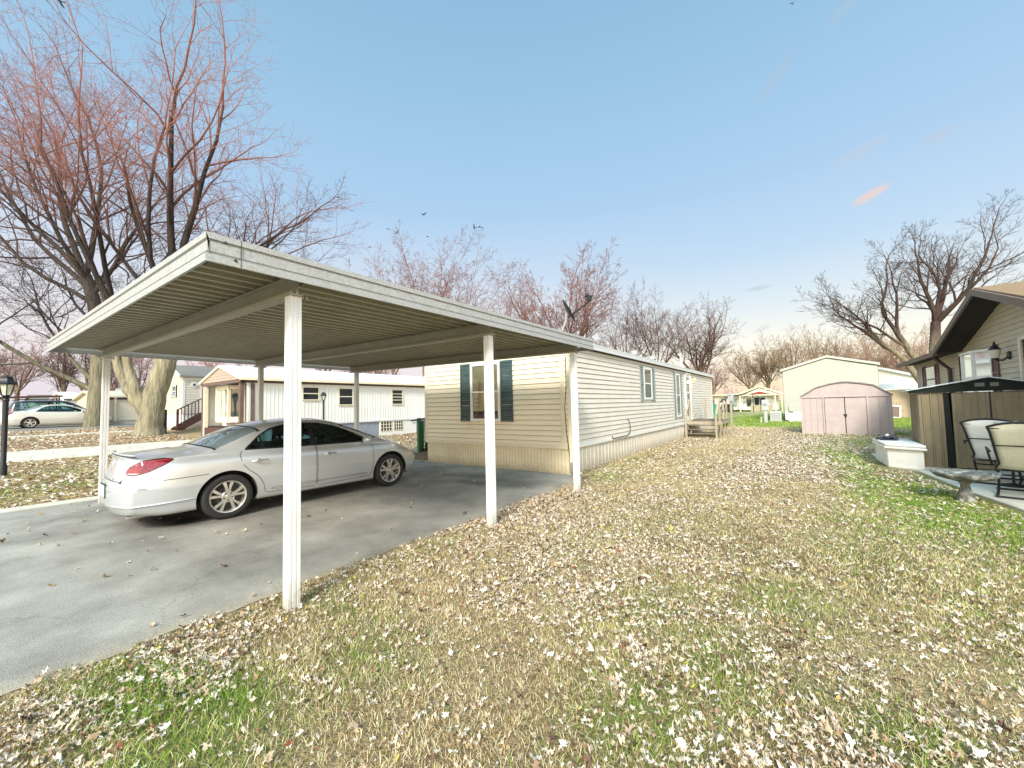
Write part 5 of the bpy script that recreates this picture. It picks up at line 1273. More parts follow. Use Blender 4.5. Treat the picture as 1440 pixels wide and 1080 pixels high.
# ------------------------------------------------------------------ beige house with red-brown stairs
BHX, BHY = -27.4, 7.45; zb_ = gz(BHX) + 0.02
be = thing('beige_house', 'small beige lap sided house with a round wall lamp behind the forked tree', 'house', (BHX, BHY, zb_))
wd_ = 3.0; wh_ = 2.82
mb = MB(); lap_wall(mb, [(0, 0.85), (wd_, 0.85), (wd_, wh_), (wd_ / 2, wh_ + 0.62), (0, wh_)], (-wd_, 0, 0), (1, 0, 0), 0.12); mb.build('gable_wall', M['beige_siding'], be)
mb = MB(); lap_wall(mb, [(0, 0.85), (7.5, 0.85), (7.5, wh_), (0, wh_)], (0, 0, 0), (0, 1, 0), 0.13); mb.build('side_wall', M['vinyl'], be)
mb = MB(); mb.box2((-wd_ + 0.03, 0.03, -0.3), (-0.03, 7.4, 0.85)); mb.build('skirting', M['white_paint'], be)
mb = MB(); wbox(mb, (0, 0, 0), (0, 1, 0), 0, 0.1, 0.85, wh_, 0.0, 0.03); wbox(mb, (-wd_, 0, 0), (1, 0, 0), wd_ - 0.1, wd_ + 0.03, 0.85, wh_, 0.0, 0.03); wbox(mb, (0, 0, 0), (0, 1, 0), 0, 7.5, wh_ - 0.12, wh_, 0.0, 0.035); mb.build_each('corner_trim', M['frame'], be)
mb = MB(); 
for sx in (0.22, -wd_ - 0.22):
    a = [(-wd_ / 2, -0.2, wh_ + 0.70), (sx, -0.2, wh_ - 0.0), (sx, 7.7, wh_ - 0.0), (-wd_ / 2, 7.7, wh_ + 0.70)]
    mb.quad(*a); mb.quad(*[(p[0], p[1], p[2] + 0.09) for p in a]); mb.quad(a[1], a[2], (sx, 7.7, wh_ + 0.09), (sx, -0.2, wh_ + 0.09))
mb.fixn = False; mb.build('roof', M['grey_shingle'], be)
mb = MB(); mb.bar((0.22, -0.2, wh_ + 0.03), (-wd_ / 2, -0.2, wh_ + 0.73), 0.05, 0.14); mb.bar((-wd_ - 0.22, -0.203, wh_ + 0.03), (-wd_ / 2, -0.203, wh_ + 0.73), 0.05, 0.14); mb.build('rake_trim', M['frame'], be)
mb = MB(); mb.box((-0.5, 3.2, wh_ + 0.42), (0.25, 1.2, 0.06)); mb.box((-0.4, 4.3, wh_ + 0.36), (0.2, 1.4, 0.06)); mb.build('roof_vent', M['dark_grey'], be)
window(be, (-wd_, 0, 0), (1, 0, 0), 1.42, 1.98, 1.78, 2.42, 0.05, 0.05, True, 'frame', 'pane', 'blind_dark')
for a in (1.30, 1.99): shutter(be, (-wd_, 0, 0), (1, 0, 0), a, a + 0.11, 1.74, 2.45, M['shed_black'])
mb = MB(); mb.lathe([(0.17, 0.0), (0.17, 0.04), (0.10, 0.06), (0.001, 0.06)], 20, 'X', c=(0.015, 0.48, 2.42)); wlm = mb.build('wall_lamp', M['frame'], be, smooth=True)
mb = MB(); mb.lathe([(0.07, 0.06), (0.05, 0.1), (0.001, 0.11)], 14, 'X', c=(0.015, 0.48, 2.42)); mb.build('lamp_glass', M['dark_grey'], wlm, smooth=True)
mb = MB(); wbox(mb, (0, 0, 0), (0, 1, 0), 0.80, 1.90, 0.9, 2.62, 0.0, 0.05); dr = mb.build('door', M['frame'], be); mb = MB(); wbox(mb, (0, 0, 0), (0, 1, 0), 0.91, 1.79, 0.95, 2.53, 0.05, 0.06); mb.build('door_panel', M['white_siding'], dr)
st = thing('wooden_stairs', 'red brown wooden stairs with a baluster railing beside the beige house', 'stairs', (BHX + 0.15, BHY - 0.85, zb_))
x0, x1 = 0.05, 0.85
mb = MB()
for k in range(5): mb.box(((x0 + x1) / 2, 0.55 + k * 0.26, 0.14 + 0.16 * k), (x1 - x0, 0.29, 0.045))
mb.box(((x0 + x1) / 2, 2.4, 0.84), (x1 - x0, 1.5, 0.05)); mb.build('tread', M['red_wood'], st)
mb = MB()
for x in (x0, x1): mb.prism([(0.3, -0.05), (0.55, -0.05), (1.75, 0.68), (1.75, 0.86), (1.55, 0.86), (0.35, 0.10)], (x - 0.02, 0, 0), (0, 1, 0), (0, 0, 1), (1, 0, 0), 0.04)
mb.box2((x0, 1.7, 0.0), (x1, 3.1, 0.8)); mb.build('stringer', M['red_wood'], st)
for x in (x1,):
    mb = MB(); mb.bar((x, 0.38, 1.05), (x, 1.72, 1.80), 0.07, 0.05); mb.bar((x, 1.72, 1.80), (x, 3.1, 1.80), 0.07, 0.05); mb.bar((x, 0.38, 0.26), (x, 1.72, 0.98), 0.05, 0.05)
    mb.box((x, 0.38, 0.5), (0.09, 0.09, 1.12)); mb.box((x, 1.72, 1.2), (0.09, 0.09, 1.3)); mb.box((x, 3.05, 1.2), (0.09, 0.09, 1.3))
    mb.build('handrail', M['red_wood'], st)
    for k in range(8):
        y = 0.38 + 1.34 * (k + 1) / 9; z = 0.26 + 0.72 * (k + 1) / 9
        mb = MB(); mb.box((x, y, z + 0.38), (0.035, 0.035, 0.78)); mb.build('baluster', M['red_wood'], st)
    for k in range(4):
        mb = MB(); mb.box((x, 1.95 + k * 0.27, 1.33), (0.035, 0.035, 0.9)); mb.build('baluster', M['red_wood'], st)

mpx, mpy = -24.2, 5.95
mbx = thing('mailbox_post', 'thin black post with a small box beside the big forked tree trunk', 'post', (mpx, mpy, gz(mpx)))
mb = MB(); mb.box((0, 0, 0.55), (0.09, 0.09, 1.2)); mb.build('post', M['black_metal'], mbx)
mb = MB(); mb.box((-0.03, -0.13, 0.94), (0.11, 0.16, 0.16)); mb.build('box', M['dark_grey'], mbx, bevel=0.02)

# ------------------------------------------------------------------ low buildings over the street
def simple_house(name, label, x, y, w_, d_, h_, zr, wall, roof, loc_rot=0, base=None, period=0.0):
    """house seen end or side on; x,y near right corner"""
    t = thing(name, label, 'house', (x, y, gz(x)), loc_rot)
    mb = MB()
    if period: 
        rib_wall(mb, [(0, 0.3), (d_, 0.3), (d_, h_), (0, h_)], (0, 0, 0), (0, 1, 0), [(0, 0), (0.9, 0), (0.93, -0.02), (0.97, -0.02), (1, 0)], period)
    else: lap_wall(mb, [(0, 0.3), (d_, 0.3), (d_, h_), (0, h_)], (0, 0, 0), (0, 1, 0), 0.14)
    lap_wall(mb, [(0, 0.3), (w_, 0.3), (w_, h_), (w_ / 2, zr), (0, h_)], (-w_, 0, 0), (1, 0, 0), 0.14)
    mb.build('wall', wall, t)
    mb = MB(); mb.box2((-w_ + 0.03, 0.03, -0.5), (-0.03, d_ - 0.03, 0.32)); mb.build('foundation', base or M['concrete'], t)
    mb = MB()
    for sx in (0.25, -w_ - 0.25):
        a = [(-w_ / 2, -0.25, zr), (sx, -0.25, h_ - 0.02), (sx, d_ + 0.25, h_ - 0.02), (-w_ / 2, d_ + 0.25, zr)]
        mb.quad(*a); mb.quad(*[(p[0], p[1], p[2] + 0.12) for p in a]); mb.quad(a[1], a[2], (sx, d_ + 0.25, h_ + 0.10), (sx, -0.25, h_ + 0.10)); mb.quad(a[0], a[1], (sx, -0.25, h_ + 0.10), (-w_ / 2, -0.25, zr + 0.12))
    mb.fixn = False; mb.build('roof', roof, t)
    mb = MB(); wbox(mb, (0, 0, 0), (0, 1, 0), -0.2, d_ + 0.2, h_ - 0.16, h_, 0.0, 0.10); mb.build('fascia', M['dark_grey'], t)
    return t
g1 = simple_house('garage', 'low pale yellow building with a dark eave line behind the big forked trunk', -41.2, 6.3, 8, 6.2, 2.0, 2.5, M['beige_siding'], M['trim'])
g1['category'] = 'garage'
mb = MB(); mb.box((0.05, 0.9, 1.15), (0.12, 0.14, 1.9)); mb.build('downspout', M['trim'], g1)
mb = MB(); mb.box((0.3, 0.2, 1.3), (0.5, 0.04, 1.8)); mb.build('side_door', M['rust'], g1)
simple_house('white_garage', 'bright white gabled building behind the parked white sedan', -55.0, 6.4, 9, 5.2, 2.1, 2.8, M['white_paint'], M['white_roof'])
simple_house('cream_house', 'pale cream house behind the dark parked wagon', -66.0, 5.4, 8, 3.0, 2.0, 2.7, M['beige_siding'], M['grey_shingle'])
simple_house('pale_house', 'pale house at the far left beyond the street', -62.0, -6.5, 9, 9.5, 2.3, 3.0, M['white_paint'], M['white_roof'])
simple_house('tan_house', 'tan low house glimpsed far behind the white ribbed home', -46.0, 22.0, 9, 14, 2.8, 3.7, M['beige_siding'], M['grey_shingle'])

# distant birds
def bird(loc, rz, s, flap, bank):
    mb = MB()
    mb.tube([(0, -0.16, 0), (0, -0.06, 0.01), (0, 0.08, 0.015), (0, 0.16, 0.02), (0, 0.21, 0.015)], [0.012, 0.05, 0.055, 0.035, 0.006], 8)
    for sx in (-1, 1):
        mb.add([(sx * 0.03, 0.10, 0.02), (sx * 0.03, -0.04, 0.02), (sx * 0.22, -0.02, 0.02 + flap * 0.6), (sx * 0.24, 0.11, 0.02 + flap * 0.6), (sx * 0.48, -0.06, 0.02 + flap), (sx * 0.40, 0.07, 0.02 + flap * 0.9)],
               [(0, 1, 2, 3), (3, 2, 4, 5)])
    mb.add([(-0.02, -0.14, 0), (0.02, -0.14, 0), (0.06, -0.30, 0), (-0.06, -0.30, 0)], [(0, 1, 2, 3)])
    mb.fixn = False
    o = mb.build('bird', M['bird'])
    o.location = loc; o.rotation_euler = (0, bank, rz); o.scale = (s, s, s)
    return tag(o, 'small dark bird flying in the blue sky above the bare trees', 'bird', 'birds flying above the bare trees')
BIRDS=[
    ((-34.04, 30.88, 23.45), 0.0, 1.05, 0.22, 0.30),
    ((-27.67, 33.14, 21.06), 1.1, 1.05, -0.10, -0.20),
    ((-38.33, 44.76, 28.08), 2.2, 1.05, 0.05, 0.50),
    ((-46.11, 36.81, 26.58), 3.3, 1.05, 0.22, 0.30),
    ((-60.87, 46.66, 34.71), 4.4, 1.05, -0.10, -0.20),
    ((-45.51, 42.10, 27.65), 5.5, 1.05, 0.05, 0.50),
    ((-68.18, 47.66, 33.35), 6.6, 1.05, 0.22, 0.30),
    ((-41.81, 25.16, 25.68), 7.7, 1.05, -0.10, -0.20),
    ((-49.02, 4.53, 36.32), 8.8, 1.05, 0.05, 0.50),
    ((1.85, 83.22, 69.87), 9.9, 1.05, 0.22, 0.30),
]
for (loc, rz, s, fl, bk) in BIRDS: bird(loc, rz, s, fl, bk)
# ------------------------------------------------------------------ cars
def lerp_tab(tab, x):
    if x <= tab[0][0]: return tab[0][1]
    for (a, va), (b, vb) in zip(tab[:-1], tab[1:]):
        if x <= b:
            t = (x - a) / (b - a); return va + (vb - va) * t
    return tab[-1][1]
def smooth_tab(tab):
    """monotone-ish cubic (Catmull-Rom) through the table, as a function"""
    xs_ = [p[0] for p in tab]; ys_ = [p[1] for p in tab]; n = len(tab)
    m = []
    for i in range(n):
        if i == 0: m.append((ys_[1] - ys_[0]) / (xs_[1] - xs_[0]))
        elif i == n - 1: m.append((ys_[-1] - ys_[-2]) / (xs_[-1] - xs_[-2]))
        else:
            d0 = (ys_[i] - ys_[i - 1]) / (xs_[i] - xs_[i - 1]); d1 = (ys_[i + 1] - ys_[i]) / (xs_[i + 1] - xs_[i])
            m.append(0 if d0 * d1 <= 0 else 2 * d0 * d1 / (d0 + d1))
    def f(x):
        if x <= xs_[0]: return ys_[0]
        if x >= xs_[-1]: return ys_[-1]
        k = 0
        while x > xs_[k + 1]: k += 1
        h = xs_[k + 1] - xs_[k]; t = (x - xs_[k]) / h
        return ((1 + 2 * t) * (1 - t) ** 2) * ys_[k] + t * (1 - t) ** 2 * h * m[k] + t * t * (3 - 2 * t) * ys_[k + 1] + t * t * (t - 1) * h * m[k + 1]
    return f

SEDAN = dict(
    L=5.01, W=0.925, wb=(1.215, 4.035), tyre=0.335, arch=0.395,
    top=[(0, 1.025), (0.06, 1.045), (0.25, 1.055), (0.6, 1.075), (0.85, 1.095), (1.0, 1.135), (1.35, 1.29), (1.65, 1.40), (1.95, 1.455), (2.35, 1.485), (2.7, 1.475), (3.0, 1.43), (3.3, 1.325), (3.6, 1.20), (3.85, 1.085), (4.0, 1.03), (4.3, 0.985), (4.6, 0.92), (4.85, 0.80), (5.01, 0.66)],
    belt=[(0, 0.96), (0.3, 0.975), (0.8, 0.985), (1.3, 0.985), (2.2, 0.955), (3.2, 0.925), (3.8, 0.91), (4.2, 0.885), (4.6, 0.82), (4.85, 0.72), (5.01, 0.58)],
    dlo=[(1.42, 1.015), (1.47, 1.07), (1.66, 1.235), (1.84, 1.335), (2.05, 1.385), (2.35, 1.405), (2.65, 1.390), (2.95, 1.325), (3.25, 1.195), (3.52, 1.045), (3.60, 0.985), (3.55, 0.972), (2.6, 0.985), (1.9, 1.000)],
    bpillar=2.52, qpillar=(1.70, 1.66), doors=((1.40, 2.52), (2.54, 3.62)))

def inside_poly(poly, x, z):
    c = False; n = len(poly)
    for i in range(n):
        x0, z0 = poly[i]; x1, z1 = poly[(i + 1) % n]
        if (z0 > z) != (z1 > z) and x < (x1 - x0) * (z - z0) / (z1 - z0) + x0: c = not c
    return c
def sdf(poly, x, z):
    d = 1e9; n = len(poly)
    for i in range(n):
        x0, z0 = poly[i]; x1, z1 = poly[(i + 1) % n]
        dx, dz = x1 - x0, z1 - z0; t = max(0, min(1, ((x - x0) * dx + (z - z0) * dz) / (dx * dx + dz * dz)))
        d = min(d, math.hypot(x - x0 - t * dx, z - z0 - t * dz))
    return -d if inside_poly(poly, x, z) else d

def car_surface(S_):
    L, W = S_['L'], S_['W']
    top = smooth_tab(S_['top']); belt = smooth_tab(S_['belt'])
    def sec(x):
        """half section at nominal x: list of (y, z, t)"""
        e = 0.9
        pl = 1.0
        if x < 0.75: pl = 1 - 0.13 * ((0.75 - x) / 0.75) ** 2.2
        if x > 4.0: pl = 1 - 0.22 * ((x - 4.0) / 1.0) ** 2.2
        w = W * pl; zt = top(x); zb = min(belt(x), zt - 0.05)
        low = 0.20 + (0.06 * max(0, (0.5 - x) / 0.5) ** 2) + 0.02 * max(0, (x - 4.4) / 0.6)
        pts = [(w * 0.86, low), (w * 0.945, low + 0.03), (w * 0.972, low + 0.12), (w * 0.985, low + 0.20), (w * 1.0, low + 0.36), (w * 1.0, 0.62 if zb > 0.75 else zb * 0.8), (w * 0.988, zb - 0.13), (w * 0.962, zb - 0.035), (w * 0.935, zb)]
        # dense resample of lower curve
        def cat(P, k):
            out_ = []
            for i in range(len(P) - 1):
                p0 = P[max(i - 1, 0)]; p1 = P[i]; p2 = P[i + 1]; p3 = P[min(i + 2, len(P) - 1)]
                for j in range(k):
                    t = j / k
                    out_.append(tuple(0.5 * (2 * p1[q] + (p2[q] - p0[q]) * t + (2 * p0[q] - 5 * p1[q] + 4 * p2[q] - p3[q]) * t * t + (3 * p1[q] - p0[q] - 3 * p2[q] + p3[q]) * t ** 3) for q in (0, 1)))
            out_.append(P[-1]); return out_
        lowp = cat(pts, 3)                      # 25 points
        yb = pts[-1][0]
        # greenhouse
        cr = 0.05 + 0.03 * max(0, min(1, (zt - 1.05) / 0.3))
        k_ = S_.get('tumble', 0.50)
        wt = 0.72
        y = yb * 0.8
        for _ in range(40):
            z = zt - cr * (y / wt) ** 2
            y = 0.5 * y + 0.5 * (yb - k_ * (z - zb) * max(0.0, min(1, (z - zb) / 0.12)))
        z = zt - cr * (y / wt) ** 2
        ci = (y, z)
        Ls = math.hypot(yb - ci[0], ci[1] - zb)
        rr = min(0.10, 0.45 * Ls)
        d = ((ci[0] - yb) / max(Ls, 1e-6), (ci[1] - zb) / max(Ls, 1e-6))
        a = (ci[0] - d[0] * rr, ci[1] - d[1] * rr)
        yb2 = max(ci[0] - max(rr, 0.05), 0.02); b = (yb2, zt - cr * (yb2 / wt) ** 2)
        side = []
        for j in range(1, 12):
            t = j / 11; bow = 0.012 * math.sin(PI * t) * min(1, Ls / 0.3)
            side.append((yb + (a[0] - yb) * t + bow, zb + (a[1] - zb) * t))
        corner = []
        for j in range(1, 8):
            t = j / 7; corner.append(tuple((1 - t) ** 2 * a[q] + 2 * t * (1 - t) * ci[q] + t * t * b[q] for q in (0, 1)))
        tp = []
        for j in range(1, 13):
            yy = yb2 * (1 - j / 12); tp.append((yy, zt - cr * (yy / wt) ** 2))
        return lowp + side + corner + tp       # 25+11+7+12 = 55
    return sec, top, belt

NT_LOW, NT_SIDE, NT_COR = 24, 35, 42          # index of belt, end of side, end of corner
def rear_off(S_, y, z):
    """how far the tail sits forward of x=0 at height z, half width y"""
    L = S_
    plan = 0.20 * (abs(y) / 0.85) ** 3.2
    side = 0.0
    if z > 0.62: side = 0.02 + 0.12 * ((z - 0.62) / 0.42) ** 1.0
    if z > 0.66: side += 0.0
    if z < 0.40: side = 0.10 * ((0.40 - z) / 0.2) ** 1.5
    lip = -0.035 * math.exp(-((z - 1.035) / 0.03) ** 2)
    return plan + side + lip
def front_off(S_, y, z):
    plan = 0.42 * (abs(y) / 0.85) ** 2.6
    side = 0.0
    if z > 0.55: side = 0.25 * ((z - 0.55) / 0.3) ** 1.5
    if z < 0.35: side = 0.12 * ((0.35 - z) / 0.15)
    return plan + side

def build_car(name, label, loc, rz, S_, paint, detail=True, group=None, lower_paint=None):
    root = thing(name, label, 'car', loc, rz, group)
    sec, top, belt = car_surface(S_)
    L = S_['L']; N = 150 if detail else 70
    us = [i / N for i in range(N + 1)]
    V = []; A = []      # A = (xn, t index, q)
    rows = []
    def addv(y, z, x, t): V.append(Vector((y, x, z))); A.append(t); return len(V) - 1
    kx = 0.55
    def place(y, z, xn):
        wr = max(0.0, 1 - xn / 0.9); wf_ = max(0.0, 1 - (L - xn) / 1.1)
        return xn + rear_off(S_, y, z) * wr ** 1.6 - front_off(S_, y, z) * wf_ ** 1.6
    for u in us:
        xn = L * u; s = sec(xn)
        rows.append([addv(y, z, place(y, z, xn), ti) for ti, (y, z) in enumerate(s)])
    F = []
    nt_ = len(rows[0])
    for i in range(N):
        for j in range(nt_ - 1):
            F.append((rows[i][j], rows[i][j + 1], rows[i + 1][j + 1], rows[i + 1][j]))
    # end caps: shrink each section towards the centre line
    for end, xn in ((0, 0.0), (N, L)):
        s = sec(xn); K = 14
        prev = rows[end]
        zs_ = [p[1] for p in s]
        for k in range(1, K + 1):
            f = 1 - k / K
            cur = []
            for ti, (y, z) in enumerate(s):
                cur.append(addv(y * f, z, place(y * f, z, xn), ti) if ti < nt_ - 1 else prev[ti])
            for j in range(nt_ - 1):
                q = (prev[j], cur[j], cur[j + 1], prev[j + 1]) if end == 0 else (prev[j], prev[j + 1], cur[j + 1], cur[j])
                q2 = []
                for v_ in q:
                    if v_ not in q2: q2.append(v_)
                if len(q2) >= 3: F.append(tuple(q2))
            prev = cur
    # cutting along implicit curves ------------------------------------------------
    def cut(fn, sel=None):
        nonlocal F
        val = {}
        def fv(i):
            if i not in val: val[i] = fn(V[i], A[i])
            return val[i]
        cache = {}; out_ = []
        for f in F:
            vals = [fv(i) for i in f]
            if all(v_ >= 0 for v_ in vals) or all(v_ <= 0 for v_ in vals): out_.append(f); continue
            pos = []; neg = []; n = len(f)
            for a in range(n):
                i, j = f[a], f[(a + 1) % n]; vi, vj = vals[a], vals[(a + 1) % n]
                if vi >= 0: pos.append(i)
                if vi <= 0: neg.append(i)
                if (vi > 0 and vj < 0) or (vi < 0 and vj > 0):
                    key = (min(i, j), max(i, j))
                    if key not in cache:
                        t = vi / (vi - vj)
                        V.append(V[i].lerp(V[j], t)); A.append(A[i] + (A[j] - A[i]) * t); val[len(V) - 1] = 0.0; cache[key] = len(V) - 1
                    pos.append(cache[key]); neg.append(cache[key])
            if len(pos) >= 3: out_.append(tuple(pos))
            if len(neg) >= 3: out_.append(tuple(neg))
        F = out_
    BIG = 9.0
    dlo = S_['dlo']
    f_dlo = lambda p, t: sdf(dlo, p.y, p.z) if 14 < t < 40 else BIG
    f_gl = lambda p, t: (sdf(dlo, p.y, p.z) + 0.022) if 14 < t < 40 else BIG
    cut(f_dlo); cut(f_gl)
    bp = S_['bpillar']
    cut(lambda p, t: abs(p.y - bp - 0.10 * (p.z - 1.0) * -1) - 0.045 if 14 < t < 40 else BIG)
    q0, q1 = S_['qpillar']
    cut(lambda p, t: abs(p.y - (q0 + (q1 - q0) * (p.z - 1.0) / 0.25)) - 0.016 if 14 < t < 40 else BIG)
    archs = S_['wb']; ra = S_['arch']; zc = S_['tyre']
    f_ar = [(lambda p, t, c=c: math.hypot(p.y - c, p.z - zc) - ra if t < 30 and abs(p.x) > 0.45 else BIG) for c in archs]
    for f in f_ar: cut(f)
    # windscreen and rear window, on the top part of the sections
    def f_ws(p, t):
        if t < NT_SIDE + 2.5: return BIG
        yy = abs(p.x); return max((3.08 + 0.10 * (1 - (yy / 0.6) ** 2)) - p.y, p.y - (3.80 + 0.16 * (1 - (yy / 0.7) ** 2)), (NT_COR - 2.2) - t if False else -1)
    def f_rw(p, t):
        if t < NT_SIDE + 2.5: return BIG
        yy = abs(p.x); return max((0.99 - 0.05 * (1 - (yy / 0.6) ** 2)) - p.y, p.y - (1.67 - 0.06 * (1 - (yy / 0.6) ** 2)))
    if not S_.get('wagon'): cut(f_rw); cut(lambda p, t: f_rw(p, t) + 0.03)
    cut(f_ws); cut(lambda p, t: f_ws(p, t) + 0.03)
    # tail light in a developed coordinate that runs round the corner
    def qd(p): return p.y - max(0.0, 0.84 - abs(p.x)) * 1.0
    TL = S_.get('tail', [(-0.13, 0.815), (-0.105, 0.875), (0.03, 0.930), (0.20, 0.987), (0.40, 1.002), (0.565, 0.992), (0.58, 0.975), (0.46, 0.895), (0.32, 0.825), (0.12, 0.782), (-0.05, 0.785)])
    f_tl = lambda p, t: sdf(TL, qd(p), p.z) if p.y < 1.1 and p.z > 0.6 else BIG
    HLt = S_.get('head', [(4.42, 0.80), (4.55, 0.845), (4.72, 0.80), (4.9, 0.70), (5.1, 0.66), (5.1, 0.60), (4.75, 0.63), (4.5, 0.70)])
    def qh(p): return p.y + max(0.0, 0.80 - abs(p.x)) * 0.9
    f_hl = lambda p, t: sdf(HLt, qh(p), p.z) if p.y > 4.0 else BIG
    cut(f_tl); cut(f_hl)
    if detail:
        cut(lambda p, t: f_tl(p, t) + 0.018)
        cut(lambda p, t: p.z - 0.818 if f_tl(p, t) < 0.05 else BIG)
        TLi = [(0.02, 0.80), (0.035, 0.80), (0.12, 0.96), (0.105, 0.96)]
        cut(lambda p, t: sdf(TLi, qd(p), p.z) if f_tl(p, t) < 0.05 else BIG)
    gaps = []
    def door_poly(a, b, rear):
        if rear: return [(1.40, 1.02), (1.36, 0.95), (1.385, 0.82), (1.46, 0.72), (1.60, 0.60), (1.68, 0.47), (1.71, 0.33), (1.76, 0.30), (b, 0.285), (b, 1.02), (b - 0.06, 1.45), (1.9, 1.45)]
        return [(a, 0.285), (3.55, 0.30), (3.60, 0.36), (3.64, 0.60), (3.63, 0.9), (3.60, 0.99), (3.2, 1.25), (2.7, 1.45), (a - 0.06, 1.45), (a, 1.02)]
    doors = S_['doors']
    DP = [door_poly(doors[0][0], doors[0][1], True), door_poly(doors[1][0], doors[1][1], False)] if detail else []
    GW = 0.0045
    f_dr = [(lambda p, t, P=P: sdf(P, p.y, p.z) if t < 27 else BIG) for P in DP]
    for f in f_dr:
        cut(lambda p, t: f(p, t) - GW); cut(lambda p, t: f(p, t) + GW)
    # trunk seam, bumper seam, fuel flap-less; side moulding
    lines = []
    if detail:
        lines.append(lambda p, t: p.z - (0.700 + 0.03 * (p.y - 0.45)) if (0.46 < p.y < 0.98 and p.z > 0.6 and t < 22) else BIG)
        lines.append(lambda p, t: (p.y + 0.0 - (0.365 + 0.9 * (0.80 - p.z))) if (0.695 < p.z < 0.825 and p.y < 0.7 and t < 22) else BIG)
        lines.append(lambda p, t: sdf([(-3, 0.70), (-0.20, 0.70), (-0.09, 0.80), (-0.07, 0.90), (-0.02, 1.2), (-3, 1.2)], qd(p), p.z) if (p.y < 0.35 and t < NT_SIDE + 6) else BIG)
        for f in lines:
            cut(lambda p, t: f(p, t) - GW); cut(lambda p, t: f(p, t) + GW)
        MOULD = [(1.80, 0.345), (1.83, 0.375), (3.46, 0.375), (3.5, 0.36), (3.46, 0.343)]
        f_mo = lambda p, t: sdf(MOULD, p.y, p.z) if t < 14 else BIG
        cut(f_mo)
    # classify ---------------------------------------------------------------------
    groups = {}
    for f in F:
        p = sum((V[i] for i in f), Vector()) / len(f); t = sum(A[i] for i in f) / len(f)
        key = 'body'
        if any(g(p, t) < 0 for g in f_ar): continue
        if 14 < t < 40 and f_dlo(p, t) < 0:
            key = 'glass' if f_gl(p, t) < 0 else 'trim'
            if abs(p.y - bp + 0.10 * (p.z - 1.0)) < 0.045: key = 'trim'
            if abs(p.y - (q0 + (q1 - q0) * (p.z - 1.0) / 0.25)) < 0.016: key = 'trim'
            if key == 'glass': key = 'glass_r' if p.y < bp else 'glass_f'
        elif f_ws(p, t) < 0: key = 'windscreen' if f_ws(p, t) < -0.03 else 'trim'
        elif not S_.get('wagon') and f_rw(p, t) < 0: key = 'rear_window' if f_rw(p, t) < -0.03 else 'trim'
        elif f_tl(p, t) < 0:
            key = 'tail'
            if detail:
                if f_tl(p, t) > -0.018: key = 'tail_edge'
                elif p.z < 0.818 or sdf(TLi, qd(p), p.z) < 0: key = 'tail_clear'
        elif f_hl(p, t) < 0: key = 'head'
        else:
            done = False
            for k, fdr in enumerate(f_dr):
                v_ = fdr(p, t)
                if abs(v_) < GW: key = 'gap'; done = True
                elif v_ < 0 and not done: key = 'door%d' % k
            if not done:
                for fl in lines:
                    if abs(fl(p, t)) < GW: key = 'gap'
            if detail and f_mo(p, t) < 0 and key.startswith('door'): key = 'mould%s' % key[-1]
        groups.setdefault(key, []).append(f)
    # normals of the whole skin, so that seams between parts stay invisible
    me = bpy.data.meshes.new('tmp'); me.from_pydata([tuple(v_) for v_ in V], [], F); me.update()
    vn = [Vector(n.vector) for n in me.vertex_normals] if hasattr(me, 'vertex_normals') else [Vector(v_.normal) for v_ in me.vertices]
    # merge normals across the centre line
    vn = [Vector((0, n.y, n.z)).normalized() if abs(V[i].x) < 1e-5 and (n.y or n.z) else n for i, n in enumerate(vn)]
    cen = Vector((0, L / 2, 0.8)); flip = sum(1 for i in range(0, len(V), 97) if vn[i].dot(V[i] - cen) < 0) > len(V) / 97 / 2
    bpy.data.meshes.remove(me)
    def emit(nm, keys, m, parent, side, off=0.0, both=False):
        fs = [f for k in keys for f in groups.get(k, [])]
        if not fs: return None
        idx = {}; vs = []; ns = []; ff = []
        for sgn in ((1, -1) if both else (side,)):
            idx = {}
            for f in fs:
                q = []
                for i in f:
                    if i not in idx:
                        idx[i] = len(vs); n = vn[i] * (-1 if flip else 1); pp = V[i] + n * off
                        vs.append((pp.x * sgn, pp.y, pp.z)); ns.append((n.x * sgn, n.y, n.z))
                    q.append(idx[i])
                rev = (sgn < 0) != flip
                ff.append(tuple(reversed(q)) if rev else tuple(q))
        me = bpy.data.meshes.new(nm); me.from_pydata(vs, [], ff); me.update(); me.materials.append(m)
        me.polygons.foreach_set('use_smooth', [True] * len(me.polygons))
        try: me.normals_split_custom_set_from_vertices(ns)
        except Exception as e: print('normals', e)
        o = bpy.data.objects.new(nm, me); COL.objects.link(o); o.parent = parent
        return o
    body = emit('body', ['body'], paint, root, 1, both=True)
    for sd in (1, -1): emit('seam', ['gap'], M['dark_line'], root, sd, -0.003)
    emit('window_trim', ['trim'], M['black_metal'], root, 1, 0, True)
    emit('windscreen', ['windscreen'], M['car_glass'], root, 1, -0.002, True)
    emit('rear_window', ['rear_window'], M['car_glass_skytint'], root, 1, -0.002, True)
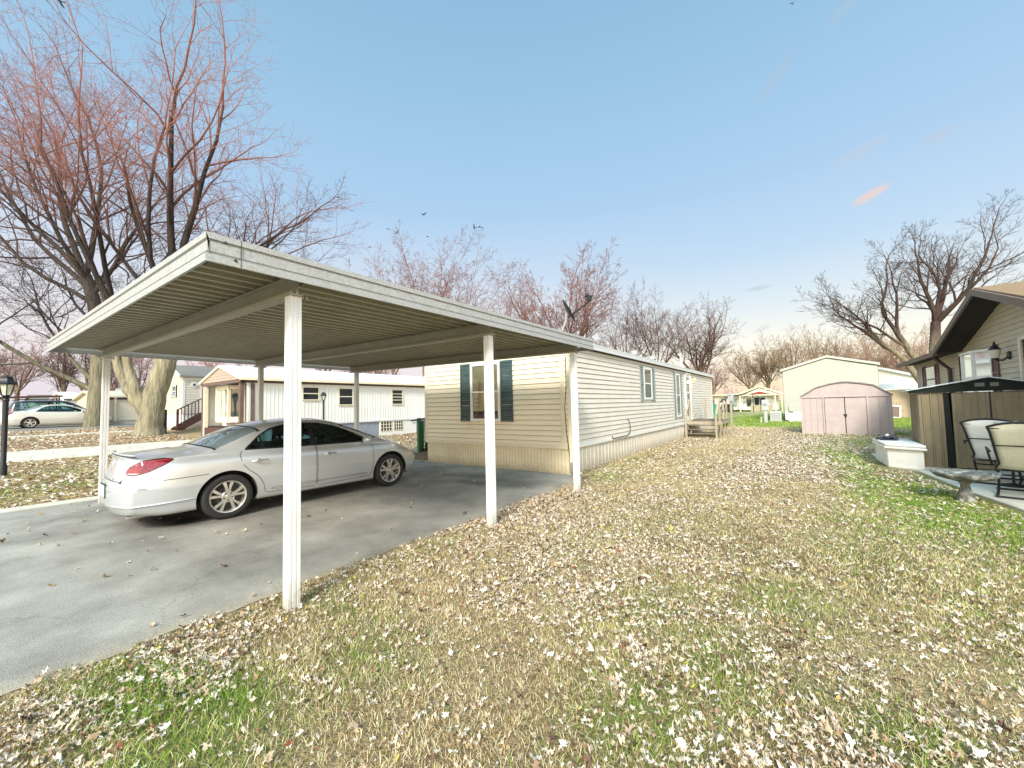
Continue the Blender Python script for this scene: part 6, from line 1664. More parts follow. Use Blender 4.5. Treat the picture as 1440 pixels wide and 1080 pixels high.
    for sd in (1, -1):
        for k, nm in ((0, 'r'), (1, 'f')):
            d = emit('door', ['door%d' % k], paint, root, sd)
            par = d or root
            emit('window', ['glass_' + nm], M['car_glass'], par, sd, -0.002)
            if detail:
                emit('moulding', ['mould%d' % k], M['chrome_paint'], par, sd, 0.008)
                xh = 1.52 if k == 0 else 2.66; zh = 0.835 if k == 0 else 0.82
                s = sec(xh + 0.1); ys_ = max(p[0] for p in s if abs(p[1] - zh) < 0.06)
                hb = MB(); hb.tube([(sd * (ys_ + 0.002), xh, zh), (sd * (ys_ + 0.034), xh + 0.04, zh + 0.003), (sd * (ys_ + 0.036), xh + 0.14, zh + 0.006), (sd * (ys_ + 0.030), xh + 0.19, zh + 0.007), (sd * (ys_ + 0.0), xh + 0.215, zh + 0.007)], [0.010, 0.013, 0.014, 0.013, 0.010], 8)
                hb.lathe([(0.001, 0.004), (0.034, 0.004), (0.04, -0.004)], 16, 'X', c=(sd * (ys_ - 0.001), xh + 0.10, zh - 0.005)) if sd > 0 else None
                hb.build('handle', M['chrome_paint'], par, smooth=True)
        t_ = emit('taillight', ['tail'], M['tail_red'], root, sd, 0.004)
        if detail and t_:
            emit('tail_edge', ['tail_edge'], M['tail_dark'], t_, sd, 0.003); emit('reversing_lens', ['tail_clear'], M['tail_clear'], t_, sd, 0.004)
        emit('headlight', ['head'], M['head_glass'], root, sd, 0.003)
        # mirror
        mbm = MB(); s = sec(3.42)
        bmm = bmesh.new(); bmesh.ops.create_icosphere(bmm, subdivisions=3, radius=1, matrix=Matrix.Translation((sd * 0.99, 3.44, 1.02)) @ Matrix.Diagonal((0.105, 0.065, 0.075, 1)))
        mem = bpy.data.meshes.new('mirror'); bmm.to_mesh(mem); bmm.free(); mem.materials.append(paint); mem.polygons.foreach_set('use_smooth', [True] * len(mem.polygons))
        om = bpy.data.objects.new('mirror', mem); COL.objects.link(om); om.parent = root
        mbm.bar((sd * 0.84, 3.47, 0.965), (sd * 0.95, 3.46, 0.99), 0.05, 0.03); mbm.build('mirror_arm', M['black_metal'], om)
    # wheel wells and floor
    mb = MB(); mb.box2((-0.72, 0.45, 0.22), (0.72, 4.5, 0.30)); mb.box2((-0.60, 0.34, 0.26), (0.60, 0.50, 0.42))
    for c in archs:
        n = 18
        for sd in (1, -1):
            ring = [(c + (ra - 0.004) * math.cos(PI * k / n - 0.0), zc + (ra - 0.004) * math.sin(PI * k / n)) for k in range(n + 1)]
            ring = [(c + ra, 0.24)] + ring + [(c - ra, 0.24)]
            for a, b in zip(ring[:-1], ring[1:]): mb.quad((sd * 0.88, a[0], a[1]), (sd * 0.88, b[0], b[1]), (sd * 0.55, b[0], b[1]), (sd * 0.55, a[0], a[1]))
            mb.add([(sd * 0.56, y, z) for y, z in ring], [tuple(range(len(ring)))])
    mb.fixn = False
    mb.build('underbody', M['dark_line'], root)
    # paint flange around each arch
    mb = MB()
    for c in archs:
        n = 30
        for sd in (1, -1):
            pr_ = []
            for k in range(n + 1):
                a = -0.33 + (PI + 0.66) * k / n
                y, z = c + ra * math.cos(a), zc + ra * math.sin(a)
                s = sec(y); 
                w_ = 0.0
                for (p, q) in zip(s[:26], s[1:27]):
                    if min(p[1], q[1]) <= z <= max(p[1], q[1]) and abs(q[1] - p[1]) > 1e-6: w_ = p[0] + (q[0] - p[0]) * (z - p[1]) / (q[1] - p[1])
                if w_ == 0: w_ = s[2][0]
                pr_.append((y, z, w_))
            for a, b in zip(pr_[:-1], pr_[1:]):
                mb.quad((sd * a[2], a[0], a[1]), (sd * b[2], b[0], b[1]), (sd * (b[2] - 0.05), b[0], b[1]), (sd * (a[2] - 0.05), a[0], a[1]))
    mb.fixn = False
    mb.build('arch_lip', paint, root, smooth=True)
    # wheels
    def wheel(x, y):
        sd = 1 if x > 0 else -1
        w = bpy.data.objects.new('wheel', None); COL.objects.link(w); w.parent = root; w.location = (x, y, S_['tyre'])
        R_ = S_['tyre']
        t = MB(); prof = [(R_ - 0.105, -0.095), (R_ - 0.05, -0.110), (R_ - 0.012, -0.098), (R_, -0.075), (R_ + 0.001, 0), (R_, 0.075), (R_ - 0.012, 0.098), (R_ - 0.05, 0.110), (R_ - 0.105, 0.095)]
        t.lathe(prof, 48, 'X'); t.fixn = False; t.build('tyre', M['tyre'], w, smooth=True, angle=50)
        rr = R_ - 0.10
        o = sd
        r_ = MB(); r_.lathe([(rr + 0.004, o * 0.098), (rr + 0.004, o * 0.104), (rr - 0.012, o * 0.100), (rr - 0.022, o * 0.06), (rr - 0.04, o * -0.08)], 48, 'X')
        sp = 5
        for k in range(sp):
            for h in (-1, 1):
                a = 2 * PI * k / sp + 0.31; 
                ai = a + h * 0.13; ao = a + h * 0.235
                wi, wo = 0.030, 0.046
                def P(ang, r, tang, xx): return (o * xx, r * math.cos(ang) - tang * math.sin(ang), r * math.sin(ang) + tang * math.cos(ang))
                r0_, r1_ = 0.055, rr - 0.006
                vs = []
                for (ang, r, hw, xo) in ((ai, r0_, wi, 0.088), ((ai + ao) / 2, (r0_ + r1_) * 0.5, wi * 1.1, 0.092), (ao, r1_, wo, 0.084)):
                    vs += [P(ang, r, -hw * 0.5, xo), P(ang, r, hw * 0.5, xo), P(ang, r, hw * 0.5, xo - 0.05), P(ang, r, -hw * 0.5, xo - 0.05)]
                fs = []
                for b in (0, 4):
                    for q in range(4): fs.append((b + q, b + (q + 1) % 4, b + 4 + (q + 1) % 4, b + 4 + q))
                r_.add(vs, fs)
        r_.lathe([(0.085, o * 0.05), (0.085, o * 0.086), (0.078, o * 0.092), (0.034, o * 0.092), (0.030, o * 0.097), (0.001, o * 0.098)], 32, 'X')
        rim = r_.build('rim', M['alloy'], w, smooth=True, angle=30)
        nb = MB()
        for k in range(5):
            a = 2 * PI * k / 5 + 0.31 + PI / 5
            nb.lathe([(0.012, o * 0.085), (0.012, o * 0.096), (0.001, o * 0.097)], 8, 'X', c=(0, 0.058 * math.cos(a), 0.058 * math.sin(a)))
        nb.build('wheel_nuts', M['dark_grey'], rim)
        br = MB(); br.lathe([(rr - 0.03, o * 0.0), (0.001, o * 0.0)], 32, 'X'); br.lathe([(0.15, o * 0.02), (0.15, o * 0.03), (0.001, o * 0.03)], 24, 'X'); br.fixn = False; br.build('brake_disc', M['brake'], w)
        return w
    for c in archs:
        for sd in (1, -1): wheel(sd * 0.795, c)
    if not detail: return root
    # interior: seats, headrests, wheel, dash, parcel shelf
    def seat(x, y, back_y, z=0.30):
        s = MB(); s.box((x, y, z + 0.16), (0.52, 0.52, 0.22)); 
        s.M = Matrix.Translation((x, back_y, z + 0.26)) @ Matrix.Rotation(R(14), 4, 'X'); s.box((0, 0, 0.28), (0.50, 0.14, 0.58)); s.M = None
        so = s.build('seat', M['seat_grey'], root, bevel=0.05, seg=3)
        h = MB(); h.M = Matrix.Translation((x, back_y - 0.15, z + 0.26 + 0.64)) @ Matrix.Rotation(R(10), 4, 'X'); h.box((0, 0, 0.06), (0.26, 0.11, 0.19)); h.box((0, 0, -0.06), (0.10, 0.02, 0.1)); h.build('headrest', M['seat_grey'], so, bevel=0.03, seg=3)
    for x in (-0.38, 0.38): seat(x, 2.85, 2.58, 0.26)
    for x in (-0.38, 0.38): seat(x, 2.02, 1.84, 0.24)
    mb = MB(); mb.box((0, 1.25, 0.985), (1.30, 0.5, 0.03)); mb.box((0, 3.58, 0.86), (1.42, 0.50, 0.16)); mb.box((0, 3.75, 0.93), (1.35, 0.3, 0.05)); mb.build('dashboard', M['dark_grey'], root, bevel=0.02)
    mb = MB()
    ring = [(-0.38 + 0.19 * math.cos(a), 3.22 - 0.07 * math.sin(a), 0.90 + 0.175 * math.sin(a)) for a in [2 * PI * k / 24 for k in range(25)]]
    mb.tube(ring, 0.016, 8, cap=False); mb.bar((-0.55, 3.23, 0.89), (-0.21, 3.23, 0.89), 0.04, 0.03); mb.bar((-0.38, 3.23, 0.89), (-0.38, 3.4, 0.84), 0.06, 0.06); mb.build('steering_wheel', M['dark_line'], root, smooth=True)
    # rear details: bumper moulding line, plate, exhaust, emblem, trunk lip, mat
    def tail_x(y, z): return rear_off(S_, y, z)
    mb = MB(); ring = []
    path = []
    for k in range(41):
        y = -0.93 + 1.86 * k / 40
    # moulding follows the lower bumper round both corners
    for sd in (1, -1):
        pts = []
        for xn in (0.80, 0.7, 0.6, 0.5, 0.4, 0.3, 0.2, 0.1, 0.0):
            z = 0.40 - 0.025 * max(0, 1 - xn / 0.8)
            s = sec(xn); w_ = max(p[0] for p in s if abs(p[1] - z) < 0.09)
            pts.append((sd * (w_ + 0.004), place(w_, z, xn) - 0.002, z))
        s0_ = max(p[0] for p in sec(0.0) if abs(p[1] - 0.375) < 0.09)
        for k in range(1, 15):
            y = s0_ * (1 - k / 14); pts.append((sd * y, place(y, 0.375, 0.0) - 0.006, 0.375))
        mb.tube(pts, [0.004] + [0.011] * (len(pts) - 1), 6)
    mb.build('bumper_moulding', M['chrome_paint'], root, smooth=True)
    mb = MB(); mb.box((0.0, tail_x(0, 0.55) - 0.012, 0.55), (0.31, 0.012, 0.16)); pt = mb.build('number_plate', M['plate'], root, bevel=0.004)
    mb = MB(); mb.box((0.0, tail_x(0, 0.55) - 0.004, 0.55), (0.345, 0.012, 0.19)); mb.build('plate_frame', M['dark_grey'], pt)
    mb = MB(); mb.tube([(0.52, 0.50, 0.215), (0.52, 0.16, 0.205)], 0.036, 14, False); mb.tube([(0.52, 0.48, 0.215), (0.52, 0.17, 0.205)], 0.030, 14, True); mb.build('exhaust_tip', M['alloy'], root, smooth=True)
    # oval three-ring style badge left plain: a small chrome oval on the boot lid
    mb = MB(); zc_ = 0.93; yb_ = 0.0
    ringp = [(0.075 * math.cos(a), tail_x(0, zc_) - 0.006, zc_ + 0.05 * math.sin(a)) for a in [2 * PI * k / 24 for k in range(25)]]
    mb.tube(ringp, 0.007, 6, cap=False)
    mb.tube([(0.028 * math.cos(a), tail_x(0, zc_) - 0.006, zc_ + 0.047 * math.sin(a)) for a in [2 * PI * k / 20 for k in range(21)]], 0.005, 6, cap=False)
    mb.tube([(0.062 * math.cos(a), tail_x(0, zc_) - 0.006, zc_ + 0.022 + 0.02 * math.sin(a)) for a in [2 * PI * k / 20 for k in range(21)]], 0.005, 6, cap=False)
    mb.build('badge', M['alloy'], root, smooth=True)
    mb = MB()
    pts = []
    for k in range(25):
        y = -0.66 + 1.32 * k / 24; pts.append((y, 0.115 + 0.10 * (abs(y) / 0.66) ** 2.6, 1.048 + 0.012 * (1 - (y / 0.66) ** 2)))
    mb.tube(pts, [0.006] + [0.016] * 23 + [0.006], 8); mb.build('boot_spoiler', paint, root, smooth=True)
    mb = MB(); pts2 = [(p[0], p[1] - 0.008, p[2] - 0.015) for p in pts]; mb.tube(pts2, 0.007, 6); mb.build('spoiler_shadow_gap', M['dark_line'], root)
    # letters on the boot lid are too small to read; a thin chrome strip stands over the plate
    mb = MB(); mb.box((0, tail_x(0, 0.72) - 0.004, 0.73), (0.62, 0.016, 0.03)); mb.build('boot_strip', paint, root, bevel=0.006)
    # antenna fin / wipers
    mb = MB(); mb.bar((-0.5, 3.93, 1.035), (0.05, 3.80, 1.10), 0.018, 0.012); mb.bar((0.05, 3.95, 1.035), (0.55, 3.80, 1.075), 0.018, 0.012); mb.build_each('wiper', M['black_metal'], root)
    return root

def car_paint(name, col, metal=0.65, rough=0.32):
    m, nt, out = new_mat(name)
    p = _n(nt, 'ShaderNodeBsdfPrincipled'); nt.links.new(p.outputs[0], out.inputs[0])
    p.inputs['Base Color'].default_value = (*col, 1); p.inputs['Metallic'].default_value = metal; p.inputs['Roughness'].default_value = rough
    p.inputs['Coat Weight'].default_value = 0.8; p.inputs['Coat Roughness'].default_value = 0.06
    tc = _n(nt, 'ShaderNodeTexCoord'); nz = _n(nt, 'ShaderNodeTexNoise'); nz.inputs['Scale'].default_value = 3; nz.inputs['Detail'].default_value = 6
    nt.links.new(tc.outputs['Object'], nz.inputs['Vector'])
    mr = _n(nt, 'ShaderNodeMapRange'); mr.inputs['To Min'].default_value = rough * 0.8; mr.inputs['To Max'].default_value = rough * 1.3
    nt.links.new(nz.outputs['Fac'], mr.inputs[0]); nt.links.new(mr.outputs[0], p.inputs['Roughness'])
    # road dust low on the panels
    sp = _n(nt, 'ShaderNodeSeparateXYZ'); nt.links.new(tc.outputs['Object'], sp.inputs[0])
    dz = _n(nt, 'ShaderNodeMapRange'); dz.inputs['From Min'].default_value = 0.55; dz.inputs['From Max'].default_value = 0.2; dz.inputs['To Max'].default_value = 0.4
    nt.links.new(sp.outputs[2], dz.inputs[0])
    mu = _n(nt, 'ShaderNodeMath', operation='MULTIPLY'); nt.links.new(dz.outputs[0], mu.inputs[0]); nt.links.new(nz.outputs['Fac'], mu.inputs[1])
    mx = _n(nt, 'ShaderNodeMix', data_type='RGBA'); mx.inputs[6].default_value = (*col, 1); mx.inputs[7].default_value = (0.35, 0.32, 0.26, 1)
    nt.links.new(mu.outputs[0], mx.inputs[0]); nt.links.new(mx.outputs[2], p.inputs['Base Color'])
    return m
M['silver'] = car_paint('silver_paint', (0.60, 0.625, 0.65), 0.45, 0.30)
M['champagne'] = car_paint('pale_champagne_paint', (0.74, 0.71, 0.63), 0.4, 0.4)
M['black_paint'] = car_paint('black_paint', (0.02, 0.022, 0.026), 0.2, 0.3)
M['chrome_paint'] = mat('bright_trim', (0.72, 0.72, 0.71), 0.22, metal=0.8, var=0.03)
M['car_glass'] = glass_mat('car_glass', (0.01, 0.02, 0.02), 0.90, 0.01, (0.55, 0.78, 0.77))
M['car_glass_skytint'] = glass_mat('rear_car_glass', (0.22, 0.29, 0.32), 0.25, 0.01, (0.35, 0.55, 0.55), 3.2)  # pale base colour stands in for sky reflected in the rear window
M['tail_red'] = mat('red_tail_lens', (0.24, 0.004, 0.010), 0.10, var=0.55, scale=28, coat=1.0)
M['tail_dark'] = mat('dark_red_lens_edge', (0.10, 0.006, 0.008), 0.15, var=0.3, coat=1.0)
M['tail_clear'] = mat('pink_white_lens', (0.62, 0.42, 0.40), 0.12, var=0.25, scale=20, coat=1.0)
M['head_glass'] = mat('amber_headlamp_lens', (0.62, 0.45, 0.28), 0.12, var=0.5, scale=9, coat=1.0)
M['tyre'] = mat('tyre_rubber', (0.018, 0.018, 0.018), 0.75, var=0.25, scale=12)
M['alloy'] = mat('alloy_wheel', (0.66, 0.64, 0.60), 0.28, metal=0.75, var=0.08)
M['brake'] = mat('brake_dust', (0.03, 0.028, 0.026), 0.6, var=0.4)
M['seat_grey'] = mat('grey_seat', (0.055, 0.055, 0.05), 0.8, var=0.2)
M['plate'] = mat('pale_blue_plate', (0.60, 0.68, 0.78), 0.4, var=0.12, scale=14)

car = build_car('sedan', 'silver four-door sedan parked under the carport, seen from its rear right side', (-8.17, 1.33, 0.014), R(-2.2), SEDAN, M['silver'])
car.scale = (1.03, 1.03, 1.0)
zf = gz(-39.0) + 0.02
car2 = build_car('sedan', 'pale champagne sedan parked on the far street at the left edge', (-39.6, 1.75, zf), R(2), SEDAN, M['champagne'], detail=False)
WAGON = dict(SEDAN)
WAGON.update(L=4.95, wagon=True, tyre=0.36, arch=0.42,
    top=[(0, 1.30), (0.05, 1.55), (0.15, 1.66), (0.5, 1.74), (1.2, 1.80), (2.2, 1.81), (2.8, 1.76), (3.2, 1.60), (3.6, 1.36), (3.8, 1.22), (4.0, 1.15), (4.4, 1.09), (4.7, 1.0), (4.85, 0.88), (4.95, 0.7)],
    belt=[(0, 1.05), (0.3, 1.10), (0.8, 1.12), (2.2, 1.11), (3.2, 1.08), (3.8, 1.05), (4.2, 1.0), (4.6, 0.92), (4.8, 0.80), (4.95, 0.6)],
    dlo=[(0.35, 1.15), (0.45, 1.6), (0.7, 1.66), (2.6, 1.68), (2.95, 1.60), (3.5, 1.14), (3.4, 1.12)], tumble=0.32, bpillar=2.2, qpillar=(1.15, 1.05),
    tail=[(-0.05, 0.95), (-0.05, 1.2), (0.18, 1.25), (0.18, 0.95)])
wag = build_car('wagon', 'black wagon with a roof rack parked behind the pale champagne sedan', (-44.0, 2.2, gz(-44) + 0.02), R(1), WAGON, M['black_paint'], detail=False)
mb = MB()
for sx in (-0.55, 0.55): mb.tube([(sx, 0.4, 1.78), (sx, 0.6, 1.86), (sx, 2.4, 1.88), (sx, 2.6, 1.8)], 0.02, 6)
mb.build_each('roof_rail', M['black_metal'], wag)
rk = thing('ladder_rack', 'long reddish brown rack on legs standing behind the black wagon at the far left', 'rack', (-47.5, -1.0, gz(-47.5)))
mb = MB()
mb.bar((0, 0, 1.95), (0, 6.3, 2.2), 0.12, 0.12); mb.bar((-1.2, 0, 1.95), (-1.2, 6.3, 2.2), 0.12, 0.12)
for y in (0.3, 2.2, 4.2, 6.2): mb.bar((-1.2, y, 2.0 + 0.03 * y), (0, y, 2.0 + 0.03 * y), 0.08, 0.08)
mb.build_each('rail', M['red_wood'], rk)
mb = MB()
for y in (0.3, 6.1):
    for x in (0, -1.2): mb.bar((x, y, 0), (x, y, 2.1), 0.09, 0.09)
mb.build_each('leg', M['red_wood'], rk)
# ------------------------------------------------------------------ bare trees
bark_mat = vcol_mat('bark', rough=0.9, scale=9, var=0.42, bump=1.0, bscale=14, stretch=(1, 1, 0.14))
twig_mat = vcol_mat('twigs', rough=0.85, scale=2, var=0.25)

def grow(rng, p, d, L, r, lvl, out, P):
    ns = P['seg'][lvl]; pts = [p]; rad = [r]; d = Vector(d).normalized(); dirs = [d]
    wob = P['wob'][lvl]; tr = P['trop'][lvl]; tp = P['taper'][lvl]
    for i in range(ns):
        d = d + Vector((rng.gauss(0, 1), rng.gauss(0, 1), rng.gauss(0, 0.7))) * wob + Vector((0, 0, tr))
        d.normalize(); p = p + d * (L / ns); pts.append(p); dirs.append(d); rad.append(r * (1 - (1 - tp) * (i + 1) / ns))
    out[lvl].append((pts, rad))
    if lvl >= P['max']: return
    n = P['n'][lvl]; n = max(1, int(round(n * rng.uniform(0.75, 1.25))))
    az = rng.uniform(0, 6.28)
    for k in range(n):
        t = P['t0'][lvl] + (1 - P['t0'][lvl]) * ((k + rng.uniform(0.1, 0.9)) / n)
        f = t * ns; i = min(int(f), ns - 1); u = f - i
        q = pts[i].lerp(pts[i + 1], u); dd = dirs[i + 1]; rr = rad[i] + (rad[i + 1] - rad[i]) * u
        az += 2.4 + rng.uniform(-0.5, 0.5)
        o = dd.orthogonal().normalized(); o = Matrix.Rotation(az, 3, dd) @ o
        a = R(P['ang'][lvl]) * rng.uniform(0.7, 1.3)
        cd = dd * math.cos(a) + o * math.sin(a)
        if cd.z < -0.25: cd.z *= 0.3
        cl = L * P['lr'][lvl] * (1.2 - 0.65 * t) * rng.uniform(0.7, 1.25)
        grow(rng, q, cd, cl, max(rr * P['rr'][lvl], P['rmin']), lvl + 1, out, P)
    # leader continues from the tip
    grow(rng, pts[-1], dirs[-1], L * P['lr'][lvl] * (0.85 if lvl < 2 else 0.6), max(rad[-1] * 0.9, P['rmin']), lvl + 1, out, P)

def tubes(branches, sides, col_fn):
    V = []; F = []; C = []
    for pts, rad in branches:
        n = len(pts); base = len(V); ref = None
        for i in range(n):
            d = (pts[min(i + 1, n - 1)] - pts[max(i - 1, 0)])
            if d.length < 1e-7: d = Vector((0, 0, 1))
            d.normalize()
            if ref is None: ref = d.orthogonal()
            ref = ref - d * ref.dot(d)
            if ref.length < 1e-6: ref = d.orthogonal()
            ref.normalize(); b = d.cross(ref); r = rad[i]; c = col_fn(r, pts[i])
            for k in range(sides):
                a = 2 * PI * k / sides
                q = pts[i] + (ref * math.cos(a) + b * math.sin(a)) * r
                V.append((q.x, q.y, q.z)); C.append(c)
        for i in range(n - 1):
            for k in range(sides):
                k2 = (k + 1) % sides
                F.append((base + i * sides + k, base + i * sides + k2, base + (i + 1) * sides + k2, base + (i + 1) * sides + k))
    return V, F, C

def merge(parts):
    V = []; F = []; C = []
    for v, f, c in parts:
        b = len(V); V += v; F += [tuple(i + b for i in q) for q in f]; C += c
    return V, F, C

BASEP = dict(max=4, seg=(6, 6, 5, 4, 2, 2), wob=(0.06, 0.09, 0.11, 0.13, 0.12, 0.1), trop=(0.03, 0.06, 0.07, 0.07, 0.05, 0.05), taper=(0.5, 0.34, 0.35, 0.4, 0.5, 0.6),
             n=(6, 8, 7, 6, 4, 3), t0=(0.3, 0.22, 0.18, 0.15, 0.2, 0.2), ang=(36, 40, 42, 42, 40, 40), lr=(0.6, 0.52, 0.52, 0.5, 0.55, 0.5), rr=(0.6, 0.55, 0.55, 0.6, 0.7, 0.7), rmin=0.006)

def big_tree(name, label, loc, seed, trunks, P, low_col, bark_col, top_col, ztop, sides=(12, 8, 5, 3, 3, 3), group=None, split=1, dark_z=4.6):
    """trunks: list of (points, radii, limbs) in local coords; limbs = (t along trunk, azimuth deg, tilt deg from vertical, length, radius)"""
    rng = random.Random(seed)
    P = {**BASEP, **P}
    out = {k: [] for k in range(7)}
    trunkb = []
    for pts, rad, limbs in trunks:
        pts = [Vector(p) for p in pts]
        # refine trunk with small wobble
        fine = []; fr = []
        for i in range(len(pts) - 1):
            for j in range(3):
                t = j / 3; q = pts[i].lerp(pts[i + 1], t)
                fine.append(q + Vector((rng.gauss(0, 0.02), rng.gauss(0, 0.02), 0)) * (1 if i or j else 0)); fr.append(rad[i] + (rad[i + 1] - rad[i]) * t)
        fine.append(pts[-1]); fr.append(rad[-1])
        trunkb.append((fine, fr))
        for (t, az, tilt, L, r) in limbs:
            f = t * (len(fine) - 1); i = min(int(f), len(fine) - 2); q = fine[i].lerp(fine[i + 1], f - i)
            d = Vector((math.sin(R(az)) * math.sin(R(tilt)), math.cos(R(az)) * math.sin(R(tilt)), math.cos(R(tilt))))
            grow(rng, q, d, L, r, 1, out, P)
    def col(r, p):
        hz = max(0.0, min(1.0, p.z / ztop))
        k = max(0.0, min(1.0, (0.16 - r) / 0.12)); kd = max(k, max(0.0, min(1.0, (p.z - dark_z) / 1.6)))
        a = Vector(bark_col).lerp(Vector(low_col), kd); b = a.lerp(Vector(top_col), max(0, min(1, (hz - 0.40) / 0.3)) * max(0.0, min(1.0, (0.075 - r) / 0.06)))  # reddening of high thin twigs paints in low sun on the treetops
        return (b.x, b.y, b.z)
    t = thing(name, label, 'tree', loc, 0, group)
    flare = []
    tv = tubes(trunkb, sides[0], col)
    lim = tubes(out[1], sides[1], col) if split >= 1 else ([], [], [])
    V, F, C = merge([tv, lim])
    np_mesh('trunk', V, F, bark_mat, t, np.array(C), smooth=True)
    parts = [tubes(out[k], sides[min(k, 5)], col) for k in range(2, 7) if out[k]]
    V, F, C = merge(parts)
    np_mesh('crown', V, F, twig_mat, t, np.array(C), smooth=True)
    return t

# azimuths that read as left / right / away in the photograph: right = +35.6 deg north of +x
AZR = 90 - 35.6      # azimuth (from +y clockwise) of image right
def az(a): return AZR + a   # 0 = image right, 180 = image left, -90 = away... 90 = towards the camera
z1 = gz(-24.4)
Rv = Vector((math.sin(R(AZR)), math.cos(R(AZR)), 0))
def rp(s, z, dpt=0.0):
    """point s metres to image right, z up, dpt away from camera"""
    q = Rv * s + Vector((-Rv.y, Rv.x, 0)) * dpt
    return (q.x, q.y, z)
T1 = big_tree('maple_tree', 'huge bare forked tree with a mossy leaning trunk and red tinted twigs behind the carport', (-24.45, 5.35, z1 - 0.1), 11,  # red of the high twigs paints in low sun
    [([rp(0.12, -0.2), rp(0.14, 0.35), rp(0.2, 1.0), rp(0.36, 2.0), rp(0.72, 3.2), rp(0.98, 4.6), rp(1.05, 6.2)], [0.72, 0.53, 0.44, 0.42, 0.41, 0.35, 0.24],
      [(1.0, az(150), 5, 9.72, 0.179), (0.99, az(40), 14, 9.49, 0.153), (0.86, az(-30), 30, 8.81, 0.153), (0.97, az(178), 24, 9.49, 0.144), (0.84, az(5), 42, 7.02, 0.153), (0.80, az(10), 58, 6.45, 0.125), (0.9, az(-100), 26, 8.81, 0.135), (0.76, az(-10), 72, 6.07, 0.099), (0.9, az(100), 26, 8.59, 0.125), (0.93, az(170), 42, 7.91, 0.108)]),
     ([rp(0.1, 0.9), rp(-0.35, 1.5), rp(-0.85, 2.2), rp(-1.35, 3.1), rp(-1.55, 4.6)], [0.30, 0.27, 0.22, 0.18, 0.15], [(0.97, az(185), 30, 8.36, 0.116), (0.99, az(150), 8, 10.17, 0.125), (0.75, az(190), 62, 5.88, 0.071)]),
     ([rp(0.12, 1.0, -0.1), rp(-0.15, 1.7, -0.25), rp(-0.36, 2.4, -0.3), rp(-0.62, 3.4, -0.4), rp(-0.5, 4.8, -0.6)], [0.27, 0.24, 0.20, 0.17, 0.15], [(0.98, az(100), 12, 9.72, 0.116), (0.97, az(200), 24, 7.91, 0.099)])],
    dict(max=5, n=(6, 7, 5, 4, 3, 2), t0=(0.3, 0.34, 0.25, 0.2, 0.2, 0.2), ang=(36, 38, 44, 48, 50, 50), lr=(0.6, 0.56, 0.55, 0.54, 0.55, 0.5), wob=(0.06, 0.10, 0.14, 0.17, 0.18, 0.15), trop=(0.03, 0.05, 0.035, 0.03, 0.02, 0.02), rmin=0.0055), (0.035, 0.026, 0.022), (0.26, 0.23, 0.155), (0.35, 0.155, 0.125), 19)
z2 = gz(-37.6)
T2 = big_tree('maple_tree', 'tall bare dark limbed tree with long low branches at the left side of the photo', (-37.7, 5.7, z2 - 0.1), 5,
    [([rp(0, -0.2), rp(-0.02, 1.2), rp(0.05, 3.0), rp(0.12, 5.5), rp(-0.3, 8.2), rp(-1.0, 10.2)], [0.60, 0.46, 0.42, 0.40, 0.37, 0.30],
      [(0.33, az(172), 62, 10.00, 0.153), (0.38, az(186), 55, 9.50, 0.135), (0.98, az(185), 20, 11.00, 0.198), (0.97, az(170), 40, 10.50, 0.179), (0.90, az(190), 55, 10.50, 0.170), (0.8, az(165), 62, 9.00, 0.144), (0.99, az(20), 8, 11.00, 0.179), (0.86, az(8), 36, 7.50, 0.153), (0.75, az(-20), 48, 7.00, 0.125), (0.95, az(95), 38, 8.00, 0.153), (0.92, az(-90), 38, 8.00, 0.153), (0.7, az(200), 66, 8.50, 0.116), (0.55, az(10), 55, 5.00, 0.090)])],
    dict(max=5, n=(6, 8, 5, 4, 3, 2), t0=(0.3, 0.3, 0.25, 0.2, 0.2, 0.2), lr=(0.6, 0.58, 0.56, 0.54, 0.5, 0.5), wob=(0.06, 0.10, 0.14, 0.17, 0.18, 0.15), trop=(0.03, 0.05, 0.035, 0.03, 0.02, 0.02), ang=(36, 40, 44, 48, 50, 50), rmin=0.008), (0.05, 0.038, 0.032), (0.20, 0.18, 0.12), (0.20, 0.10, 0.09), 24)
T3 = big_tree('oak_tree', 'wide bare tree with several trunks rising behind the brown roofed house', (7.4, 41.8, -0.1), 21,
    [([rp(0.6, 0), rp(0.65, 2.5), rp(0.8, 5.2), rp(1.0, 7.2)], [0.44, 0.36, 0.32, 0.27],
      [(0.99, az(175), 26, 5.04, 0.170), (0.99, az(5), 18, 5.94, 0.179), (0.97, az(0), 52, 7.20, 0.179), (0.94, az(-40), 40, 5.40, 0.153), (0.96, az(60), 36, 5.40, 0.153), (0.97, az(150), 6, 5.04, 0.153)]),
     ([rp(0.3, 0), rp(0.0, 2.5), rp(-0.75, 4.6), rp(-1.9, 6.4)], [0.34, 0.28, 0.22, 0.16], [(0.98, az(178), 38, 5.22, 0.135), (0.96, az(170), 16, 4.86, 0.125), (0.8, az(186), 62, 5.58, 0.108)]),
     ([rp(0.2, 0), rp(-0.3, 2.6), rp(-1.5, 4.4), rp(-3.4, 6.0)], [0.29, 0.23, 0.17, 0.13], [(0.98, az(180), 66, 4.32, 0.108), (0.95, az(175), 36, 4.32, 0.108), (0.7, az(200), 48, 4.14, 0.090)])],
    dict(max=5, n=(6, 6, 5, 4, 3, 2), lr=(0.6, 0.56, 0.54, 0.52, 0.5, 0.5), wob=(0.06, 0.14, 0.16, 0.17, 0.15, 0.1), trop=(0.03, 0.035, 0.045, 0.05, 0.04, 0.04), rmin=0.009), (0.06, 0.038, 0.032), (0.23, 0.19, 0.135), (0.11, 0.075, 0.065), 15, dark_z=5.0)

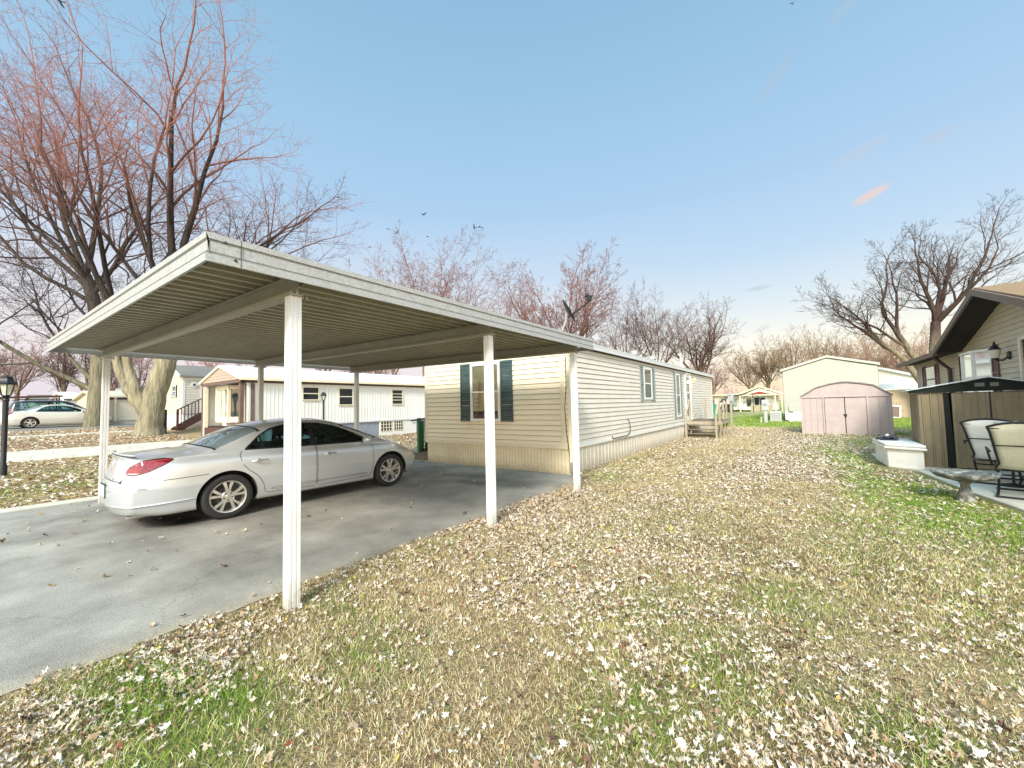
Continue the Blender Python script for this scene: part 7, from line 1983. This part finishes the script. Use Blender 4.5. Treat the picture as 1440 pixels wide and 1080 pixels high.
# mid distance trees: vase shaped, each its own seed
def vase(name, label, loc, seed, h, spread, col_top, nl=6, stems=1, P=None, group=None, r0=0.22):
    rng = random.Random(seed)
    tr = []
    for s in range(stems):
        ox = 0 if stems == 1 else (s - (stems - 1) / 2) * spread * 0.32
        th = h * rng.uniform(0.24, 0.34); rr = r0 * rng.uniform(0.8, 1.1) / (1 if stems == 1 else 1.25)
        tl = [(0.97 - 0.28 * (k % 3) / 3, az(rng.uniform(-25, 25) + (0 if k % 2 else 180) + (90 if k % 5 == 4 else 0)), rng.uniform(8, 40) * (spread / h) * 1.7, h * rng.uniform(0.36, 0.46), rr * rng.uniform(0.4, 0.6)) for k in range(nl)]
        tl.append((0.99, rng.uniform(0, 360), 6, h * 0.42, rr * 0.6))
        tr.append(([rp(ox, -0.3), rp(ox + rng.uniform(-0.1, 0.1), th * 0.5), rp(ox * 1.15 + rng.uniform(-0.3, 0.3), th)], [rr * 1.35, rr, rr * 0.85], tl))
    PP = dict(max=4, ang=(36, 40, 44, 48, 48, 48), wob=(0.06, 0.10, 0.13, 0.15, 0.15, 0.1), trop=(0.03, 0.05, 0.045, 0.04, 0.03, 0.03), n=(6, 7, 6, 5, 3, 2), rmin=0.014, lr=(0.6, 0.5, 0.5, 0.5, 0.5, 0.5))
    if P: PP.update(P)
    return big_tree(name, label, loc, seed, tr, PP, Vector(col_top) * 0.55, (0.22, 0.17, 0.12), col_top, h * 0.8, sides=(8, 6, 4, 3, 3, 3), group=group)
PINK = (0.26, 0.135, 0.11); BRN = (0.17, 0.105, 0.085); GOLD = (0.33, 0.22, 0.145)
vase('bare_tree', 'three stemmed bare tree with pinkish twigs rising left of centre above the carport roof', (-34.9, 31.5, 0.6), 31, 23.0, 10.5, PINK, 6, 3, dict(max=5, n=(6, 6, 4, 3, 3, 2)))
vase('bare_tree', 'tall bare tree with reddish upright branches directly behind the satellite dish', (-17.6, 34.0, 0), 32, 19.5, 15, PINK, 13, 1, P=dict(max=5, n=(6, 7, 5, 3, 3, 2)), r0=0.26)
vase('bare_tree', 'slim pale pink bare tree in the gap between the two tall reddish trees', (-29.5, 42.5, 0.3), 33, 19.0, 7, PINK, 5, 1)
vase('bare_tree', 'bushy brown bare tree just right of the tall tree behind the dish', (-16.0, 50.0, 0), 34, 17.0, 11, BRN, 8, 2)
vase('bare_tree', 'dark bare tree with crooked spreading limbs near the far end of the cream home', (-10.7, 56.5, 0), 35, 15.8, 10, BRN, 8, 1, dict(wob=(0.06, 0.15, 0.18, 0.18, 0.15, 0.1), trop=(0.03, 0.04, 0.04, 0.05, 0.04, 0.04)), r0=0.30)
vase('bare_tree', 'golden brown bare tree above the distant white bungalow', (-6.6, 88, 0), 36, 14.5, 10, GOLD, 9, 2, dict(n=(6, 7, 5, 4, 3, 2), rmin=0.022), r0=0.32)
vase('bare_tree', 'orange tinted bare tree rising over the left slope of the tall pale house', (-1.6, 86, 0), 37, 15.5, 10, GOLD, 9, 1, dict(n=(6, 7, 5, 4, 3, 2), rmin=0.022), r0=0.32)
vase('bare_tree', 'thin golden bare tree behind the ridge of the tall pale house', (6.0, 104, 0), 38, 17.5, 13, GOLD, 9, 2, dict(n=(6, 7, 5, 4, 3, 2), rmin=0.026), r0=0.3)
vase('bare_tree', 'thin pale bare tree between the tall pale house and the brown roofed house', (10.6, 78, 0), 39, 13.5, 12, (0.38, 0.24, 0.18), 9, 2, dict(n=(6, 7, 5, 4, 3, 2), rmin=0.02), r0=0.22)
vase('bare_tree', 'pinkish bare tree low behind the white gabled house end', (15.5, 100, 0), 40, 11.5, 11, (0.40, 0.23, 0.19), 8, 2, dict(n=(6, 7, 5, 4, 3, 2), rmin=0.024), r0=0.25)
vase('bare_tree', 'small pink bare tree behind the right end of the huge forked tree', (-53.5, 30, 0.9), 41, 19.5, 9, PINK, 8, 1, dict(n=(6, 6, 5, 4, 3, 2), rmin=0.02))
vase('bare_tree', 'small dark bare tree with several stems behind the parked pale champagne sedan', (-59.0, 7.4, 1.1), 42, 9.5, 8, (0.14, 0.085, 0.075), 8, 2, dict(n=(6, 6, 5, 4, 3, 2), rmin=0.014, wob=(0.06, 0.15, 0.18, 0.18, 0.15, 0.1)), r0=0.28)
vase('bare_tree', 'bare tree behind the black lamp post at the left edge', (-71, 3.6, 1.1), 43, 10.5, 9, (0.34, 0.22, 0.19), 8, 2, dict(n=(6, 6, 5, 4, 3, 2), rmin=0.02), r0=0.26)
vase('bare_tree', 'faint pink bare tree low behind the beige house roof', (-62, 21, 1.0), 44, 10.0, 8, (0.42, 0.22, 0.18), 7, 2, dict(n=(6, 6, 5, 4, 3, 2), rmin=0.018))
vase('bare_tree', 'faint brown bare tree above the roof of the white ribbed home', (-48, 33, 0.9), 45, 10.5, 8, (0.38, 0.2, 0.16), 7, 2, dict(n=(6, 6, 5, 4, 3, 2), rmin=0.018))
vase('bare_tree', 'tangled bare tree behind the tall left tree trunk', (-66, 12.5, 1.1), 46, 11.5, 9, (0.34, 0.22, 0.19), 8, 2, dict(n=(6, 6, 5, 4, 3, 2), rmin=0.02))
vase('bare_tree', 'bushy reddish bare tree filling the gap right of the cream home end', (-13.0, 72, 0), 47, 9.5, 8, (0.34, 0.22, 0.19), 8, 2, dict(n=(6, 6, 5, 4, 3, 2), rmin=0.022))

# low bushes beside the far houses
# far-off wood: reads as one twiggy band
rng = random.Random(99); br = {k: [] for k in range(7)}
PW = {**BASEP, **dict(max=3, n=(5, 5, 4, 3, 2, 2), seg=(3, 3, 2, 2, 2, 2), rmin=0.035, lr=(0.6, 0.5, 0.5, 0.5, 0.5, 0.5))}
for k in range(60):
    a = rng.uniform(-72, 16); dd_ = rng.uniform(112, 150)
    x, y = math.sin(R(a)) * dd_, math.cos(R(a)) * dd_
    h = rng.uniform(5, 9.5)
    for j in range(6):
        d = Vector((rng.gauss(0, 0.4), rng.gauss(0, 0.4), 1)).normalized()
        grow(rng, Vector((x + rng.uniform(-2, 2), y + rng.uniform(-2, 2), gz(x) * 0.8 - 0.2)), d, h * rng.uniform(0.4, 0.6), 0.10, 1, br, PW)
def wc(r, p):
    k = 0.5 + 0.5 * math.sin(p.x * 0.11) ; return (0.36 + 0.06 * k, 0.185 + 0.02 * k, 0.145 - 0.01 * k)
V, F, C = merge([tubes(br[k], 3, wc) for k in range(1, 5)])
wood = np_mesh('distant_wood', V, F, twig_mat, None, np.array(C)); tag(wood, 'far-off band of bare reddish brown trees along the horizon', None, None, 'stuff')
# ------------------------------------------------------------------ fallen leaves and grass (uncountable)
rs = np.random.RandomState(4)
leaf_mat = vcol_mat('dry_leaf', rough=0.75, scale=60, var=0.25, trans=0.15)
grass_mat = vcol_mat('grass_blade', rough=0.8, scale=5, var=0.2, trans=0.35)

def vnoise(x, y, s, seed):
    """smooth value noise, vectorised"""
    r = np.random.RandomState(seed); T = r.rand(64, 64)
    xs_, ys_ = x * s + 1000.0, y * s + 1000.0
    xi = np.floor(xs_).astype(int); yi = np.floor(ys_).astype(int); fx = xs_ - xi; fy = ys_ - yi
    fx = fx * fx * (3 - 2 * fx); fy = fy * fy * (3 - 2 * fy)
    g = lambda a, b: T[a % 64, b % 64]
    return (g(xi, yi) * (1 - fx) + g(xi + 1, yi) * fx) * (1 - fy) + (g(xi, yi + 1) * (1 - fx) + g(xi + 1, yi + 1) * fx) * fy
def cl(v): return np.clip(v, 0, 1)
def greenv(x, y):
    g = np.zeros_like(x)
    for (cx, cy, rx, ry, a) in GREEN:
        d = ((x - cx) / rx) ** 2 + ((y - cy) / ry) ** 2
        g = np.maximum(g, a * np.exp(-d * 0.9))
    g = np.maximum(g, np.where((y > 27) & (x > -9), 0.95 * cl((y - 27) / 3), 0))
    return cl(g * (0.7 + 0.6 * vnoise(x, y, 2.2, 1)) + 0.16 * cl(vnoise(x, y, 1.4, 2) * 2 - 1.1))
def gzv(x):
    d = np.maximum(0, -11.6 - x)
    a = 0.05 * d * np.minimum(1, d / 2 + 0.2); b = 0.70 + 0.011 * np.minimum(d - 14, 40)
    return np.where(d < 14, a, b)
DRV = -3.9
def visible(x, y):
    """inside the part of the ground the photograph looks at, with a margin"""
    f = -0.5826 * x + 0.8127 * y; r = 0.8127 * x + 0.5826 * y
    return (f > 0.5) & (np.abs(r) < 1.6 * f + 2.2)
def on_lawn(x, y):
    drive = (x < -3.93 + 0.16 * (vnoise(x * 0 + 3.3, y, 7, 31) - 0.35)) & (x > -11.5) & (y < 8.5)
    home_ = (x < HX1 - 0.0) & (x > HX0 - 1) & (y > 8.4)
    pat = (x > 1.35) & (y > 12.3) & (y < 15.7) | (x > 4.0) & (y < 25) | (x > 2.75 - (y - 5.5) * 0.143) & (y > 5.4) & (y < 13)
    shed = (x > -0.15) & (x < 3.2) & (y > 23.4) & (y < 26.2)
    porch_ = (x < -2.95) & (x > -4.6) & (y > 19.6) & (y < 23)
    wh_ = (x < -16.95) & (y > 6.2)
    street_ = (x < -34.4) | ((x > -21.05) & (x < -18.15)) | ((x < -27.2) & (x > -28.45))
    return ~(drive | home_ | pat | shed | porch_ | wh_ | street_)

# lobed maple leaf outline (unit size) and simple far leaf
LOBED = np.array([(0, -0.5), (0.16, -0.28), (0.42, -0.34), (0.30, -0.08), (0.50, 0.10), (0.24, 0.16), (0.22, 0.34), (0.08, 0.26), (0, 0.55), (-0.08, 0.26), (-0.22, 0.34), (-0.24, 0.16), (-0.50, 0.10), (-0.30, -0.08), (-0.42, -0.34), (-0.16, -0.28)])
def scatter_leaves(x, y, z, size, lobed, curl, lift, variant=0):
    n = len(x)
    if lobed:
        out_ = LOBED.copy(); k = len(out_)
        if variant:
            r_ = np.random.RandomState(variant)
            out_ = out_ * r_.uniform(0.6, 1.15, (k, 1)) * np.array([r_.uniform(0.55, 1.0), 1.0]) + r_.normal(0, 0.035, (k, 2))
        tpl = np.vstack([[0, 0], out_]); tf = np.array([(0, 1 + i, 1 + (i + 1) % k) for i in range(k)])
    else:
        tpl = np.array([(0, -0.5), (0.34, -0.08), (0.12, 0.5), (-0.16, 0.48), (-0.36, -0.02)]); tf = np.array([(0, 1, 2), (0, 2, 3), (0, 3, 4)])
    m = len(tpl)
    crum = np.random.RandomState(50 + variant).normal(0, 0.13 if lobed else 0.06, m); crum[0] = 0
    sx = size * rs.uniform(0.65, 1.1, n); sy = size * rs.uniform(0.8, 1.25, n)
    px = tpl[None, :, 0] * sx[:, None]; py = tpl[None, :, 1] * sy[:, None]
    c1, c2, c3 = [np.clip(rs.normal(0, 1, n), -1.8, 1.8) * curl for _ in range(3)]; c3 = np.abs(c3)
    r2 = (tpl ** 2).sum(1)[None, :]
    pz = size[:, None] * (c1[:, None] * tpl[None, :, 0] ** 2 + c2[:, None] * tpl[None, :, 0] * tpl[None, :, 1] + c3[:, None] * r2 * 1.6)
    pz = pz + size[:, None] * crum[None, :] * rs.uniform(0.3, 1.4, n)[:, None]
    # tilt
    ta = np.clip(rs.normal(0, 0.24, n), -0.6, 0.6); tb_ = np.clip(rs.normal(0, 0.24, n), -0.6, 0.6)
    pz = pz + px * np.tan(ta)[:, None] + py * np.tan(tb_)[:, None]
    pz = pz - pz.min(1, keepdims=True)
    a = rs.uniform(0, 2 * np.pi, n); ca, sa = np.cos(a)[:, None], np.sin(a)[:, None]
    X = x[:, None] + px * ca - py * sa; Y = y[:, None] + px * sa + py * ca; Z = z[:, None] + pz + lift
    V = np.stack([X, Y, Z], -1).reshape(-1, 3)
    F = (tf[None] + (np.arange(n) * m)[:, None, None]).reshape(-1, 3)
    return V, F, m
def leaf_cols(n, left=False):
    pal = np.array([(0.70, 0.56, 0.42), (0.78, 0.66, 0.53), (0.86, 0.77, 0.67), (0.55, 0.40, 0.26), (0.34, 0.21, 0.12), (0.17, 0.095, 0.06), (0.60, 0.40, 0.16), (0.62, 0.50, 0.10), (0.38, 0.09, 0.05)])
    w_ = np.array([0.27, 0.22, 0.12, 0.18, 0.12, 0.07, 0.02, 0.007, 0.004])
    if left: w_ = np.array([0.20, 0.16, 0.10, 0.22, 0.18, 0.09, 0.03, 0.01, 0.01])
    c = pal[rs.choice(len(pal), n, p=w_ / w_.sum())]
    return c * rs.uniform(0.85, 1.12, (n, 1))
def density(x, y):
    d = 0.16 + 0.75 * cl(vnoise(x, y, 0.55, 5) * 1.9 - 0.45) * (0.5 + vnoise(x, y, 1.6, 6))
    d = d * (0.35 + 1.3 * vnoise(x, y, 3.2, 16) * vnoise(x, y, 9.0, 17) * 1.8) * (1 - 0.45 * greenv(x, y))
    d = np.where((x < -1.8 + 0.6 * vnoise(x, y, 0.7, 21)) & (y > 7.3), d * 0.35, d)
    d = np.where((x > -3.95) & (x < -3.2) & (y > -1), d * 1.25 + 0.12, d)
    pile = np.exp(-(((x + 3.35) / 0.45) ** 2 + ((y - 1.02) / 0.22) ** 2)); d = d + 0.9 * pile
    d = np.where((y > 27) & (x > -9), d * 0.08, d)
    return cl(d)
def batch(n, x0, x1, y0, y1, thin=None):
    x = rs.uniform(x0, x1, n); y = rs.uniform(y0, y1, n)
    k = visible(x, y) & on_lawn(x, y) & (rs.rand(n) < density(x, y) * (thin(x, y) if thin else 1))
    return x[k], y[k]
parts = []
# near: lobed leaves
x, y = batch(215000, -4.4, 6.0, -1.2, 8.0)
nn_ = len(x); s = 0.017 + 0.042 * rs.rand(nn_) ** 1.7; s = s * np.where(rs.rand(nn_) < 0.03, 1.5, 1.0)
lc = leaf_cols(nn_); var = rs.randint(0, 8, nn_)
for q in range(8):
    k = var == q
    V, F, m = scatter_leaves(x[k], y[k], gzv(x[k]) + 0.012, s[k], True, 0.5, 0.004, q + 1); parts.append((V, F, np.repeat(lc[k], m, 0)))
# middle and far: simple leaves
x, y = batch(400000, -9, 5.5, 6.5, 32, lambda x, y: np.where(y < 8, (y - 6.5) / 1.5, 1.0))
nn_ = len(x); s = rs.uniform(0.030, 0.062, nn_) * (1 + 0.012 * np.maximum(0, y - 8))
V, F, m = scatter_leaves(x, y, gzv(x) + 0.015, s, False, 0.35, 0.006); parts.append((V, F, np.repeat(leaf_cols(nn_), m, 0)))
# left verges
x = rs.uniform(-34.3, -11.5, 95000); y = rs.uniform(-4, 16, 95000)
k = visible(x, y) & on_lawn(x, y) & (rs.rand(len(x)) < 0.35 + 0.6 * vnoise(x, y, 0.5, 8)); x, y = x[k], y[k]
nn_ = len(x); s = rs.uniform(0.05, 0.10, nn_)
V, F, m = scatter_leaves(x, y, gzv(x) + 0.015, s, False, 0.4, 0.006); parts.append((V, F, np.repeat(leaf_cols(nn_, True), m, 0)))
# a few on the asphalt, concrete and patio
x = rs.uniform(-11, -3.9, 170); y = rs.uniform(-2, 8.4, 170); k = visible(x, y); x, y = x[k], y[k]
nn_ = len(x); s = rs.uniform(0.025, 0.065, nn_)
V, F, m = scatter_leaves(x, y, np.full(nn_, 0.016), s, True, 0.5, 0.002); parts.append((V, F, np.repeat(leaf_cols(nn_, True), m, 0)))
x = rs.uniform(-21, -11.1, 500); y = rs.uniform(-2, 10, 500); k = visible(x, y) & ((x > -11.5) | ((x < -18.2))); x, y = x[k], y[k]
nn_ = len(x); s = rs.uniform(0.06, 0.11, nn_)
V, F, m = scatter_leaves(x, y, gzv(x) + 0.035, s, False, 0.5, 0.002); parts.append((V, F, np.repeat(leaf_cols(nn_, True), m, 0)))
# far grass beyond the lawn line: sparse leaves
b = 0; Vs, Fs, Cs = [], [], []
for V, F, C in parts:
    Vs.append(V); Fs.append(F + b); Cs.append(C); b += len(V)
lv = np_mesh('fallen_leaves', np.vstack(Vs), np.vstack(Fs), leaf_mat, None, np.vstack(Cs))
tag(lv, 'pale dry fallen leaves scattered over the lawn and driveway', None, None, 'stuff')

# grass blades
def blades(x, y, h, wdt, g):
    n = len(x); a = rs.uniform(0, 2 * np.pi, n); lean = np.abs(rs.normal(0.75, 0.35, n)); b_ = rs.uniform(0, 2 * np.pi, n)
    ca, sa = np.cos(a) * wdt, np.sin(a) * wdt
    z0 = gzv(x) - 0.005
    P0 = np.stack([x - ca, y - sa, z0], -1); P1 = np.stack([x + ca, y + sa, z0], -1)
    mx_, my_ = x + np.cos(b_) * lean * h * 0.4, y + np.sin(b_) * lean * h * 0.4
    P2 = np.stack([mx_ + ca * 0.8, my_ + sa * 0.8, z0 + h * 0.6], -1); P3 = np.stack([mx_ - ca * 0.8, my_ - sa * 0.8, z0 + h * 0.6], -1)
    tx, ty = x + np.cos(b_) * lean * h, y + np.sin(b_) * lean * h
    T = np.stack([tx, ty, z0 + h * rs.uniform(0.75, 1.0, n)], -1)
    V = np.stack([P0, P1, P2, P3, T], 1).reshape(-1, 3)
    o = (np.arange(n) * 5)[:, None]
    F = np.concatenate([o + np.array([[0, 1, 2]]), o + np.array([[0, 2, 3]]), o + np.array([[3, 2, 4]])], 0)
    straw = np.array([(0.90, 0.75, 0.47), (0.80, 0.62, 0.34), (0.93, 0.83, 0.60), (0.52, 0.35, 0.17), (0.28, 0.17, 0.08)])[rs.choice(5, n, p=[.30, .20, .20, .16, .14])]
    gr_ = np.array([(0.27, 0.40, 0.06), (0.39, 0.50, 0.09), (0.16, 0.28, 0.04), (0.54, 0.58, 0.20)])[rs.choice(4, n, p=[.35, .3, .2, .15])]
    isg = (rs.rand(n) < cl(g * 1.15 + 0.04))[:, None]
    C = np.where(isg, gr_, straw) * rs.uniform(0.8, 1.15, (n, 1))
    return V, F, np.repeat(C, 5, 0)
parts = []
def gbatch(n, x0, x1, y0, y1, hmin, hmax, wd, dens):
    x = rs.uniform(x0, x1, n); y = rs.uniform(y0, y1, n); k = visible(x, y) & on_lawn(x, y) & (rs.rand(n) < dens(x, y)); x, y = x[k], y[k]
    g = greenv(x, y); h = rs.uniform(hmin, hmax, len(x)) * (0.75 + 0.5 * g)
    parts.append(blades(x, y, h, wd, g))
gbatch(520000, -4.4, 6.0, -1.2, 4.6, 0.025, 0.062, 0.0017, lambda x, y: 0.4 + 0.6 * vnoise(x, y, 5, 11))
gbatch(240000, -4.2, 5.0, 4.4, 10.5, 0.03, 0.06, 0.003, lambda x, y: 0.4 + 0.6 * vnoise(x, y, 4, 12))
gbatch(150000, -5, 5, 10.3, 27, 0.03, 0.06, 0.006, lambda x, y: 0.5 + 0.5 * vnoise(x, y, 1, 13))
gbatch(60000, -18.2, -11.4, -3, 8, 0.03, 0.06, 0.006, lambda x, y: 0.5 + 0.5 * vnoise(x, y, 1, 13))
gbatch(60000, -9, 8, 27, 45, 0.04, 0.09, 0.012, lambda x, y: 0.7 + 0 * x)
b = 0; Vs, Fs, Cs = [], [], []
for V, F, C in parts:
    Vs.append(V); Fs.append(F + b); Cs.append(C); b += len(V)
gv = np_mesh('grass', np.vstack(Vs), np.vstack(Fs), grass_mat, None, np.vstack(Cs))
tag(gv, 'straw and green grass blades covering the lawn', None, None, 'stuff')
